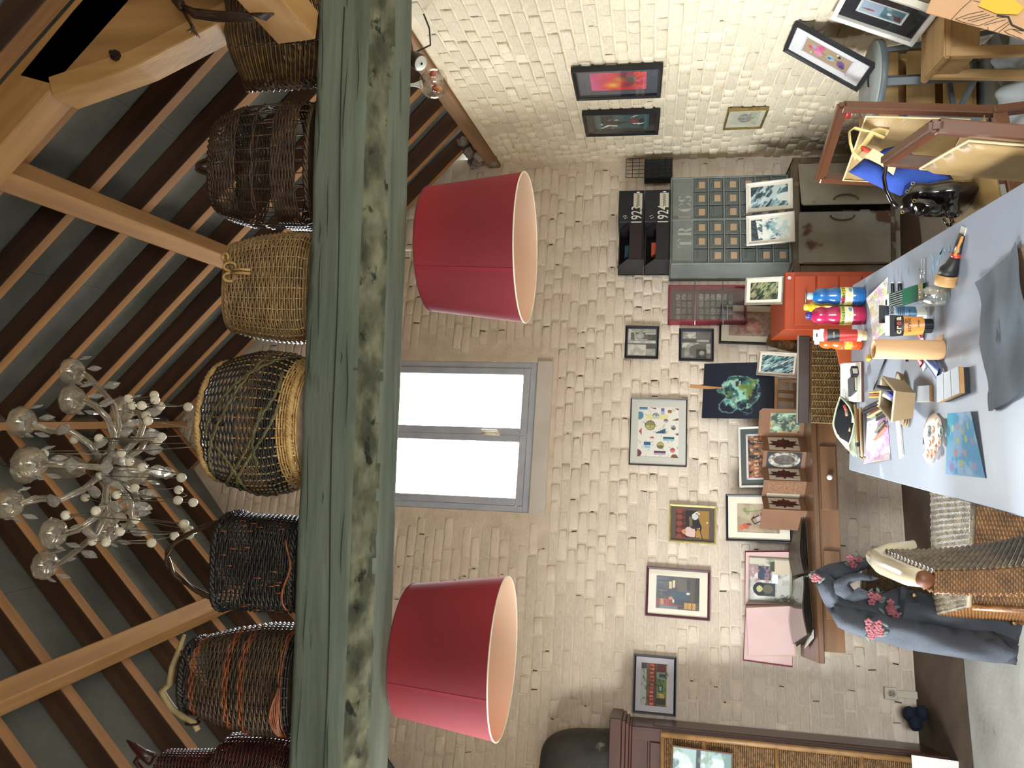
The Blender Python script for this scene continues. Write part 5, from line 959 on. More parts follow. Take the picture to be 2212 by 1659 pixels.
obd = root('orange_board', 'orange board leaning slantwise between the rattan chair and the table', 'board', (.2, 3.80, 0)); o = V3(obd.location)
P = pxy([(1804, 745), (1832, 870), (1900, 880), (1900, 735)], 3.80, (o.x, 0, .0)); g = G(); P = [(x, z) for x, z in P]; g.prism(P, -.006, .006); g.build('board', M('orange board paint', '#b85524', .6, '#a54b20', 4), obd, bev=.002)
g = G(); zz = min(p[1] for p in P); g.box((.05, 0, zz/2), (.04, .03, zz)); g.box((.2, 0, zz/2), (.04, .03, zz)); 
for x in (P[1][0]+.08, P[0][0]-.06): g = G(); g.box((x, 0, zz/2+.01), (.035, .03, zz+.02)); g.build('foot', m_rim, obd)
# --- armoire, screen, dome
m_arm = wood('mahogany', '#5a3426', '#43261c', .4, 2, 8, .08, .15); m_armx = wood('mahogany rail', '#5a3426', '#43261c', .4, 0, 8, .08, .15)
ar = root('armoire', 'tall mahogany armoire in the left corner of the gable wall', 'armoire', V3((-1.745, 4.51, 0))+rot(math.radians(13.7)).to_3x3()@V3((-.365, .20, 0)), math.radians(13.7)); AX = .385; AH = 1.66
g = G(); g.box((0, 0, AH/2), (AX*2-.04, .40, AH)); g.build('carcass', m_arm, ar, bev=.003)
for k, (zz, ov, th) in enumerate(((AH+.008, .0, .016), (AH+.026, .012, .02), (AH+.047, .026, .022), (AH+.092, .034, .068))): g = G(); g.box((0, 0, zz), (AX*2-.04+2*ov, .40+2*ov, th)); g.build('cornice', m_armx, ar, bev=.004)
for x in (AX-.055, 0, -AX+.055): g = G(); g.box((x, -.208, AH/2), (.07, .018, AH)); g.build('stile', m_arm, ar, bev=.003)
for z in (.06, .85, AH-.045): g = G(); g.box((0, -.208, z), (AX*2-.04, .016, .09)); g.build('rail', m_armx, ar, bev=.003)
for x in (AX/2-.02, -AX/2+.02):
    for z0, z1 in ((.12, .79), (.91, AH-.10)): g = G(); g.box((x, -.203, (z0+z1)/2), (.24, .012, z1-z0)); g.build('door_panel', m_arm, ar, bev=.006)
g = G(); g.box((AX-.02, 0, AH/2), (.012, .30, AH-.24)); g.build('side_panel', m_arm, ar, bev=.004)
for x in (-.33, .33):
    for y in (-.16, .16): g = G(); g.lathe([(.03, 0), (.034, .03), (.024, .06)], 12, T(x, y, -.0)); g.build('bun_foot', m_arm, ar, True)
dm = root('domed_box', 'dark weathered domed object standing on top of the armoire', 'dome', (-2.06, 4.64, AH+.127))
def dome(u, v): a_ = 2*PI*u; t = v*PI/2; n_ = 1+.05*NZ.fractal(V3((math.cos(a_)*3, math.sin(a_)*3, v*4)), 1, 2, 3); r_ = .225*(math.cos(t)**.62)*n_; return (r_*math.cos(a_), r_*.75*math.sin(a_), .41*math.sin(t)**.9)
g = G(); g.grid(dome, 60, 26, True); g.build('dome_shell', M('dark bronze crust', '#3b3630', .6, '#2a2622', 5, bump=.5, bs=22, c3='#6a6a60', c3s=8, c3t=.66), dm, True)
g = G(); g.tube([dome(.66+.09*math.sin(v*0), v) for v in np.linspace(.02, .98, 20)], .005, 6); g.build('seam', M('ochre seam', '#5a4c34', .7), dm, True)
m_bam = M('bamboo pole', '#9a7448', .4, '#7d5c38', 12); m_rsc = M('woven rattan panel', '#8a6640', .75, '#62462a', 55, (1, 1, 1), .4, .6, .4, 120)
scr = root('rattan_screen', 'bamboo framed rattan screen with a small picture, leaning on the armoire', 'screen', (-1.74, 4.40, 0), math.radians(13.7)); SW = .60; SH = 1.50
S_ = lambda x, z: (-SW+x, .04*z/1.5, z); SM = lambda x, z, d: scr.matrix_basis @ (V3(S_(x, z))+V3((0, d, 0)))
for x in (0, SW): g = G(); g.tube([S_(x, z) for z in (.0, .5, 1.0, SH)], .016, 10); g.build('upright', m_bam, scr, True)
for z in (.02, .43, .86, 1.24, SH-.01): g = G(); g.tube([S_(0, z), S_(SW, z+(.0 if z in (.02, SH-.01) else .03))], .0135, 10); g.build('cross_rail', m_bam, scr, True)
gs, gw = weave(lambda u, v: S_(.015+(SW-.03)*u, .03+(SH-.05)*v), 60, list(np.linspace(.005, .995, 150)), 0, .0045, False, amp=.003, seg=1); gw.build('woven_panel', m_rsc, scr, True, kind='stuff'); g = G(); g.add([V3(S_(*q))+V3((0, .008, 0)) for q in ((.01, .03), (SW-.01, .03), (SW-.01, SH-.02), (.01, SH-.02))], [(0, 1, 2, 3)]); g.build('panel_lining', m_rsc, scr, solid=.003)
a = Art(60, 80, '#c4ccc8'); a.wash(141, 3, '#9fb3b2', .45, .55); a.wash(142, 4, '#5d7a80', .55, .62, .8); a.wash(143, 3, '#e2e2da', .55, .65); a.rect(0, .4, 1, .47, '#2c2f34', .8); a.wash(144, 6, '#7d8f74', .6, .66, .6)
pc = picture('brown framed watercolour fixed to the rattan screen', [SM(SW-.36, 1.455, -.022), SM(SW-.05, 1.435, -.022), SM(SW-.05, 1.12, -.018), SM(SW-.36, 1.12, -.018)], a, .008, M('brown thin frame', '#5b3a22', .5), 0, None, .012)
sh_ = root('paper_sheet', 'white paper sheet edge sticking out beside the foot of the rattan screen', 'paper', hy(2010, 1638, 4.36)); o = V3(sh_.location); g = G(); P = pxy([(1969, 1631), (2092, 1648), (2092, 1690), (1972, 1690)], 4.36, o); g.prism(P, 0, .004); g.build('sheet', M('white paper', '#e4e2dc', .7), sh_)
bd_ = root('dark_bundle', 'dark blue cloth bundle on the floor between armoire and wall', 'bundle', (-1.66, 4.80, 0)); g = G()
for k in range(5): g.ball((.03*math.cos(k*1.3), .03*math.sin(k*1.7), .035+.016*k), .045, 10, rot(k, 'X'), (1, .8, .7))
g.build('cloth', M('navy cloth', '#141b2c', .9), bd_, True)
# --- socket with trunking
m_sock = M('cream plastic', '#cdbfa8', .5); sp_ = back(1921.5, 1497, .006); so_ = root('wall_socket', 'cream surface socket with trunking low on the gable wall', 'socket', mx=frame_of(sp_, V3(bd)))
g = G(); g.box((0, -.016, 0), (.07, .034, .07)); g.build('socket_box', m_sock, so_, bev=.004); g = G(); g.lathe([(.026, 0), (.026, .004), (.022, .0045), (.021, -.004)], 24, T(0, -.033, -.002) @ rot(PI/2, 'X')); g.build('socket_ring', m_sock, so_)
for x, z in ((-.009, .004), (.009, .004), (0, -.012)): g = G(); g.lathe([(.0028, 0), (.0028, .002)], 8, T(x, -.033, z) @ rot(PI/2, 'X')); g.build('socket_hole', m_dk, so_)
g = G(); g.box((0, -.010, -.035-sp_.z/2+.018), (.042, .022, sp_.z-.036)); g.build('trunking', m_sock, so_, bev=.002)
# ================================================================ chairs, bags, stools, jacket
m_ch = wood('polished cherry', '#583320', '#422616', .28, 2, 9, .06, .3); m_chx = wood('polished cherry rail', '#5e3a25', '#482a1a', .25, 0, 9, .06, .4); m_lea = M('beige leatherette', '#a18557', .42, '#94784c', 5, bump=.15, bs=160, spec=.5); m_welt = M('beige welt', '#cbb186', .5)
def dining_chair(lab, loc, rz, hb=.93, lean_=.05):
    c = root('dining_chair', lab, 'chair', loc, rz, 'cherry wood dining chairs with beige pads'); w2, d2 = .20, .19
    for x in (-w2, w2):
        g = G(); g.bar((x*.95, -d2+.01, 0), (x*.95, -d2+.01, .42), .032, .032, (0, 1, 0)); g.build('leg', m_ch, c, bev=.004)
        g = G(); g.bar((x, d2+.05, 0), (x, d2, .42), .032, .036, (0, 1, 0)); g.bar((x, d2, .42), (x, d2+lean_, hb), .030, .038, (0, 1, 0)); g.build('back_post', m_ch, c, bev=.004)
    g = G()
    for a, b in (((-w2, -d2+.01, .40), (w2, -d2+.01, .40)), ((-w2, d2, .40), (w2, d2, .40)), ((-w2, -d2, .40), (-w2, d2, .40)), ((w2, -d2, .40), (w2, d2, .40))): g.bar(a, b, .022, .05)
    g.build('seat_rail', m_chx, c, bev=.003)
    g = G(); g.bar((-w2-.015, d2+lean_, hb), (w2+.015, d2+lean_, hb), .034, .04); g.build('top_rail', m_chx, c, bev=.008, seg=2)
    puff([(-w2+.0, -d2-.02), (w2, -d2-.02), (w2+.01, d2-.02), (-w2-.01, d2-.02)], .055, .035, MX(((1, 0, 0, 0), (0, 0, 1, 0), (0, 1, 0, .452), (0, 0, 0, 1))), 'seat_pad', m_lea, c, .05)
    k = lean_/(hb-.42); fr = MX(((1, 0, 0, 0), (0, 1, k, d2-.018-k*.42), (0, 0, 1, 0), (0, 0, 0, 1)))
    puff([(-w2+.02, .49), (w2-.02, .49), (w2-.02, hb-.085), (-w2+.02, hb-.085)], .045, .035, fr, 'back_pad', m_lea, c, .03)
    g = G(); q = [fr@V3((x, -.004, z)) for x, z in ((-w2+.02, .49), (w2-.02, .49), (w2-.02, hb-.085), (-w2+.02, hb-.085))]; g.tube(q, .0045, 6, True); g.build('welt', m_welt, c, True); return c
ch1 = dining_chair('cherry and beige dining chair holding the blue tote and black handbag', (.875, 3.06, 0), math.radians(-68), .92)
ch2 = dining_chair('cherry and beige dining chair nearest the viewer at the right of the table', (.535, 2.30, 0), math.radians(-97), .90, .06)
def pts3(pl, Y): return [hy(x, y, Y) for x, y in pl]
Z8 = lambda pl: [(1780+x/4.609, 200+y/4.609) for x, y in pl]
m_blue = M('blue cotton', '#2c4a9c', .85, '#223c86', 6, bump=.3, bs=14); m_bluedk = M('blue cotton gusset', '#22387e', .85); m_yel = M('cream yellow webbing', '#d2bd80', .85, '#c2a968', 8)
tt = root('tote_bag', 'blue cotton tote bag with cream yellow handles on the dining chair', 'bag', (.95, 3.06, .48)); o = V3(tt.location)
P = lambda pl, Y: pxy(Z8(pl), Y, o)
FR = lambda Y: T(0, Y-o.y, 0)
puff(P([(240, 790), (400, 655), (560, 690), (690, 760), (860, 700), (1060, 760), (1240, 800), (1300, 880), (1180, 960), (990, 1040), (800, 1045), (600, 965)], 3.04), .09, .03, FR(3.04), 'bag_body', m_blue, tt, .06)
puff(P([(500, 545), (660, 360), (800, 210), (1010, 350), (980, 480), (760, 560), (580, 620)], 3.12), .05, .025, FR(3.12), 'bag_gusset', m_bluedk, tt, .04)
puff(P([(480, 640), (600, 560), (760, 520), (1000, 700), (900, 780), (640, 760)], 3.08), .05, .03, FR(3.08), 'bag_fold', m_blue, tt, .05)
puff(P([(400, 640), (490, 555), (600, 620), (720, 740), (690, 825), (560, 720)], 2.985), .012, .02, FR(2.985), 'cream_flap', M('cream cloth', '#d8c9a0', .85, '#c9b68a', 5), tt, .02)
for pl in ([(600, 450), (480, 400), (300, 352), (250, 392), (262, 500), (290, 600), (370, 670)], [(640, 400), (540, 378), (490, 390), (400, 520), (300, 620), (330, 650)]): g = G(); g.tube([p-o for p in pts3(Z8(pl), 3.0)], .013, 8, flat=.25); g.build('handle', m_yel, tt, True)
g = G(); p = hy(*Z8([(420, 570)])[0], 3.0)-o; g.ball(p, .018, 10, rot(.5, 'Y'), (.6, .5, 1.5)); g.build('red_tag', M('red tag', '#a8341c', .6), tt, True)
m_pat = M('black patent leather', '#0b090a', .12, '#1a0d12', 6, spec=.6, coat=.6); m_brs = M('aged brass', '#a08a54', .35, metal=.9)
hb_ = root('handbag', 'black patent leather handbag with brass eyelets on the front of the dining chair', 'bag', (.86, 2.93, .48)); o = V3(hb_.location)
puff(P([(800, 930), (850, 890), (1150, 860), (1500, 850), (1560, 920), (1490, 1090), (1390, 1215), (1270, 1270), (1180, 1250), (900, 1220), (750, 1180), (720, 1130)], 2.95), .15, .028, FR(2.95), 'bag_body', m_pat, hb_, .09, lambda x, z: .012*math.sin(x*60)+.010*math.sin(z*50))
puff(P([(860, 1060), (1050, 1045), (1200, 1130), (1210, 1190), (1100, 1240), (920, 1215)], 2.88), .07, .02, FR(2.88), 'front_pocket', m_pat, hb_, .04)
g = G(); g.tube([p-o for p in pts3(Z8([(735, 1150), (665, 1070), (615, 960), (597, 850), (615, 740), (655, 670)]), 2.93)], .0075, 8); g.build('handle', m_pat, hb_, True)
for q in ((900, 1078), (885, 905), (780, 1190), (830, 985)): g = G(); p = hy(*Z8([q])[0], 2.855)-o; g.tube([p+V3((.0055*math.cos(t), 0, .0055*math.sin(t))) for t in np.linspace(0, 2*PI, 13)[:-1]], .0014, 6, True); g.build('eyelet', m_brs, hb_, True)
for pl in ([(1190, 1250), (1240, 1330), (1270, 1335), (1265, 1240)], [(1265, 1240), (1295, 1300)], [(1210, 1210), (1250, 1170)], [(1300, 1245), (1370, 1185)]): g = G(); g.tube([p-o for p in pts3(Z8(pl), 2.87)], .005, 6); g.build('strap_end', m_pat, hb_, True)
# --- stools and things by the right wall
m_gry = M('grey painted steel', '#5d6365', .45, '#505658', 8, spec=.4); m_ply = M('pale grey seat', '#8f9592', .5, '#838986', 5)
gs_ = root('metal_stool', 'grey metal stool with a round seat under the flower picture', 'stool', (1.62, 3.80, 0)); sz = .605
g = G(); g.lathe([(.175, sz-.012), (.178, sz), (.170, sz+.006), (.02, sz+.004)], 40); g.build('seat', m_ply, gs_, True); g = G(); g.lathe([(.178, sz-.03), (.182, sz-.028), (.182, sz-.004), (.178, sz-.002)], 40); g.build('seat_rim', m_gry, gs_, True)
g = G(); g.tube([(.025*math.cos(t), .010*math.sin(t), sz+.007) for t in np.linspace(0, PI, 8)], .004, 5); g.build('grip_slot', m_dk, gs_)
for k in range(4):
    a_ = PI/4+k*PI/2+.35; ca, sa_ = math.cos(a_), math.sin(a_); g = G(); g.bar((.13*ca, .13*sa_, sz-.03), (.20*ca, .20*sa_, 0), .034, .022, (ca, sa_, 0)); g.build('leg', m_gry, gs_, bev=.002)
g = G(); [g.bar((.175*math.cos(PI/4+k*PI/2+.35), .175*math.sin(PI/4+k*PI/2+.35), .21), (.175*math.cos(PI/4+(k+1)*PI/2+.35), .175*math.sin(PI/4+(k+1)*PI/2+.35), .21), .02, .02) for k in range(4)]; g.build('foot_rail', m_gry, gs_)
rb_ = root('water_bottle', 'small red topped plastic bottle on the grey metal stool', 'bottle', (1.50, 3.86, sz+.006)); g = G(); g.lathe([(.03, 0), (.032, .01), (.032, .05), (.028, .06), (.032, .07)], 18); g.build('clear_body', Mglass('bottle plastic', (.95, .85, .83), .12), rb_, True); g = G(); g.lathe([(.032, .07), (.03, .09), (.016, .105), (.014, .12), (.016, .12), (.016, .135)], 18); g.build('red_top', M('red plastic', '#a3282a', .35), rb_, True)
m_stl = wood('pale pine stool', '#b08f5e', '#96764a', .6, 0, 9, .15); m_stz = wood('pale pine leg', '#ad8b5a', '#937246', .6, 2, 9, .15)
ws = root('wooden_stool', 'rustic pine stool at the right edge by the wall', 'stool', (1.63, 3.44, 0), -.05); SX, SY = .13, .14; sz2 = .455
g = G(); g.box((0, 0, sz2-.014), (SX*2, SY*2, .028)); g.build('seat', m_stl, ws, bev=.006, seg=2)
for x in (-1, 1):
    for y in (-1, 1): g = G(); g.bar((x*(SX-.03), y*(SY-.03), sz2-.028), (x*(SX-.01), y*(SY-.01), 0), .04, .034, (0, 1, 0)); g.build('leg', m_stz, ws, bev=.003)
for y in (-1, 1): g = G(); g.box((0, y*(SY-.03), sz2-.085), (SX*2-.06, .018, .11)); g.build('apron', m_stl, ws, bev=.002)
for x in (-1, 1): g = G(); g.box((x*(SX-.03), 0, sz2-.085), (.018, SY*2-.06, .11)); g.build('apron', m_stz, ws, bev=.002)
m_kp = M('kraft drawing paper', '#c9a07c', .8, '#c0966f', 4)
kd = root('kraft_drawing', 'large kraft paper roof drawing with a yellow paper on it, before the stool', 'drawing', (1.35, 3.0, 0)); o = V3(kd.location)
kp = [hy(2000, 28, 3.10), hy(2040, -75, 3.12), None, V3(hy(2300, 110, 2.98))]; kp[2] = kp[1]+kp[3]-kp[0]
def kq(px, py): return hp(px, py, kp[0], np.cross(np.array(kp[1]-kp[0]), np.array(kp[3]-kp[0])))-o
g = G(); zmin = min((p-o).z for p in kp); g.add([p-o for p in kp], [(0, 1, 2, 3)]); g.build('paper', m_kp, kd, solid=.003)
nrm_ = V3(np.cross(np.array(kp[1]-kp[0]), np.array(kp[3]-kp[0]))).normalized(); nrm_ = nrm_ if nrm_.y < 0 else -nrm_
Zk = lambda pl: [kq(1960+x/7.54, y/7.54)+nrm_*.0035 for x, y in pl]
g = G()
for pl in ([(1050, 0), (880, 150), (700, 340)], [(780, 320), (1000, 240), (1240, 190)], [(780, 320), (900, 370), (1160, 430)], [(900, 320), (1290, 230)], [(980, 350), (1340, 250)], [(1040, 370), (1420, 270)], [(1160, 430), (1480, 300), (1600, 290)], [(1310, 450), (1312, 510)], [(1250, 420), (1600, 330)], [(1400, 520), (1650, 360)], [(1480, 540), (1680, 380)], [(1570, 520), (1700, 480), (1900, 520)], [(1580, 520), (1640, 560), (1860, 640)], [(1700, 480), (1860, 560)], [(1070, 20), (1120, 30), (1180, 50)]): g.tube(Zk(pl), .0011, 4)
g.tube(Zk([(1450, 262), (1640, 285), (1700, 420), (1900, 510)]), .004, 4); g.build('ink_lines', M('ink', '#3a342c', .8), kd, kind='stuff')
g = G(); g.add([q+nrm_*(.004) for q in Zk([(1220, 0), (1145, 120), (1440, 245), (1790, 262), (1895, 150), (1700, -10), (1500, -120), (1250, -100)])], [tuple(range(8))]); g.build('yellow_paper', M('yellow paper', '#e0b040', .8), kd, solid=.002)
cr = root('wooden_crate', 'low pine crate with white tiles behind the metal stool', 'crate', (1.62, 4.18, 0), .04)
for z, d_ in ((.47, .02), (.30, .02), (.13, .02)): g = G(); g.box((0, -.12, z), (.50, .018, .13)); g.build('board', m_stl, cr, bev=.002)
for x in (-.235, .235): g = G(); g.box((x, 0, .27), (.03, .22, .54)); g.build('end_board', m_stz, cr, bev=.002)
g = G(); g.box((0, .11, .27), (.50, .014, .52)); g.build('back_board', m_stl, cr); g = G(); g.box((0, 0, .05), (.48, .22, .016)); g.build('floor_board', m_stl, cr)
ds = root('dust_sheet', 'crumpled grey dust sheet on the floor behind the stools', 'cloth', (1.55, 3.62, 0))
g = G(); g.grid(lambda u, v: (-.28+.62*u, .28*v-.1*u, .006+.10*max(0, math.sin(PI*u))*max(0, math.sin(PI*v))*(1+.6*math.sin(17*u+5*v)+.4*math.sin(31*u-9*v))*.5+.04*v*(1+math.sin(23*u))*.5), 60, 24); g.build('sheet', M('grey cotton sheet', '#a3a5a2', .9, '#8f918f', 4), ds, True, solid=.003)
# --- wicker chairs on the left
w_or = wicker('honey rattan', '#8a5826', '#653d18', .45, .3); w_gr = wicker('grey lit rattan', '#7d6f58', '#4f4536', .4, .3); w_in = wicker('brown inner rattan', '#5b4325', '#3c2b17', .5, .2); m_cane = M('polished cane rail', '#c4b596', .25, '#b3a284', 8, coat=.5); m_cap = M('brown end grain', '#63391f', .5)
def panel(name, par, c4, ns, nr, mat, rw=.0042, amp=.004, lining=True, curve=None):
    A, B, C_, D_ = [V3(q) for q in c4]          # A->B along weavers, A->D up
    f = lambda u, v: A.lerp(B, u).lerp(D_.lerp(C_, u), v)+(curve(u, v) if curve else V3((0, 0, 0)))
    gs, gw = weave(f, ns, list(np.linspace(.004, .996, nr)), .0035, rw, False, amp=amp); gs.build(name+'_stakes', mat, par, True, kind='stuff'); gw.build(name, mat, par, True, kind='stuff')
    if lining: q = (B-A).cross(D_-A).normalized(); g = G(); g.grid(lambda u, v: f(u, v)+q*.003, 12, 12); g.build(name+'_lining', w_in, par, True)
wa = root('wicker_armchair', 'honey coloured wicker chair with the denim jacket over its back', 'chair', (-.42, 3.25, 0)); o = V3(wa.location)
s1, s2, s3, s4 = (hz(2102, 1090, .45), hz(2093, 1310, .45), hz(2016, 1330, .45), hz(2012, 1050, .45)); s1 = s1+(s1-s2)*.35; s4 = s4+(s4-s3)*.12
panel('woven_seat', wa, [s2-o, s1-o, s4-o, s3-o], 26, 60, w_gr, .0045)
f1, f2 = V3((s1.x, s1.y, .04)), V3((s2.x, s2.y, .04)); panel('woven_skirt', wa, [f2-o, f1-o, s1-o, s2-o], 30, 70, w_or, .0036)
g1, g2 = V3((s3.x, s3.y, .04)), V3((s3.x, s3.y, .45)); panel('side_skirt', wa, [g1-o, f2-o, s2-o, g2-o], 24, 70, w_or, .0036)
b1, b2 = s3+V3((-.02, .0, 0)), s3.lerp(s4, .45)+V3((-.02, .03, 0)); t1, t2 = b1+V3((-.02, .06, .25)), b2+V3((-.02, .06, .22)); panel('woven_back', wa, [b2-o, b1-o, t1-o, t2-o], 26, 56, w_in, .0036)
g = G(); g.tube([b1-o, t1-o+V3((0, 0, -.02)), t1.lerp(t2, .12)-o+V3((0, 0, .01)), t1.lerp(t2, .88)-o+V3((0, 0, .01)), t2-o+V3((0, 0, -.02)), b2-o], .014, 10); g.build('back_frame', w_in, wa, True)
g = G(); g.tube([s2-o, s1-o], .010, 8); g.build('seat_edge', w_gr, wa, True)
for q in (s1, s2, s3, s4): g = G(); g.tube([V3((q.x, q.y, 0))-o, V3((q.x, q.y, .44))-o], .014, 8); g.build('leg', w_or, wa, True)
wb2 = root('wicker_chair', 'wicker chair with a polished curved cane top rail at the left of the table', 'chair', (-.28, 2.22, 0)); o = V3(wb2.location); zt2 = .95
fa, na = hz(1890, 1190, zt2), hz(1990, 1232, zt2); lo_f, lo_n = V3((fa.x+.13, fa.y-.02, .40)), V3((na.x+.13, na.y, .40)); cv_ = lambda u, v: V3((-.03*math.sin(PI*v), 0, 0))
dn = V3((-.020, 0, 0)); n0, f0 = na+V3((0, 0, -.03)), fa+V3((0, 0, -.03))
panel('woven_back', wb2, [lo_n-o, lo_f-o, f0-o, n0-o], 28, 74, w_gr, .0046, .005, True, cv_)
panel('woven_edge', wb2, [lo_n+V3((-.075, 0, 0))-o, lo_n-o, n0-o, n0+V3((-.05, 0, 0))-o], 9, 92, w_or, .0036, .0035, True, cv_)
panel('rear_weave', wb2, [lo_f+V3((-.075, 0, 0))-o, lo_n+V3((-.075, 0, 0))-o, n0+V3((-.05, 0, 0))-o, f0+V3((-.05, 0, 0))-o], 20, 60, w_or, .004, .004, True, cv_)
dy = (fa-na); g = G(); g.tube([na-o+V3((-.02, -.002, -.006)), na.lerp(fa, .2)-o+V3((-.024, 0, .004)), na.lerp(fa, .7)-o+V3((-.024, 0, .008)), fa-o+V3((-.02, 0, -.002)), fa-o+V3((.0, .035, -.05)), fa-o+V3((.02, .04, -.12))], [.020, .026, .029, .026, .02, .012], 16); g.build('top_rail', m_cane, wb2, True)
g = G(); d_ = (na-fa).normalized(); g.tube([na-o+V3((-.02, 0, -.006)), na-o+V3((-.02, 0, -.006))+d_*.010], .0205, 18); g.build('rail_cap', m_cap, wb2, True)
g = G(); g.box((lo_n.x-o.x+.20, (lo_n.y+lo_f.y)/2-o.y, .41), (.42, abs(lo_f.y-lo_n.y), .05)); g.build('seat', w_in, wb2, bev=.008)
for q in (lo_n, lo_f): 
    for dx_ in (0, .38): g = G(); g.tube([(q.x-o.x+dx_, q.y-o.y, 0), (q.x-o.x+dx_, q.y-o.y, .40)], .016, 8); g.build('leg', w_or, wb2, True)
# --- denim jacket
m_den = M('grey denim', '#4a4d54', .85, '#3c3f45', 5, bump=.35, bs=220, c3='#2f3237', c3s=9, c3t=.62); m_dend = M('dark denim', '#2c2e32', .9, bump=.3, bs=200); m_emb = M('pink embroidery', '#a06065', .8, '#80444b', 60, bump=.5, bs=150); m_embg = M('green grey embroidery', '#5d6a62', .8)
jk = root('denim_jacket', 'grey denim jacket with pink flower embroidery hanging over the wicker chair back', 'jacket', (-.72, 3.46, .5)); o = V3(jk.location); J = lambda pl, Y: pxy(pl, Y, o)
folds = lambda x, z: .014*math.sin(38*x+9*z)+.007*math.sin(70*x-25*z)
puff(J([(1751.6, 1235.6), (1769, 1281), (1807, 1351), (1850, 1345), (1900, 1342), (2000, 1362), (2100, 1375), (2196, 1390), (2209, 1352), (2204, 1337), (2089, 1299), (1965, 1276), (1952, 1266), (1900, 1285), (1825, 1296), (1800, 1275), (1802, 1252), (1790, 1240)], 3.42), .10, .022, FR(3.42), 'jacket_body', m_den, jk, .05, folds)
puff(J([(1752, 1236), (1790, 1218), (1879, 1203), (1886, 1222), (1845, 1240), (1802, 1254), (1775, 1250)], 3.46), .07, .02, FR(3.46), 'shoulder', m_den, jk, .04)
puff(J([(1790, 1318), (1808, 1353), (1853, 1374), (1955, 1402), (2051, 1417), (2150, 1433), (2194, 1436), (2197, 1392), (2150, 1366), (2060, 1360), (1990, 1344), (1920, 1328), (1855, 1316), (1815, 1308)], 3.36), .13, .022, FR(3.36), 'sleeve', m_den, jk, .06, folds)
puff(J([(2160, 1368), (2197, 1384), (2196, 1437), (2160, 1431)], 3.345), .125, .015, FR(3.345), 'cuff', m_dend, jk, .06)
puff(J([(1800, 1256), (1822, 1244), (1845, 1237), (1870, 1238), (1899, 1250), (1882, 1255), (1856, 1253), (1835, 1262), (1845, 1275), (1862, 1283), (1826, 1296), (1804, 1282)], 3.37), .03, .014, FR(3.37), 'collar', m_den, jk, .02)
puff(J([(1824, 1293), (1854, 1268), (1870, 1276), (1912, 1278), (1885, 1290), (1845, 1300)], 3.36), .022, .013, FR(3.36), 'lapel', m_den, jk, .02)
puff(J([(1958, 1302), (1985, 1304), (1990, 1336), (1960, 1336)], 3.37), .012, .02, FR(3.37), 'chest_pocket', m_den, jk, .01)
puff(J([(1946, 1270), (1958, 1276), (1950, 1345), (1938, 1342)], 3.365), .012, .014, FR(3.365), 'yoke_seam', m_dend, jk, .01)
for q in ((1975, 1285), (2037, 1299), (2091, 1314), (2150, 1330), (2190, 1346)): g = G(); p = hy(*q, 3.362)-o; g.lathe([(.008, 0), (.009, .003), (.004, .005)], 12, MX.Translation(p) @ rot(PI/2, 'X')); g.build('button', m_brs, jk, True)
def flower(px, py, Y, n_, sp):
    g = G(); p = hy(px, py, Y)-o; r = random.Random(int(px))
    for k in range(n_):
        c_ = p+V3((r.uniform(-sp, sp), -.004, r.uniform(-sp, sp)))
        for j in range(5): a_ = j*1.257; g.ball(c_+V3((.009*math.cos(a_), 0, .009*math.sin(a_))), .0075, 6, None, (1, .5, 1))
    g.build('embroidered_flower', m_emb, jk, True)
    g = G()
    for k in range(4): a_ = r.uniform(0, 6.3); g.ball(p+V3((sp*1.5*math.cos(a_), .0, sp*1.5*math.sin(a_))), .011, 6, rot(a_, 'Y'), (1.4, .3, .6))
    g.build('embroidered_leaf', m_embg, jk, True)
for q in ((1891, 1290, 3.355, 4, .02), (1918, 1308, 3.355, 5, .022), (1925, 1320, 3.352, 4, .02), (1888, 1358, 3.285, 7, .03), (1905, 1352, 3.285, 4, .02), (1766, 1244, 3.37, 3, .015), (1845, 1212, 3.415, 4, .02)): flower(*q)
# ================================================================ the work table and everything on it
TZ = .75; TT = TZ+.0006
m_tab = M('blue grey painted wood', '#8f959f', .42, '#858b96', 3, (1, 1, 1), .3, .7, .12, 12, c3='#a6acb3', c3s=7, c3t=.66, spec=.4)
tb = root('work_table', 'long work table painted blue grey, covered with paint things', 'table', (.19, 2.4, 0)); o = V3(tb.location)
g = G(); P = [(-.195, 3.52), (.60, 3.49), (.565, 1.15), (-.205, 1.15)]; g.prism([(x-o.x, -(y-o.y)) for x, y in P], TZ-.035, TZ, MX(((1, 0, 0, 0), (0, 0, -1, 0), (0, 1, 0, 0), (0, 0, 0, 1)))); g.build('table_top', m_tab, tb, bev=.003)
for x, y in ((-.13, 3.42), (.52, 3.40), (.49, 1.25), (-.14, 1.25)): g = G(); g.box((x-o.x, y-o.y, (TZ-.035)/2), (.06, .06, TZ-.035)); g.build('leg', m_tab, tb, bev=.004)
g = G(); g.bar((-.13-o.x, 3.42-o.y, .66), (.52-o.x, 3.40-o.y, .66), .02, .09); g.bar((-.13-o.x, 3.42-o.y, .66), (-.14-o.x, 1.25-o.y, .66), .02, .09); g.bar((.52-o.x, 3.40-o.y, .66), (.49-o.x, 1.25-o.y, .66), .02, .09); g.build('apron', m_tab, tb)
g = G(); r = random.Random(4)
for k in range(60):
    p = hz(1905+r.uniform(0, 150), 490+r.uniform(0, 100), TZ)-o
    if (p+o).x > .54 or (p+o).x < .4: continue
    g.add([p+V3((r.uniform(-.02, .02), r.uniform(-.008, .03), .0007)) for _ in range(4)], [(0, 1, 2, 3)])
g.build('paint_smears', M('blue paint smear', '#6d9fc0', .5, '#98b4c4', 20), tb, kind='stuff')
def on(px, py, z=TT): return hz(px, py, z)
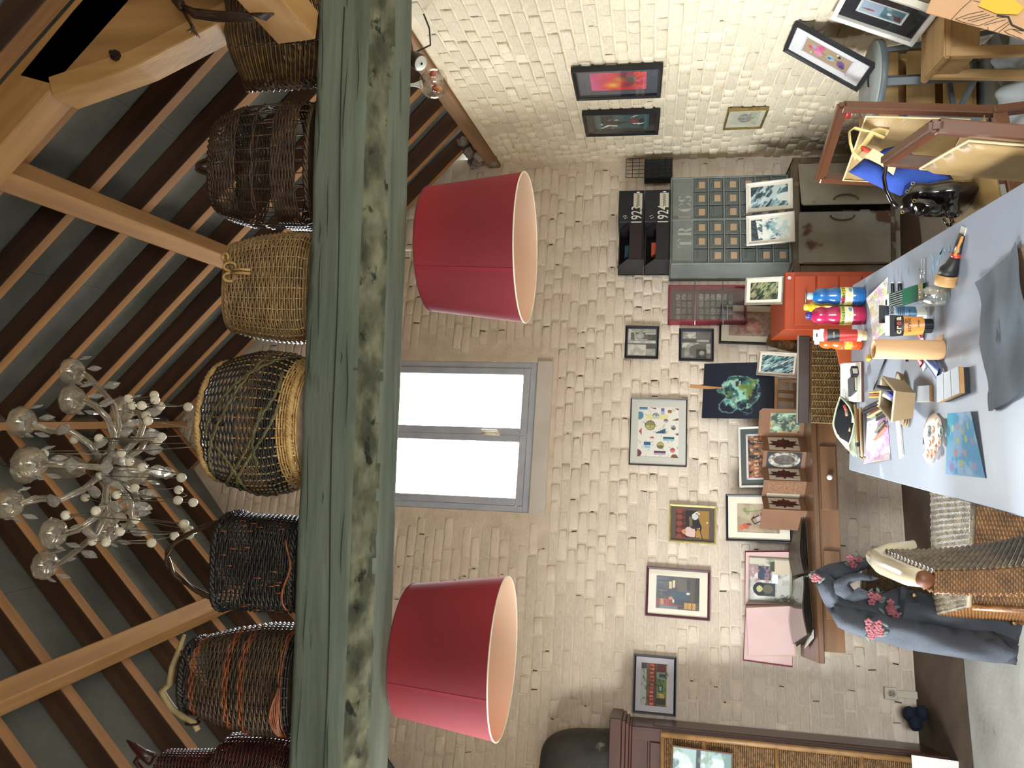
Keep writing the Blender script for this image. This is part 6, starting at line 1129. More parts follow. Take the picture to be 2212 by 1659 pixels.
# squeezy bottles
def bottle(lab, px, py, ptop, r_, col, cap, label, txt=None):
    p = on(px, py); h = hy(ptop, py, p.y).z-TZ; c = root('paint_bottle', lab, 'bottle', p, group='plastic poster paint bottles'); 
    m_b = M('paint '+col, col, .25, coat=.4, spec=.5)
    prof_ = [(.85, 0), (1, .02), (1, .20), (.96, .22), (.96, .44), (1, .46), (.98, .55), (.82, .62), (.86, .68), (.92, .74), (.84, .82), (.60, .88), (.40, .905), (.38, .92)]
    g = G(); g.lathe([(a*r_, b*h) for a, b in prof_], 28); g.build('bottle_body', m_b, c, True)
    g = G(); g.lathe([(.36*r_, .90*h), (.40*r_, .905*h), (.40*r_, .985*h), (.32*r_, h)], 16); g.build('cap', M('cap '+cap, cap, .35), c, True)
    g = G(); 
    for z in (.06, .12, .17, .70, .75): g.tube([(1.0*r_*math.cos(t)*(.90 if z > .6 else 1), 1.0*r_*math.sin(t)*(.90 if z > .6 else 1), z*h) for t in np.linspace(0, 2*PI, 25)[:-1]], .0010, 4, True)
    g.build('grip_ribs', m_b, c, True)
    art_mesh('printed_label', label, 1, 1, 0, c, Mcol('label print', .35), fn=lambda x, z: (.985*r_*math.sin(x*3.6), -.985*r_*math.cos(x*3.6), (.33+z*.215)*h))
    if txt:
        for k, chh in enumerate(txt): a_ = (k-(len(txt)-1)/2)*.34; text('label_letter', chh, r_*.36, T(r_*1.005*math.sin(a_), -r_*1.005*math.cos(a_), .365*h) @ rot(a_) @ FRONT, M('label ink', '#16181c', .6), c, bold=.0003)
    return c
a = Art(60, 40, '#d8cf7a'); a.rect(0, 0, 1, .34, '#9fb04e'); a.rect(.0, .34, 1, .62, '#e4dcb0'); a.poly([(.2, 1), (.35, .62), (.5, .9), (.6, .64), (.8, 1)], '#d8d4c4'); a.ell(.7, .8, .1, .14, '#6a8fb4'); a.wash(3, 8, '#7d8f3c', .55, .62, .6, (a.y < .35)*1.0)
l1 = Art(60, 40, '#d8d4c4'); l1.a = a.a.copy(); l1.ell(.35, .2, .13, .18, '#a83248'); l1.rect(.0, .0, .3, .12, '#d8d4c8'); l1.rect(.55, .0, 1, .4, '#c9b84a')
bottle('blue poster paint bottle with a yellow label, standing at the far table edge', 1866, 640, 1744, .037, '#1f5f9c', '#9ab4c8', l1, 'GIOTTO')
bottle('magenta poster paint bottle with a violet cap, beside the blue bottle', 1867, 682, 1741, .038, '#a31f48', '#3a3478', a, 'GIOTTO')
a2 = Art(30, 20, '#c9b23a'); a2.rect(0, .3, 1, .7, '#dcd29a')
bottle('yellow poster paint bottle, mostly hidden behind the magenta bottle', 1856, 664, 1737, .034, '#dcb02c', '#e2bf3c', a2)
a3 = Art(40, 30, '#d8a040'); a3.wash(9, 6, '#b0402c', .45, .55); a3.ell(.6, .5, .2, .3, '#e0c060'); bottle('orange poster paint bottle, half hidden behind the upright red tube', 1860, 738, 1760, .034, '#d8581c', '#e0dcd2', a3)
# upright paint tubes: round at the cap, flat at the crimp
def tube_body(rb, h0, h1, wt, n=28):
    return lambda u, v: V3((((rb*(1-v)+wt/2*v))*math.cos(2*PI*u), (rb*(1-v)**.8+.0016)*math.sin(2*PI*u), h0+(h1-h0)*v))
def paint_tube(lab, base, ptop, rb, wt, segs, cap, hcap, crimp, mx=None):
    p = on(*base); h = (hy(ptop, base[1], p.y).z-TZ); c = root('paint_tube', lab, 'paint tube', p, .05); f = tube_body(rb, hcap, h-.012, wt)
    for i, (v0, v1, mt) in enumerate(segs): g = G(); g.grid(lambda u, v: f(u, v0+(v1-v0)*v), 32, 10, True); g.build('tube_band', mt, c, True)
    g = G(); g.lathe([(rb*.78, 0), (rb*.80, hcap*.9), (rb*.6, hcap)], 22); [g.box((rb*.79*math.cos(t), rb*.79*math.sin(t), hcap*.45), (.0016, .0016, hcap*.8), rot(t)) for t in np.linspace(0, 2*PI, 21)[:-1]]; g.build('cap', cap, c)
    g = G(); g.box((0, 0, h-.007), (wt*1.02, .0035, .016)); g.build('crimp', crimp, c); return c, h, f
m_bk = M('black plastic', '#17181a', .35); m_wp = M('white plastic', '#d8d6ce', .4)
m_ot = M('orange tube', '#c9823a', .35); m_bt = M('blue tube', '#2f5f82', .35); m_gt = M('grey tube print', '#8a8f96', .4); m_rt = M('red tube', '#b02a24', .35); m_ct = M('cream tube', '#d3bc94', .4)
c, h, f = paint_tube('orange acrylic paint tube with black crea label, standing on its black cap', (2012, 704), 1923, .0275, .066, [(0, .68, m_ot), (.68, 1, m_bk)], m_bk, .028, m_bk)
fr = lambda z, y_: T(0, -y_, z) @ FRONT
for x, chh, cc in ((-.022, 'c', '#d8c49a'), (-.0085, 'r', '#d8c49a'), (.005, 'e', '#b03a34'), (.0205, 'a', '#d8c49a')): text('label_letter', chh, .025, T(x, -.0108, h*.76) @ FRONT, M('label '+cc, cc, .5), c, bold=.0007)
text('label_word', 'acrylic', .018, T(0, -.0185, h*.54) @ FRONT, M('label ink', '#16181c', .6), c, sx=.95); text('label_word', '500', .010, T(.012, -.019, h*.63) @ FRONT, M('label ink', '#16181c', .6), c); text('label_word', 'Orange', .008, T(.002, -.0262, h*.36) @ FRONT, M('label ink', '#16181c', .6), c)
g = G(); g.box((0, .0, h+.006), (.062, .002, .016)); g.build('hang_tab', m_wp, c)
c, h, f = paint_tube('blue acrylic paint tube with a white cap, just behind the orange tube', (1998, 679), 1900, .024, .056, [(0, .62, m_bt), (.62, .84, m_gt), (.84, 1, M('navy tube end', '#1a2030', .4))], m_wp, .032, m_bk)
text('label_word', 'MAX', .013, T(.012, -.0105, h*.80) @ FRONT, M('label ink', '#16181c', .6), c, bold=.0003); text('label_word', 'BOX', .013, T(.012, -.0115, h*.71) @ FRONT, M('label ink', '#16181c', .6), c, bold=.0003); text('label_word', 'Acrylic', .009, T(0, -.021, h*.36) @ FRONT, M('label ink', '#16181c', .6), c)
g = G(); [g.box((.006, -.0185+.0012*k, h*(.5+.035*k)), (.03, .0006, .0022)) for k in range(4)]; g.build('print_lines', M('label ink', '#16181c', .6), c)
c, h, f = paint_tube('red acrylic paint tube standing upright in front of the orange bottle', (1871, 725), 1772, .024, .05, [(0, .12, m_ct), (.12, .58, m_rt), (.58, .9, m_bk), (.9, 1, m_rt)], m_ct, .02, m_wp)
g = G(); g.box((0, 0, h+.012), (.044, .002, .03)); g.build('hang_tab', m_wp, c); g = G(); g.box((.0, -.0015, h+.013), (.014, .001, .005)); g.build('tab_slot', m_bk, c)
text('label_word', 'acrylic', .010, T(0, -.0105, h*.70) @ FRONT, M('label '+'#d8c49a', '#d8c49a', .5), c)
# lying tubes
def lying_tube(lab, a, b, rr, m1, m2, cap, name='paint_tube', cat='paint tube'):
    A, B = on(*a, TT+rr), on(*b, TT+rr); c = root(name, lab, cat, A); d = B-A; L_ = d.length; Q = d.to_track_quat('X', 'Z').to_matrix().to_4x4(); 
    g = G(); g.grid(lambda u, v: Q@V3((L_*(.16+.60*v), rr*(1+.25*v)*math.cos(2*PI*u), (rr*(1-.75*v)*math.sin(2*PI*u)-rr*.25*v))), 20, 8, True); g.build('tube_body', m1, c, True)
    g = G(); g.grid(lambda u, v: Q@V3((L_*(.76+.24*v), rr*1.27*math.cos(2*PI*u), (rr*(.25-.2*v)*math.sin(2*PI*u)-rr*.7))), 20, 4, True); g.build('tube_end', m2, c, True)
    g = G(); g.lathe([(rr*.6, 0), (rr*.7, L_*.12), (rr*.45, L_*.17)], 14, Q @ rot(PI/2, 'Y')); g.build('cap', cap, c, True); return c
lying_tube('silver and navy foil paint tube lying by the white slatted blocks', (2003, 765), (2031, 822), .017, M('navy foil', '#1c2850', .3, '#4a5a8c', 8), M('silver foil', '#b4c0cc', .25, metal=.7), m_bk)
lying_tube('small red and white paint tube lying beside the cardboard tube', (1984, 760), (1990, 797), .013, m_rt, m_wp, m_wp)
lying_tube('red capped paint tube lying behind the orange tube', (1985, 702), (1983, 738), .014, m_rt, M('pink tube end', '#d89a9a', .4), m_rt)
# green brush pack, jar, flat brush
A, B = on(2000, 627, TT+.004), hy(1911, 623, 2.78); c = root('brush_pack', 'dark green blister pack of brushes leaning on the glass jar', 'brush pack', mx=frame_of(A, (1, .06, 0), B-A)); L_ = (B-A).length
g = G(); g.prism([(-.026, 0), (.026, 0), (.028, L_*.86), (-.028, L_*.86)], 0, .004); g.build('green_card', M('dark green card', '#174a32', .4), c, bev=.001)
for k in range(7): x = -.022+.0073*k; g = G(); g.tube([(x, -.003, L_*.06), (x, -.003, L_*.83)], .0030, 8); g.build('brush', M('dark green brush wood', '#24372c', .4, '#5a6456', 40), c, True)
g = G(); g.box((0, -.0065, L_*.32), (.05, .001, L_*.34)); g.build('printed_band', M('green print', '#0f5a3c', .4), c); g = G(); g.box((.0, -.0065, L_*.08), (.05, .001, L_*.1)); g.build('brush_tips', M('tan bristles', '#a08a5c', .8), c)
g = G(); g.prism([(-.028, L_*.86), (.028, L_*.86), (.026, L_), (-.026, L_)], 0, .002); g.build('hang_tab', m_wp, c, bev=.001); g = G(); g.box((0, -.001, L_*.93), (.018, .0015, .006)); g.build('tab_slot', m_bk, c)
p = on(2047, 640); h = hy(1988, 640, p.y).z-TZ; jr = root('glass_jar', 'round clear glass jar on the table beside the flat brush', 'jar', p)
g = G(); g.lathe([(.012, .0015), (.024, .002), (.030, .012), (.031, h*.55), (.027, h*.80), (.022, h*.88), (.023, h), (.0215, h), (.0205, h*.88), (.0255, h*.79), (.029, h*.54), (.028, .013), (.012, .005)], 30, cap=False); g.build('jar_glass', Mglass('jar glass', (.94, .95, .93), .22, .03, .03, '#d8dcd8'), jr, True)
g = G(); g.lathe([(.001, .005), (.027, .006), (.028, h*.25), (.001, h*.25)], 24); g.build('water', Mglass('cloudy water', (.90, .90, .86), .10, .02, .10, '#c8c4b0'), jr, True)
A, B = on(2040, 617, TT+.027), on(2072, 492, TT+.012); c = root('flat_brush', 'wide black flat brush with a wooden collar and hang card, lying right of the jar', 'brush', A); d = B-A; L_ = d.length; Q = d.to_track_quat('X', 'Z').to_matrix().to_4x4()
ell = lambda x, ry, rz_: (lambda u: Q@V3((x, ry*math.cos(2*PI*u), rz_*math.sin(2*PI*u))))
def loft(secs, n=24):
    g = G(); g.v = []; k = len(secs)
    for x, ry, rz_, dz_ in secs: g.v += [tuple(Q@V3((x, ry*math.cos(2*PI*j/n), rz_*math.sin(2*PI*j/n)+dz_))) for j in range(n)]
    g.f = [(i*n+j, i*n+(j+1) % n, (i+1)*n+(j+1) % n, (i+1)*n+j) for i in range(k-1) for j in range(n)]+[tuple(range(n)), tuple((k-1)*n+j for j in range(n))]; return g
loft([(0, .027, .026, 0), (.004, .029, .028, 0), (.028, .029, .028, 0), (.030, .027, .026, 0)]).build('wood_collar', M('pale turned wood', '#c49a68', .45, '#b38754', 9), c, True)
loft([(.030, .026, .025, 0), (.05, .025, .024, -.001), (L_*.38, .018, .017, -.005), (L_*.52, .015, .012, -.009)]).build('black_bristles', M('black bristles', '#1a1817', .5, '#2b2826', 40), c, True)
loft([(L_*.50, .017, .013, -.009), (L_*.57, .017, .012, -.010)]).build('red_band', M('red band', '#b8322a', .35), c, True)
loft([(L_*.57, .017, .011, -.010), (L_*.90, .018, .006, -.012)]).build('black_card', M('black print card', '#26262a', .3, '#6a6a6e', 30, (1, .3, 1), .6, .7), c, True)
g = G(); g.bar(Q@V3((L_*.54, -.018, .0)), Q@V3((L_*.88, -.021, -.006)), .005, .006); g.build('orange_handle', M('orange wood', '#c8803a', .4), c); g = G(); q = Q@V3((L_*.95, 0, -.012)); g.bar(Q@V3((L_*.89, 0, -.012)), Q@V3((L_*1.02, 0, -.012)), .036, .002); g.build('hang_tab', m_wp, c)
for k, (a, b) in enumerate((((1990, 612), (1991, 560)), ((1996, 614), (1996, 560)))):
    c = root('clear_rod', ('farther' if k == 0 else 'nearer')+' of two thin clear plastic rods lying by the green brush pack', 'rod', on(*a, TT+.0035), group='two clear rods'); g = G(); g.tube([(0, 0, 0), on(*b, TT+.0035)-V3(c.location)], .0034, 8); g.build('rod', Mglass('clear rod', (.95, .95, .95), .3, .05, .1, '#e8e8e8'), c, True)
def stick(name, lab, cat, a, b, r_, mt, tip=None, group=None, taper=1, tipm=None):
    A, B = on(*a, TT+r_), on(*b, TT+r_); c = root(name, lab, cat, A, group=group); B = B-A; g = G(); g.tube([(0, 0, 0), B*.85, B], [r_, r_*taper, r_*taper*.9], 8); g.build('shaft', mt, c, True)
    if tip: g = G(); g.tube([B, B*1.06], [r_*taper*.9, r_*.2], 8); g.build('tip', tipm or tip, c, True)
    return c
stick('marker_pen', 'black marker pen nearer the flowered sheet, behind the blue tube', 'pen', (1928, 668), (1928, 612), .006, m_bk, m_wp, 'two black pens')
stick('marker_pen', 'black marker pen nearer the viewer, behind the blue tube', 'pen', (1943.5, 668), (1943.5, 612), .007, m_bk, m_wp, 'two black pens')
stick('paint_brush', 'long black handled brush lying slantwise left of the cardboard tube', 'brush', (1916, 770), (1888, 839), .004, m_bk, m_brs, None, .7)
stick('pencil', 'dark pencil stub showing beside the cardboard tube', 'pencil', (1957, 760), (1958.5, 781), .0035, m_bk)
# cardboard tube
p = on(2036, 756); h = hy(1884, 756, p.y).z-TZ-.004; ct = root('cardboard_tube', 'tall pale cardboard tube standing on the table', 'tube', p); m_cb = M('pale cardboard', '#cfa57a', .7, '#c4986c', 5, (1, 1, .3), bump=.08)
g = G(); g.lathe([(.028, 0), (.0295, .002), (.0295, h-.002), (.028, h), (.0245, h), (.0245, h*.2)], 36, cap=False); g.build('tube_wall', m_cb, ct, True); g = G(); g.grid(lambda u, v: (.028+.018*u, .004+.012*v-.01*u, .001+.022*(1-u)*v), 4, 4); g.build('torn_flap', m_cb, ct, solid=.001)
# sheets of paper
def sheet(name, lab, cat, px_, art, curl=None, z=TT, nx=60):
    P = [on(x, y, z) for x, y in px_]; c0 = (P[0]+P[2])/2; c = root(name, lab, cat, c0); h_, w_ = art.h, art.w; v = []; f = []
    for j in range(h_):
        for i in range(w_):
            u, t = i/(w_-1), j/(h_-1); q = P[0].lerp(P[1], u).lerp(P[3].lerp(P[2], u), t)-c0; q.z += .0006+(curl(u, t) if curl else 0); v.append(q)
    f = [(j*w_+i, (j+1)*w_+i, (j+1)*w_+i+1, j*w_+i+1) for j in range(h_-1) for i in range(w_-1)]; me = bpy.data.meshes.new('painted_sheet'); me.from_pydata(v, [], f); at = me.color_attributes.new('Col', 'FLOAT_COLOR', 'POINT'); col = np.ones((h_*w_, 4), np.float32); col[:, :3] = lin(art.a.reshape(-1, 3)); at.data.foreach_set('color', col.ravel()); me.polygons.foreach_set('use_smooth', [True]*len(f))
    ob = bpy.data.objects.new('painted_sheet', me); C.objects.link(ob); me.materials.append(Mcol('watercolour paper', .8, .2)); ob.parent = c; return c
a = Art(60, 100, '#ddd6d2'); a.wash(151, 4, '#d8b0b8', .5, .6, .8); a.wash(152, 5, '#d2cf8a', .52, .6, .9); a.wash(153, 6, '#b5c8a0', .56, .62, .7); a.wash(154, 5, '#c896c4', .57, .64, .7); r = random.Random(9)
for k in range(24): u, v = r.random(), r.random(); a.ell(u, v, .06, .03, '#6d6a58', .7, .25)
sheet('flowered_sheet', 'pink and yellow flowered watercolour sheet under the brush packs', 'painting', [(1875.6, 645), (1919, 597), (1912, 718), (1886, 738)], a, lambda u, t: .016*max(0, .25-t)*(1-u)*2)
a = Art(100, 80, '#8fb4d2'); a.wash(161, 3, '#5f9fc8', .45, .58, .9); a.wash(162, 4, '#a9c4e0', .5, .62, .8); a.put(np.clip(.3-a.x*1.0-a.y*.4+.15, 0, 1)*3, '#4fb0c4', .8); a.wash(163, 5, '#8a9ad0', .55, .62, .6, (a.y > .75)*1.0)
for u, v, c_ in ((.2, .25, '#c2c88a'), (.38, .22, '#b89aa8'), (.55, .3, '#b4c07a'), (.62, .42, '#c0c478'), (.36, .45, '#bcc284'), (.3, .64, '#cf8f86'), (.55, .64, '#c89a94'), (.82, .46, '#b09ab0'), (.45, .8, '#b9c07c'), (.78, .84, '#b09ab4'), (.75, .22, '#a8c0a0'), (.16, .88, '#a88ab8')): a.ell(u, v, .05, .065, c_, .85); a.ell(u, v, .055, .07, '#7d8fb8', .6, .15)
sheet('blue_watercolour', 'blue watercolour sheet with orange and yellow shapes, near corner curling up', 'painting', [(2047, 893), (2106, 888), (2130, 1033), (2043, 1024)], a, lambda u, t: .014*max(0, u*1.15-t*.65-.35)**1.2)
a = Art(60, 80, '#dcd2d8'); a.wash(171, 5, '#d89ac8', .5, .6, .8); a.wash(172, 6, '#d6d2a8', .55, .62, .6); a.wash(173, 7, '#c88ac8', .58, .64, .7)
sheet('pink_watercolour', 'pink watercolour sheet with two pencils on it, left of the beige tub', 'painting', [(1876, 911), (1916, 893), (1925, 993), (1871, 1003)], a, lambda u, t: .012*(max(0, .2-u)*2+max(0, t-.85)*3))
stick('pencil', 'grey green pencil lying on the pink watercolour', 'pencil', (1912, 910.5), (1893, 934), .0045, M('sage pencil', '#6d7058', .5)).location.z += .003
stick('pencil', 'orange pencil lying on the pink watercolour', 'pencil', (1916, 921), (1892, 950), .0045, M('orange pencil', '#b8683a', .5)).location.z += .003
# slate paper on brown board
m_slp = M('dark washed paper', '#3f454b', .8, '#565d64', 4, (1, 2.5, 1), .35, .62, .3, 9, c3='#2b3036', c3s=6, c3t=.6); sp3 = root('dark_paper', 'large torn sheet of dark slate grey washed paper at the near end of the table', 'paper', on(2150, 740, TT+.004)); o = V3(sp3.location)
pl = [(2109, 611), (2123, 603), (2138, 585), (2163, 568), (2197, 522), (2212, 600), (2225, 680), (2260, 700), (2260, 820), (2212, 850), (2151, 888), (2140, 888), (2135, 851), (2137, 841), (2128, 810), (2124, 794), (2119, 741), (2124, 716), (2121, 691), (2123, 659), (2116, 628)]
q = [on(x, y, TT+.004)-o for x, y in pl]; puff([(p.x, p.y) for p in q], .003, .02, MX(((1, 0, 0, 0), (0, 0, 1, 0), (0, 1, 0, 0), (0, 0, 0, 1))), 'torn_sheet', m_slp, sp3, .01, lambda x, y: .004*math.sin(30*x+12*y)+.003*math.sin(55*y-18*x)+.004)
bb = root('brown_board', 'brown cardboard under the dark paper at the near table end', 'cardboard', on(2200, 700, TT+.001)); o = V3(bb.location); g = G(); q = [on(x, y, TT+.001)-o for x, y in ((2186, 545), (2300, 480), (2300, 800), (2205, 846), (2148, 884), (2140, 800))]; g.add(q, [tuple(range(6))]); g.build('board', M('brown cardboard', '#6a5240', .8), bb, solid=.0016)
# beige tub on oval lids
m_tub = M('beige plastic', '#8d7858', .45, '#816c4e', 6); od = root('lid_stack', 'stack of oval beige lids under the tub', 'lids', on(1957, 862)); 
for k in range(3): g = G(); g.lathe([(.088, 0), (.095, .004), (.096, .006), (.085, .005), (.01, .004)], 36, T(.004*k-.004, .003*k, .0065*k) @ rot(.35) @ MX.Diagonal((1, .42, 1, 1))); g.build('lid', m_tub, od, True)
zr = .838; rim = [hz(x, y, zr) for x, y in ((1899, 879), (1905, 812), (1933, 845), (1926, 911))]; ctr = sum(rim, V3())/4; tub = root('plastic_tub', 'open beige plastic tub holding pens and a blue marker, on the oval lids', 'tub', (ctr.x, ctr.y, TZ+.021)); o = V3(tub.location)
bot = [(p-ctr)*.80+V3((ctr.x, ctr.y, TZ+.022)) for p in rim]; vs = [p-o for p in rim]+[p-o for p in bot]; 
g = G(); g.add(vs, [(i, (i+1) % 4, (i+1) % 4+4, i+4) for i in range(4)]+[(4, 5, 6, 7)]); g.build('tub_wall', m_tub, tub, solid=.002); g = G(); g.tube([p-o for p in rim], .0032, 6, True); g.build('rim', M('pale beige rim', '#c4b496', .4), tub)
def tubbed(name, lab, cat, mt, off, d, r_): c = root(name, lab, cat, V3((ctr.x, ctr.y, TZ+.034))+V3(off)); g = G(); g.tube([(0, 0, 0), V3(d)], r_, 8); g.build('body', mt, c, True)
tubbed('marker_pen', 'black marker standing in the beige tub', 'pen', m_bk, (.03, .02, 0), (.012, .03, .07), .006); tubbed('marker_pen', 'dark grey marker standing in the beige tub', 'pen', M('dark grey pen', '#3a3c40', .4), (.025, .0, 0), (.01, .035, .066), .006)
tubbed('blue_marker', 'blue and white marker in the beige tub', 'pen', M('royal blue plastic', '#2a2fa8', .3), (-.01, -.02, 0), (.03, .02, .045), .009); tubbed('white_eraser', 'white eraser in the beige tub', 'eraser', M('white rubber', '#d4d2e4', .5), (-.015, .01, 0), (.035, .03, .05), .012)
# bundles of pencils, pens
m_pc = [M('pencil %d' % k, c_, .4) for k, c_ in enumerate(('#d8a83a', '#c8642c', '#d8c04a', '#b8442c', '#c9a46a', '#1d1d20', '#2a2a30', '#d09a6a', '#3a4a3c'))]
PG = 'pencils and pens heaped behind the beige tub'
def bundle(a, b, cols, lab, r_=.0042):
    A, B = on(*a, TT+.02), on(*b, TT+.02); d = (B-A); s_ = V3((0, 0, 1)).cross(d).normalized()
    for k, ci in enumerate(cols):
        off = s_*((k % 3)-1)*r_*2.1+V3((0, 0, (k//3)*r_*2-.015)); c = root('pencil', lab(k), 'pencil', A+off, group=PG); g = G(); g.tube([(0, 0, 0), d*.86], r_, 6); g.build('shaft', m_pc[ci], c); g = G(); g.tube([d*.86, d], [r_, .0006], 6); g.build('tip', M('bare wood tip', '#d2ac7c', .6), c)
nm_ = {0: 'golden yellow', 1: 'orange', 2: 'pale yellow', 3: 'red', 4: 'tan', 5: 'black', 6: 'dark grey', 7: 'peach', 8: 'dark green'}; pos_ = ('left', 'middle', 'right', 'upper left', 'upper middle', 'upper right')
bundle((1875, 852), (1902, 851), (0, 1, 2, 0, 3, 2), lambda k: '%s pencil, %s one of the rubber banded bundle beyond the beige tub' % (nm_[(0, 1, 2, 0, 3, 2)[k]], pos_[k]))
bundle((1861, 886), (1900, 868), (5, 6, 5, 5, 5), lambda k: '%s pen, %s one of the dark pens heaped beyond the beige tub' % (nm_[(5, 6, 5, 5, 5)[k]], pos_[k]), .005)
bundle((1870, 896), (1899, 880), (4, 7, 1, 7), lambda k: '%s pencil, %s one of the pale pencils beside the tub corner' % (nm_[(4, 7, 1, 7)[k]], pos_[k]))
bundle((1884, 902), (1908, 888), (5, 8, 6), lambda k: '%s pencil, %s one of those nearest the pink watercolour' % (nm_[(5, 8, 6)[k]], pos_[k]))
g_ = root('rubber_bands', 'brown rubber band round the yellow pencil bundle', 'rubber band', on(1890, 851, TT+.012)); g = G(); g.tube([(0, .015*math.cos(t), .004+.013*math.sin(t)) for t in np.linspace(0, 2*PI, 15)[:-1]], .0012, 5, True); g.build('band', M('brown rubber', '#7a4a2c', .6), g_)
# paper pad with things on it, brushes, pencil case
q = [on(x, y) for x, y in ((1829, 870), (1829, 783), (1865, 781), (1866, 869))]; pd = root('sketch_pad', 'pile of white drawing pads at the far left of the table', 'pad', (q[0]+q[2])/2); o = V3(pd.location)
for k, (mt, sc2) in enumerate(((M('red brown pad cover', '#6a3a2a', .6), 1.0), (M('white paper', '#e4e2dc', .7), .98), (M('cream paper', '#dcd2b4', .7), .95), (M('white paper', '#e4e2dc', .7), .93))):
    g = G(); s4_ = [(p-o)*sc2 for p in q]; g.add([V3((p.x, p.y, .001+.007*k+dz)) for dz in (0, .0065) for p in s4_], [(0, 1, 2, 3), (7, 6, 5, 4)]+[(i, (i+1) % 4, (i+1) % 4+4, i+4) for i in range(4)]); g.build('paper_block' if k else 'pad_cover', mt, pd)
nb = root('notebook', 'small black notebook lying on the drawing pads', 'notebook', hz(1841, 832, TZ+.036), .2); g = G(); g.box((0, 0, 0), (.075, .10, .010)); g.build('cover', m_bk, nb, bev=.001); g = G(); g.box((.002, -.001, -.0005), (.073, .1005, .006)); g.build('pages', M('cream paper', '#dcd2b4', .7), nb)
bc = root('sharpener_tin', 'little black and white tin standing on the drawing pads', 'tin', hz(1853, 803, TZ+.031), .5); g = G(); g.box((0, 0, .013), (.04, .03, .026)); g.build('tin_body', m_bk, bc, bev=.003); g = G(); g.box((-.006, -.0155, .014), (.022, .001, .018)); g.build('white_print', m_wp, bc)
for k, (a, b, c_, lb) in enumerate((((1846, 874), (1853, 962), '#c9a46a', 'pale wooden brush lying closest to the pencil case'), ((1853, 884), (1858, 985), '#7a4a30', 'brown wooden brush, second from the pencil case'), ((1858, 880), (1862, 987), '#d2b27c', 'long pale brush, third from the pencil case'), ((1863, 890), (1866, 985), '#4a3428', 'dark brown brush, fourth from the pencil case'), ((1868, 880), (1869, 986), '#8a8480', 'grey brush nearest the pink watercolour'))): stick('paint_brush', lb, 'brush', a, b, .0058, M('brush wood '+c_, c_, .4), m_brs, 'row of brushes by the pencil case', .8)
cl = root('binder_clip', 'black clip on the pale brush by the pencil case', 'clip', on(1853, 960, TT+.012)); g = G(); g.box((0, 0, 0), (.016, .03, .014)); g.build('clip_body', m_bk, cl, bev=.002)
ZC = lambda pl, Y: [hy(1780+x/6.914, 760+y/6.914, Y) for x, y in pl]
pcz = root('pencil_case', 'open sage green zip pencil case with a black lining at the far left table corner', 'pencil case', on(1850, 930)); o = V3(pcz.location)
bk_ = ZC([(240, 668), (175, 860), (130, 1080), (180, 1250), (345, 1450)], 3.50); frn = ZC([(345, 1450), (410, 1280), (455, 1060), (400, 850), (330, 760), (240, 668)], 3.40); frn[0] = bk_[-1]; frn[-1] = bk_[0]
def resamp(P, n):
    d = [0]
    for a_, b_ in zip(P[:-1], P[1:]): d.append(d[-1]+(b_-a_).length)
    return [V3([np.interp(t, d, [p[i] for p in P]) for i in range(3)]) for t in np.linspace(0, d[-1], n)]
B_ = resamp(bk_, 16); F_ = resamp(frn[::-1], 16); m_sage = M('sage canvas', '#9aa083', .8, '#868c70', 6, bump=.2, bs=120); m_lining = M('black lining', '#101012', .9)
b0, b1 = on(1846, 868), on(1852, 992); bs_ = [b0.lerp(b1, t) for t in np.linspace(.03, .97, 16)]
g = G(); n = 16; g.add([p-o for p in F_]+[p.lerp(q_, .5)-o+V3((0, -.012, 0)) for p, q_ in zip(F_, bs_)]+[p-o for p in bs_], [(k*n+i, k*n+i+1, (k+1)*n+i+1, (k+1)*n+i) for k in (0, 1) for i in range(n-1)]); g.build('front_panel', m_sage, pcz, True, solid=.0015)
bs2 = [p+V3((0, .05, 0)) for p in bs_]; g = G(); g.add([p-o for p in B_]+[p-o for p in bs2], [(i, i+1, n+i+1, n+i) for i in range(n-1)]); g.build('back_panel', M('flowered canvas', '#b8b09a', .8, '#a8685c', 30, (1, 1, 1), .55, .65), pcz, True, solid=.0015)
g = G(); g.add([V3((p.x, p.y-.004, p.z-.004))-o for p in B_]+[p.lerp(q_, .55)-o+V3((0, .02, -.008)) for p, q_ in zip(F_, bs_)], [(i, i+1, n+i+1, n+i) for i in range(n-1)]); g.build('lining', m_lining, pcz, True)
g = G(); g.tube([p-o for p in B_+F_[::-1][1:-1]], .003, 6, True); g.build('zip_edge', M('mint zip', '#b4c4a8', .6), pcz, True)
for k, (x, y, x2, y2, c_, lb) in enumerate(((300, 790, 330, 880, '#b0342a', 'red scissors handle showing in the pencil case'), (330, 850, 340, 960, '#8a6a4c', 'brown pencil showing in the pencil case'), (430, 900, 425, 1060, '#d0d0cc', 'white pen clipped in the pencil case'), (385, 1130, 380, 1190, '#c4a878', 'tan stub in the pencil case'))):
    A, Bq = ZC([(x, y), (x2, y2)], 3.425); c = root('case_tool', lb, 'tool', A, group='tools in the pencil case'); g = G(); g.tube([(0, 0, 0), Bq-A], .006 if k < 2 else .0035, 8); g.build('body', M('tool '+c_, c_, .4), c, True)
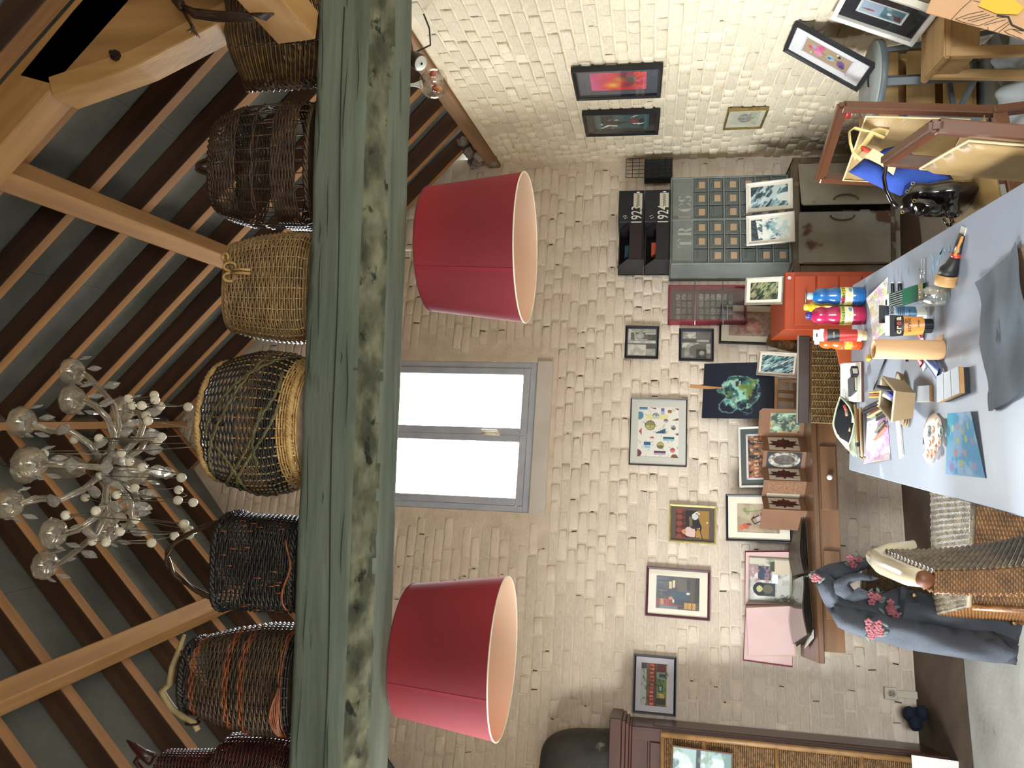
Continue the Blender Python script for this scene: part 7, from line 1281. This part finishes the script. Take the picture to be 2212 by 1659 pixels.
# small white block, slatted block, ruler, palette, sharpener
def block(name, lab, cat, px_, z0, h_, body, tops, nsl, base=None):
    P = [hz(x, y, TZ+z0+h_) for x, y in px_]; c = root(name, lab, cat, V3(((P[0].x+P[2].x)/2, (P[0].y+P[2].y)/2, TZ+.0005))); o = V3(c.location)
    def slab(q, za, zb, nm, mt): g = G(); g.add([V3((p.x-o.x, p.y-o.y, z)) for z in (za, zb) for p in q], [(0, 1, 2, 3), (7, 6, 5, 4)]+[(i, (i+1) % 4, (i+1) % 4+4, i+4) for i in range(4)]); return g.build(nm, mt, c, bev=.0008)
    slab(P, z0, z0+h_-.002, 'block_body', body)
    if base: slab([p.lerp((P[0]+P[2])/2, .04) for p in P], 0, z0, 'shadow_base', base)  # dark slab standing in for the shadow under the block
    for k in range(nsl):
        a_, b_ = k/nsl+.012, (k+1)/nsl-.012; q = [P[0].lerp(P[3], a_).lerp(P[1].lerp(P[2], a_), .0), P[1].lerp(P[2], a_), P[1].lerp(P[2], b_), P[0].lerp(P[3], b_)]; slab(q, z0+h_-.002, z0+h_+.0006, 'white_slat', tops)
    return c
m_kb = M('kraft wood edge', '#b88a58', .6, '#a67a4a', 9); m_ws = M('white washed slat', '#b9bcc0', .6, '#a8acb2', 8)
block('slatted_block', 'thick printing block with three white slats over a black shadow base', 'block', [(2024, 870), (2023, 813), (2070, 791), (2073, 849)], .014, .014, m_kb, m_ws, 3, m_bk)
block('small_block', 'thin white block with a kraft edge beside the slatted block', 'block', [(1979, 869), (1980, 834), (2007, 832), (2008, 868)], .0, .012, m_kb, m_ws, 1)
q = [on(x, y) for x, y in ((1935.5, 900), (1946, 900), (1953, 983), (1944, 991))]; rl = root('ruler', 'white plastic ruler lying beside the beige tub', 'ruler', (q[0]+q[2])/2); o = V3(rl.location); g = G(); g.add([p-o+V3((0, 0, z)) for z in (0, .003) for p in q], [(0, 1, 2, 3), (7, 6, 5, 4)]+[(i, (i+1) % 4, (i+1) % 4+4, i+4) for i in range(4)]); g.build('ruler_body', M('white plastic', '#d8d6ce', .4), rl)
g = G(); [g.bar(q[1].lerp(q[2], t)-o+V3((0, 0, .0034)), q[1].lerp(q[2], t).lerp(q[0].lerp(q[3], t), .22 if k % 5 else .4)-o+V3((0, 0, .0034)), .0006, .0004) for k, t in enumerate(np.linspace(.02, .98, 40))]; g.build('scale_marks', m_bk, rl, kind='stuff')
ZP = lambda x, y, z=TT: hz(1750+x/4.609, 740+y/4.609, z); pt_ = root('paint_palette', 'white kidney shaped plastic palette with dried paint in its wells', 'palette', ZP(1250, 960)); o = V3(pt_.location); TOP = MX(((1, 0, 0, 0), (0, 0, 1, 0), (0, 1, 0, 0), (0, 0, 0, 1)))
kp_ = [(1270, 700), (1318, 755), (1338, 850), (1325, 960), (1285, 1090), (1225, 1200), (1180, 1195), (1150, 1140), (1148, 1075), (1172, 1040), (1168, 985), (1148, 930), (1152, 850), (1180, 770), (1225, 715)]
kq_ = [ZP(*p)-o for p in kp_]; puff([(p.x, p.y) for p in kq_], .012, .012, TOP @ T(0, .006, 0), 'palette_body', M('cream plastic gloss', '#d8c8b8', .35), pt_, .012)
for x, y, rx, col in ((1275, 800, 17, '#b09a84'), (1303, 880, 20, '#3f5a4c'), (1282, 985, 18, '#c49a78'), (1243, 1078, 18, '#b88a68'), (1208, 1115, 17, '#c8865c'), (1168, 1112, 16, '#c49a7c'), (1185, 885, 20, '#5a5f64'), (1225, 870, 14, '#c08e6c'), (1220, 970, 14, '#c08e6c'), (1190, 1010, 12, '#c49a7c')):
    p = ZP(x, y, TT+.0125)-o; g = G(); g.lathe([(.001, .0002), (.013*rx/18, .0006), (.015*rx/18, .0012), (.016*rx/18, .0004)], 18, MX.Translation(p) @ MX.Diagonal((1, 1.15, 1, 1))); g.build('paint_well' if rx != 20 or col != '#5a5f64' else 'thumb_hole', M('well '+col, col, .3), pt_, True)
stick('toothpick', 'thin brown stick lying beyond the palette', 'stick', (1995, 945), (1994, 960), .0014, M('brush wood #7a4a30', '#7a4a30', .4))
ys_ = root('sharpener', 'small yellow sharpener behind the cardboard tube', 'sharpener', on(1880, 773, TT), .3); g = G(); g.box((0, 0, .007), (.022, .03, .014), None, .9); g.build('sharpener_body', M('yellow plastic', '#c9a02c', .4), ys_, bev=.002); g = G(); g.box((0, 0, .0145), (.006, .02, .001)); g.build('blade', m_steel, ys_)
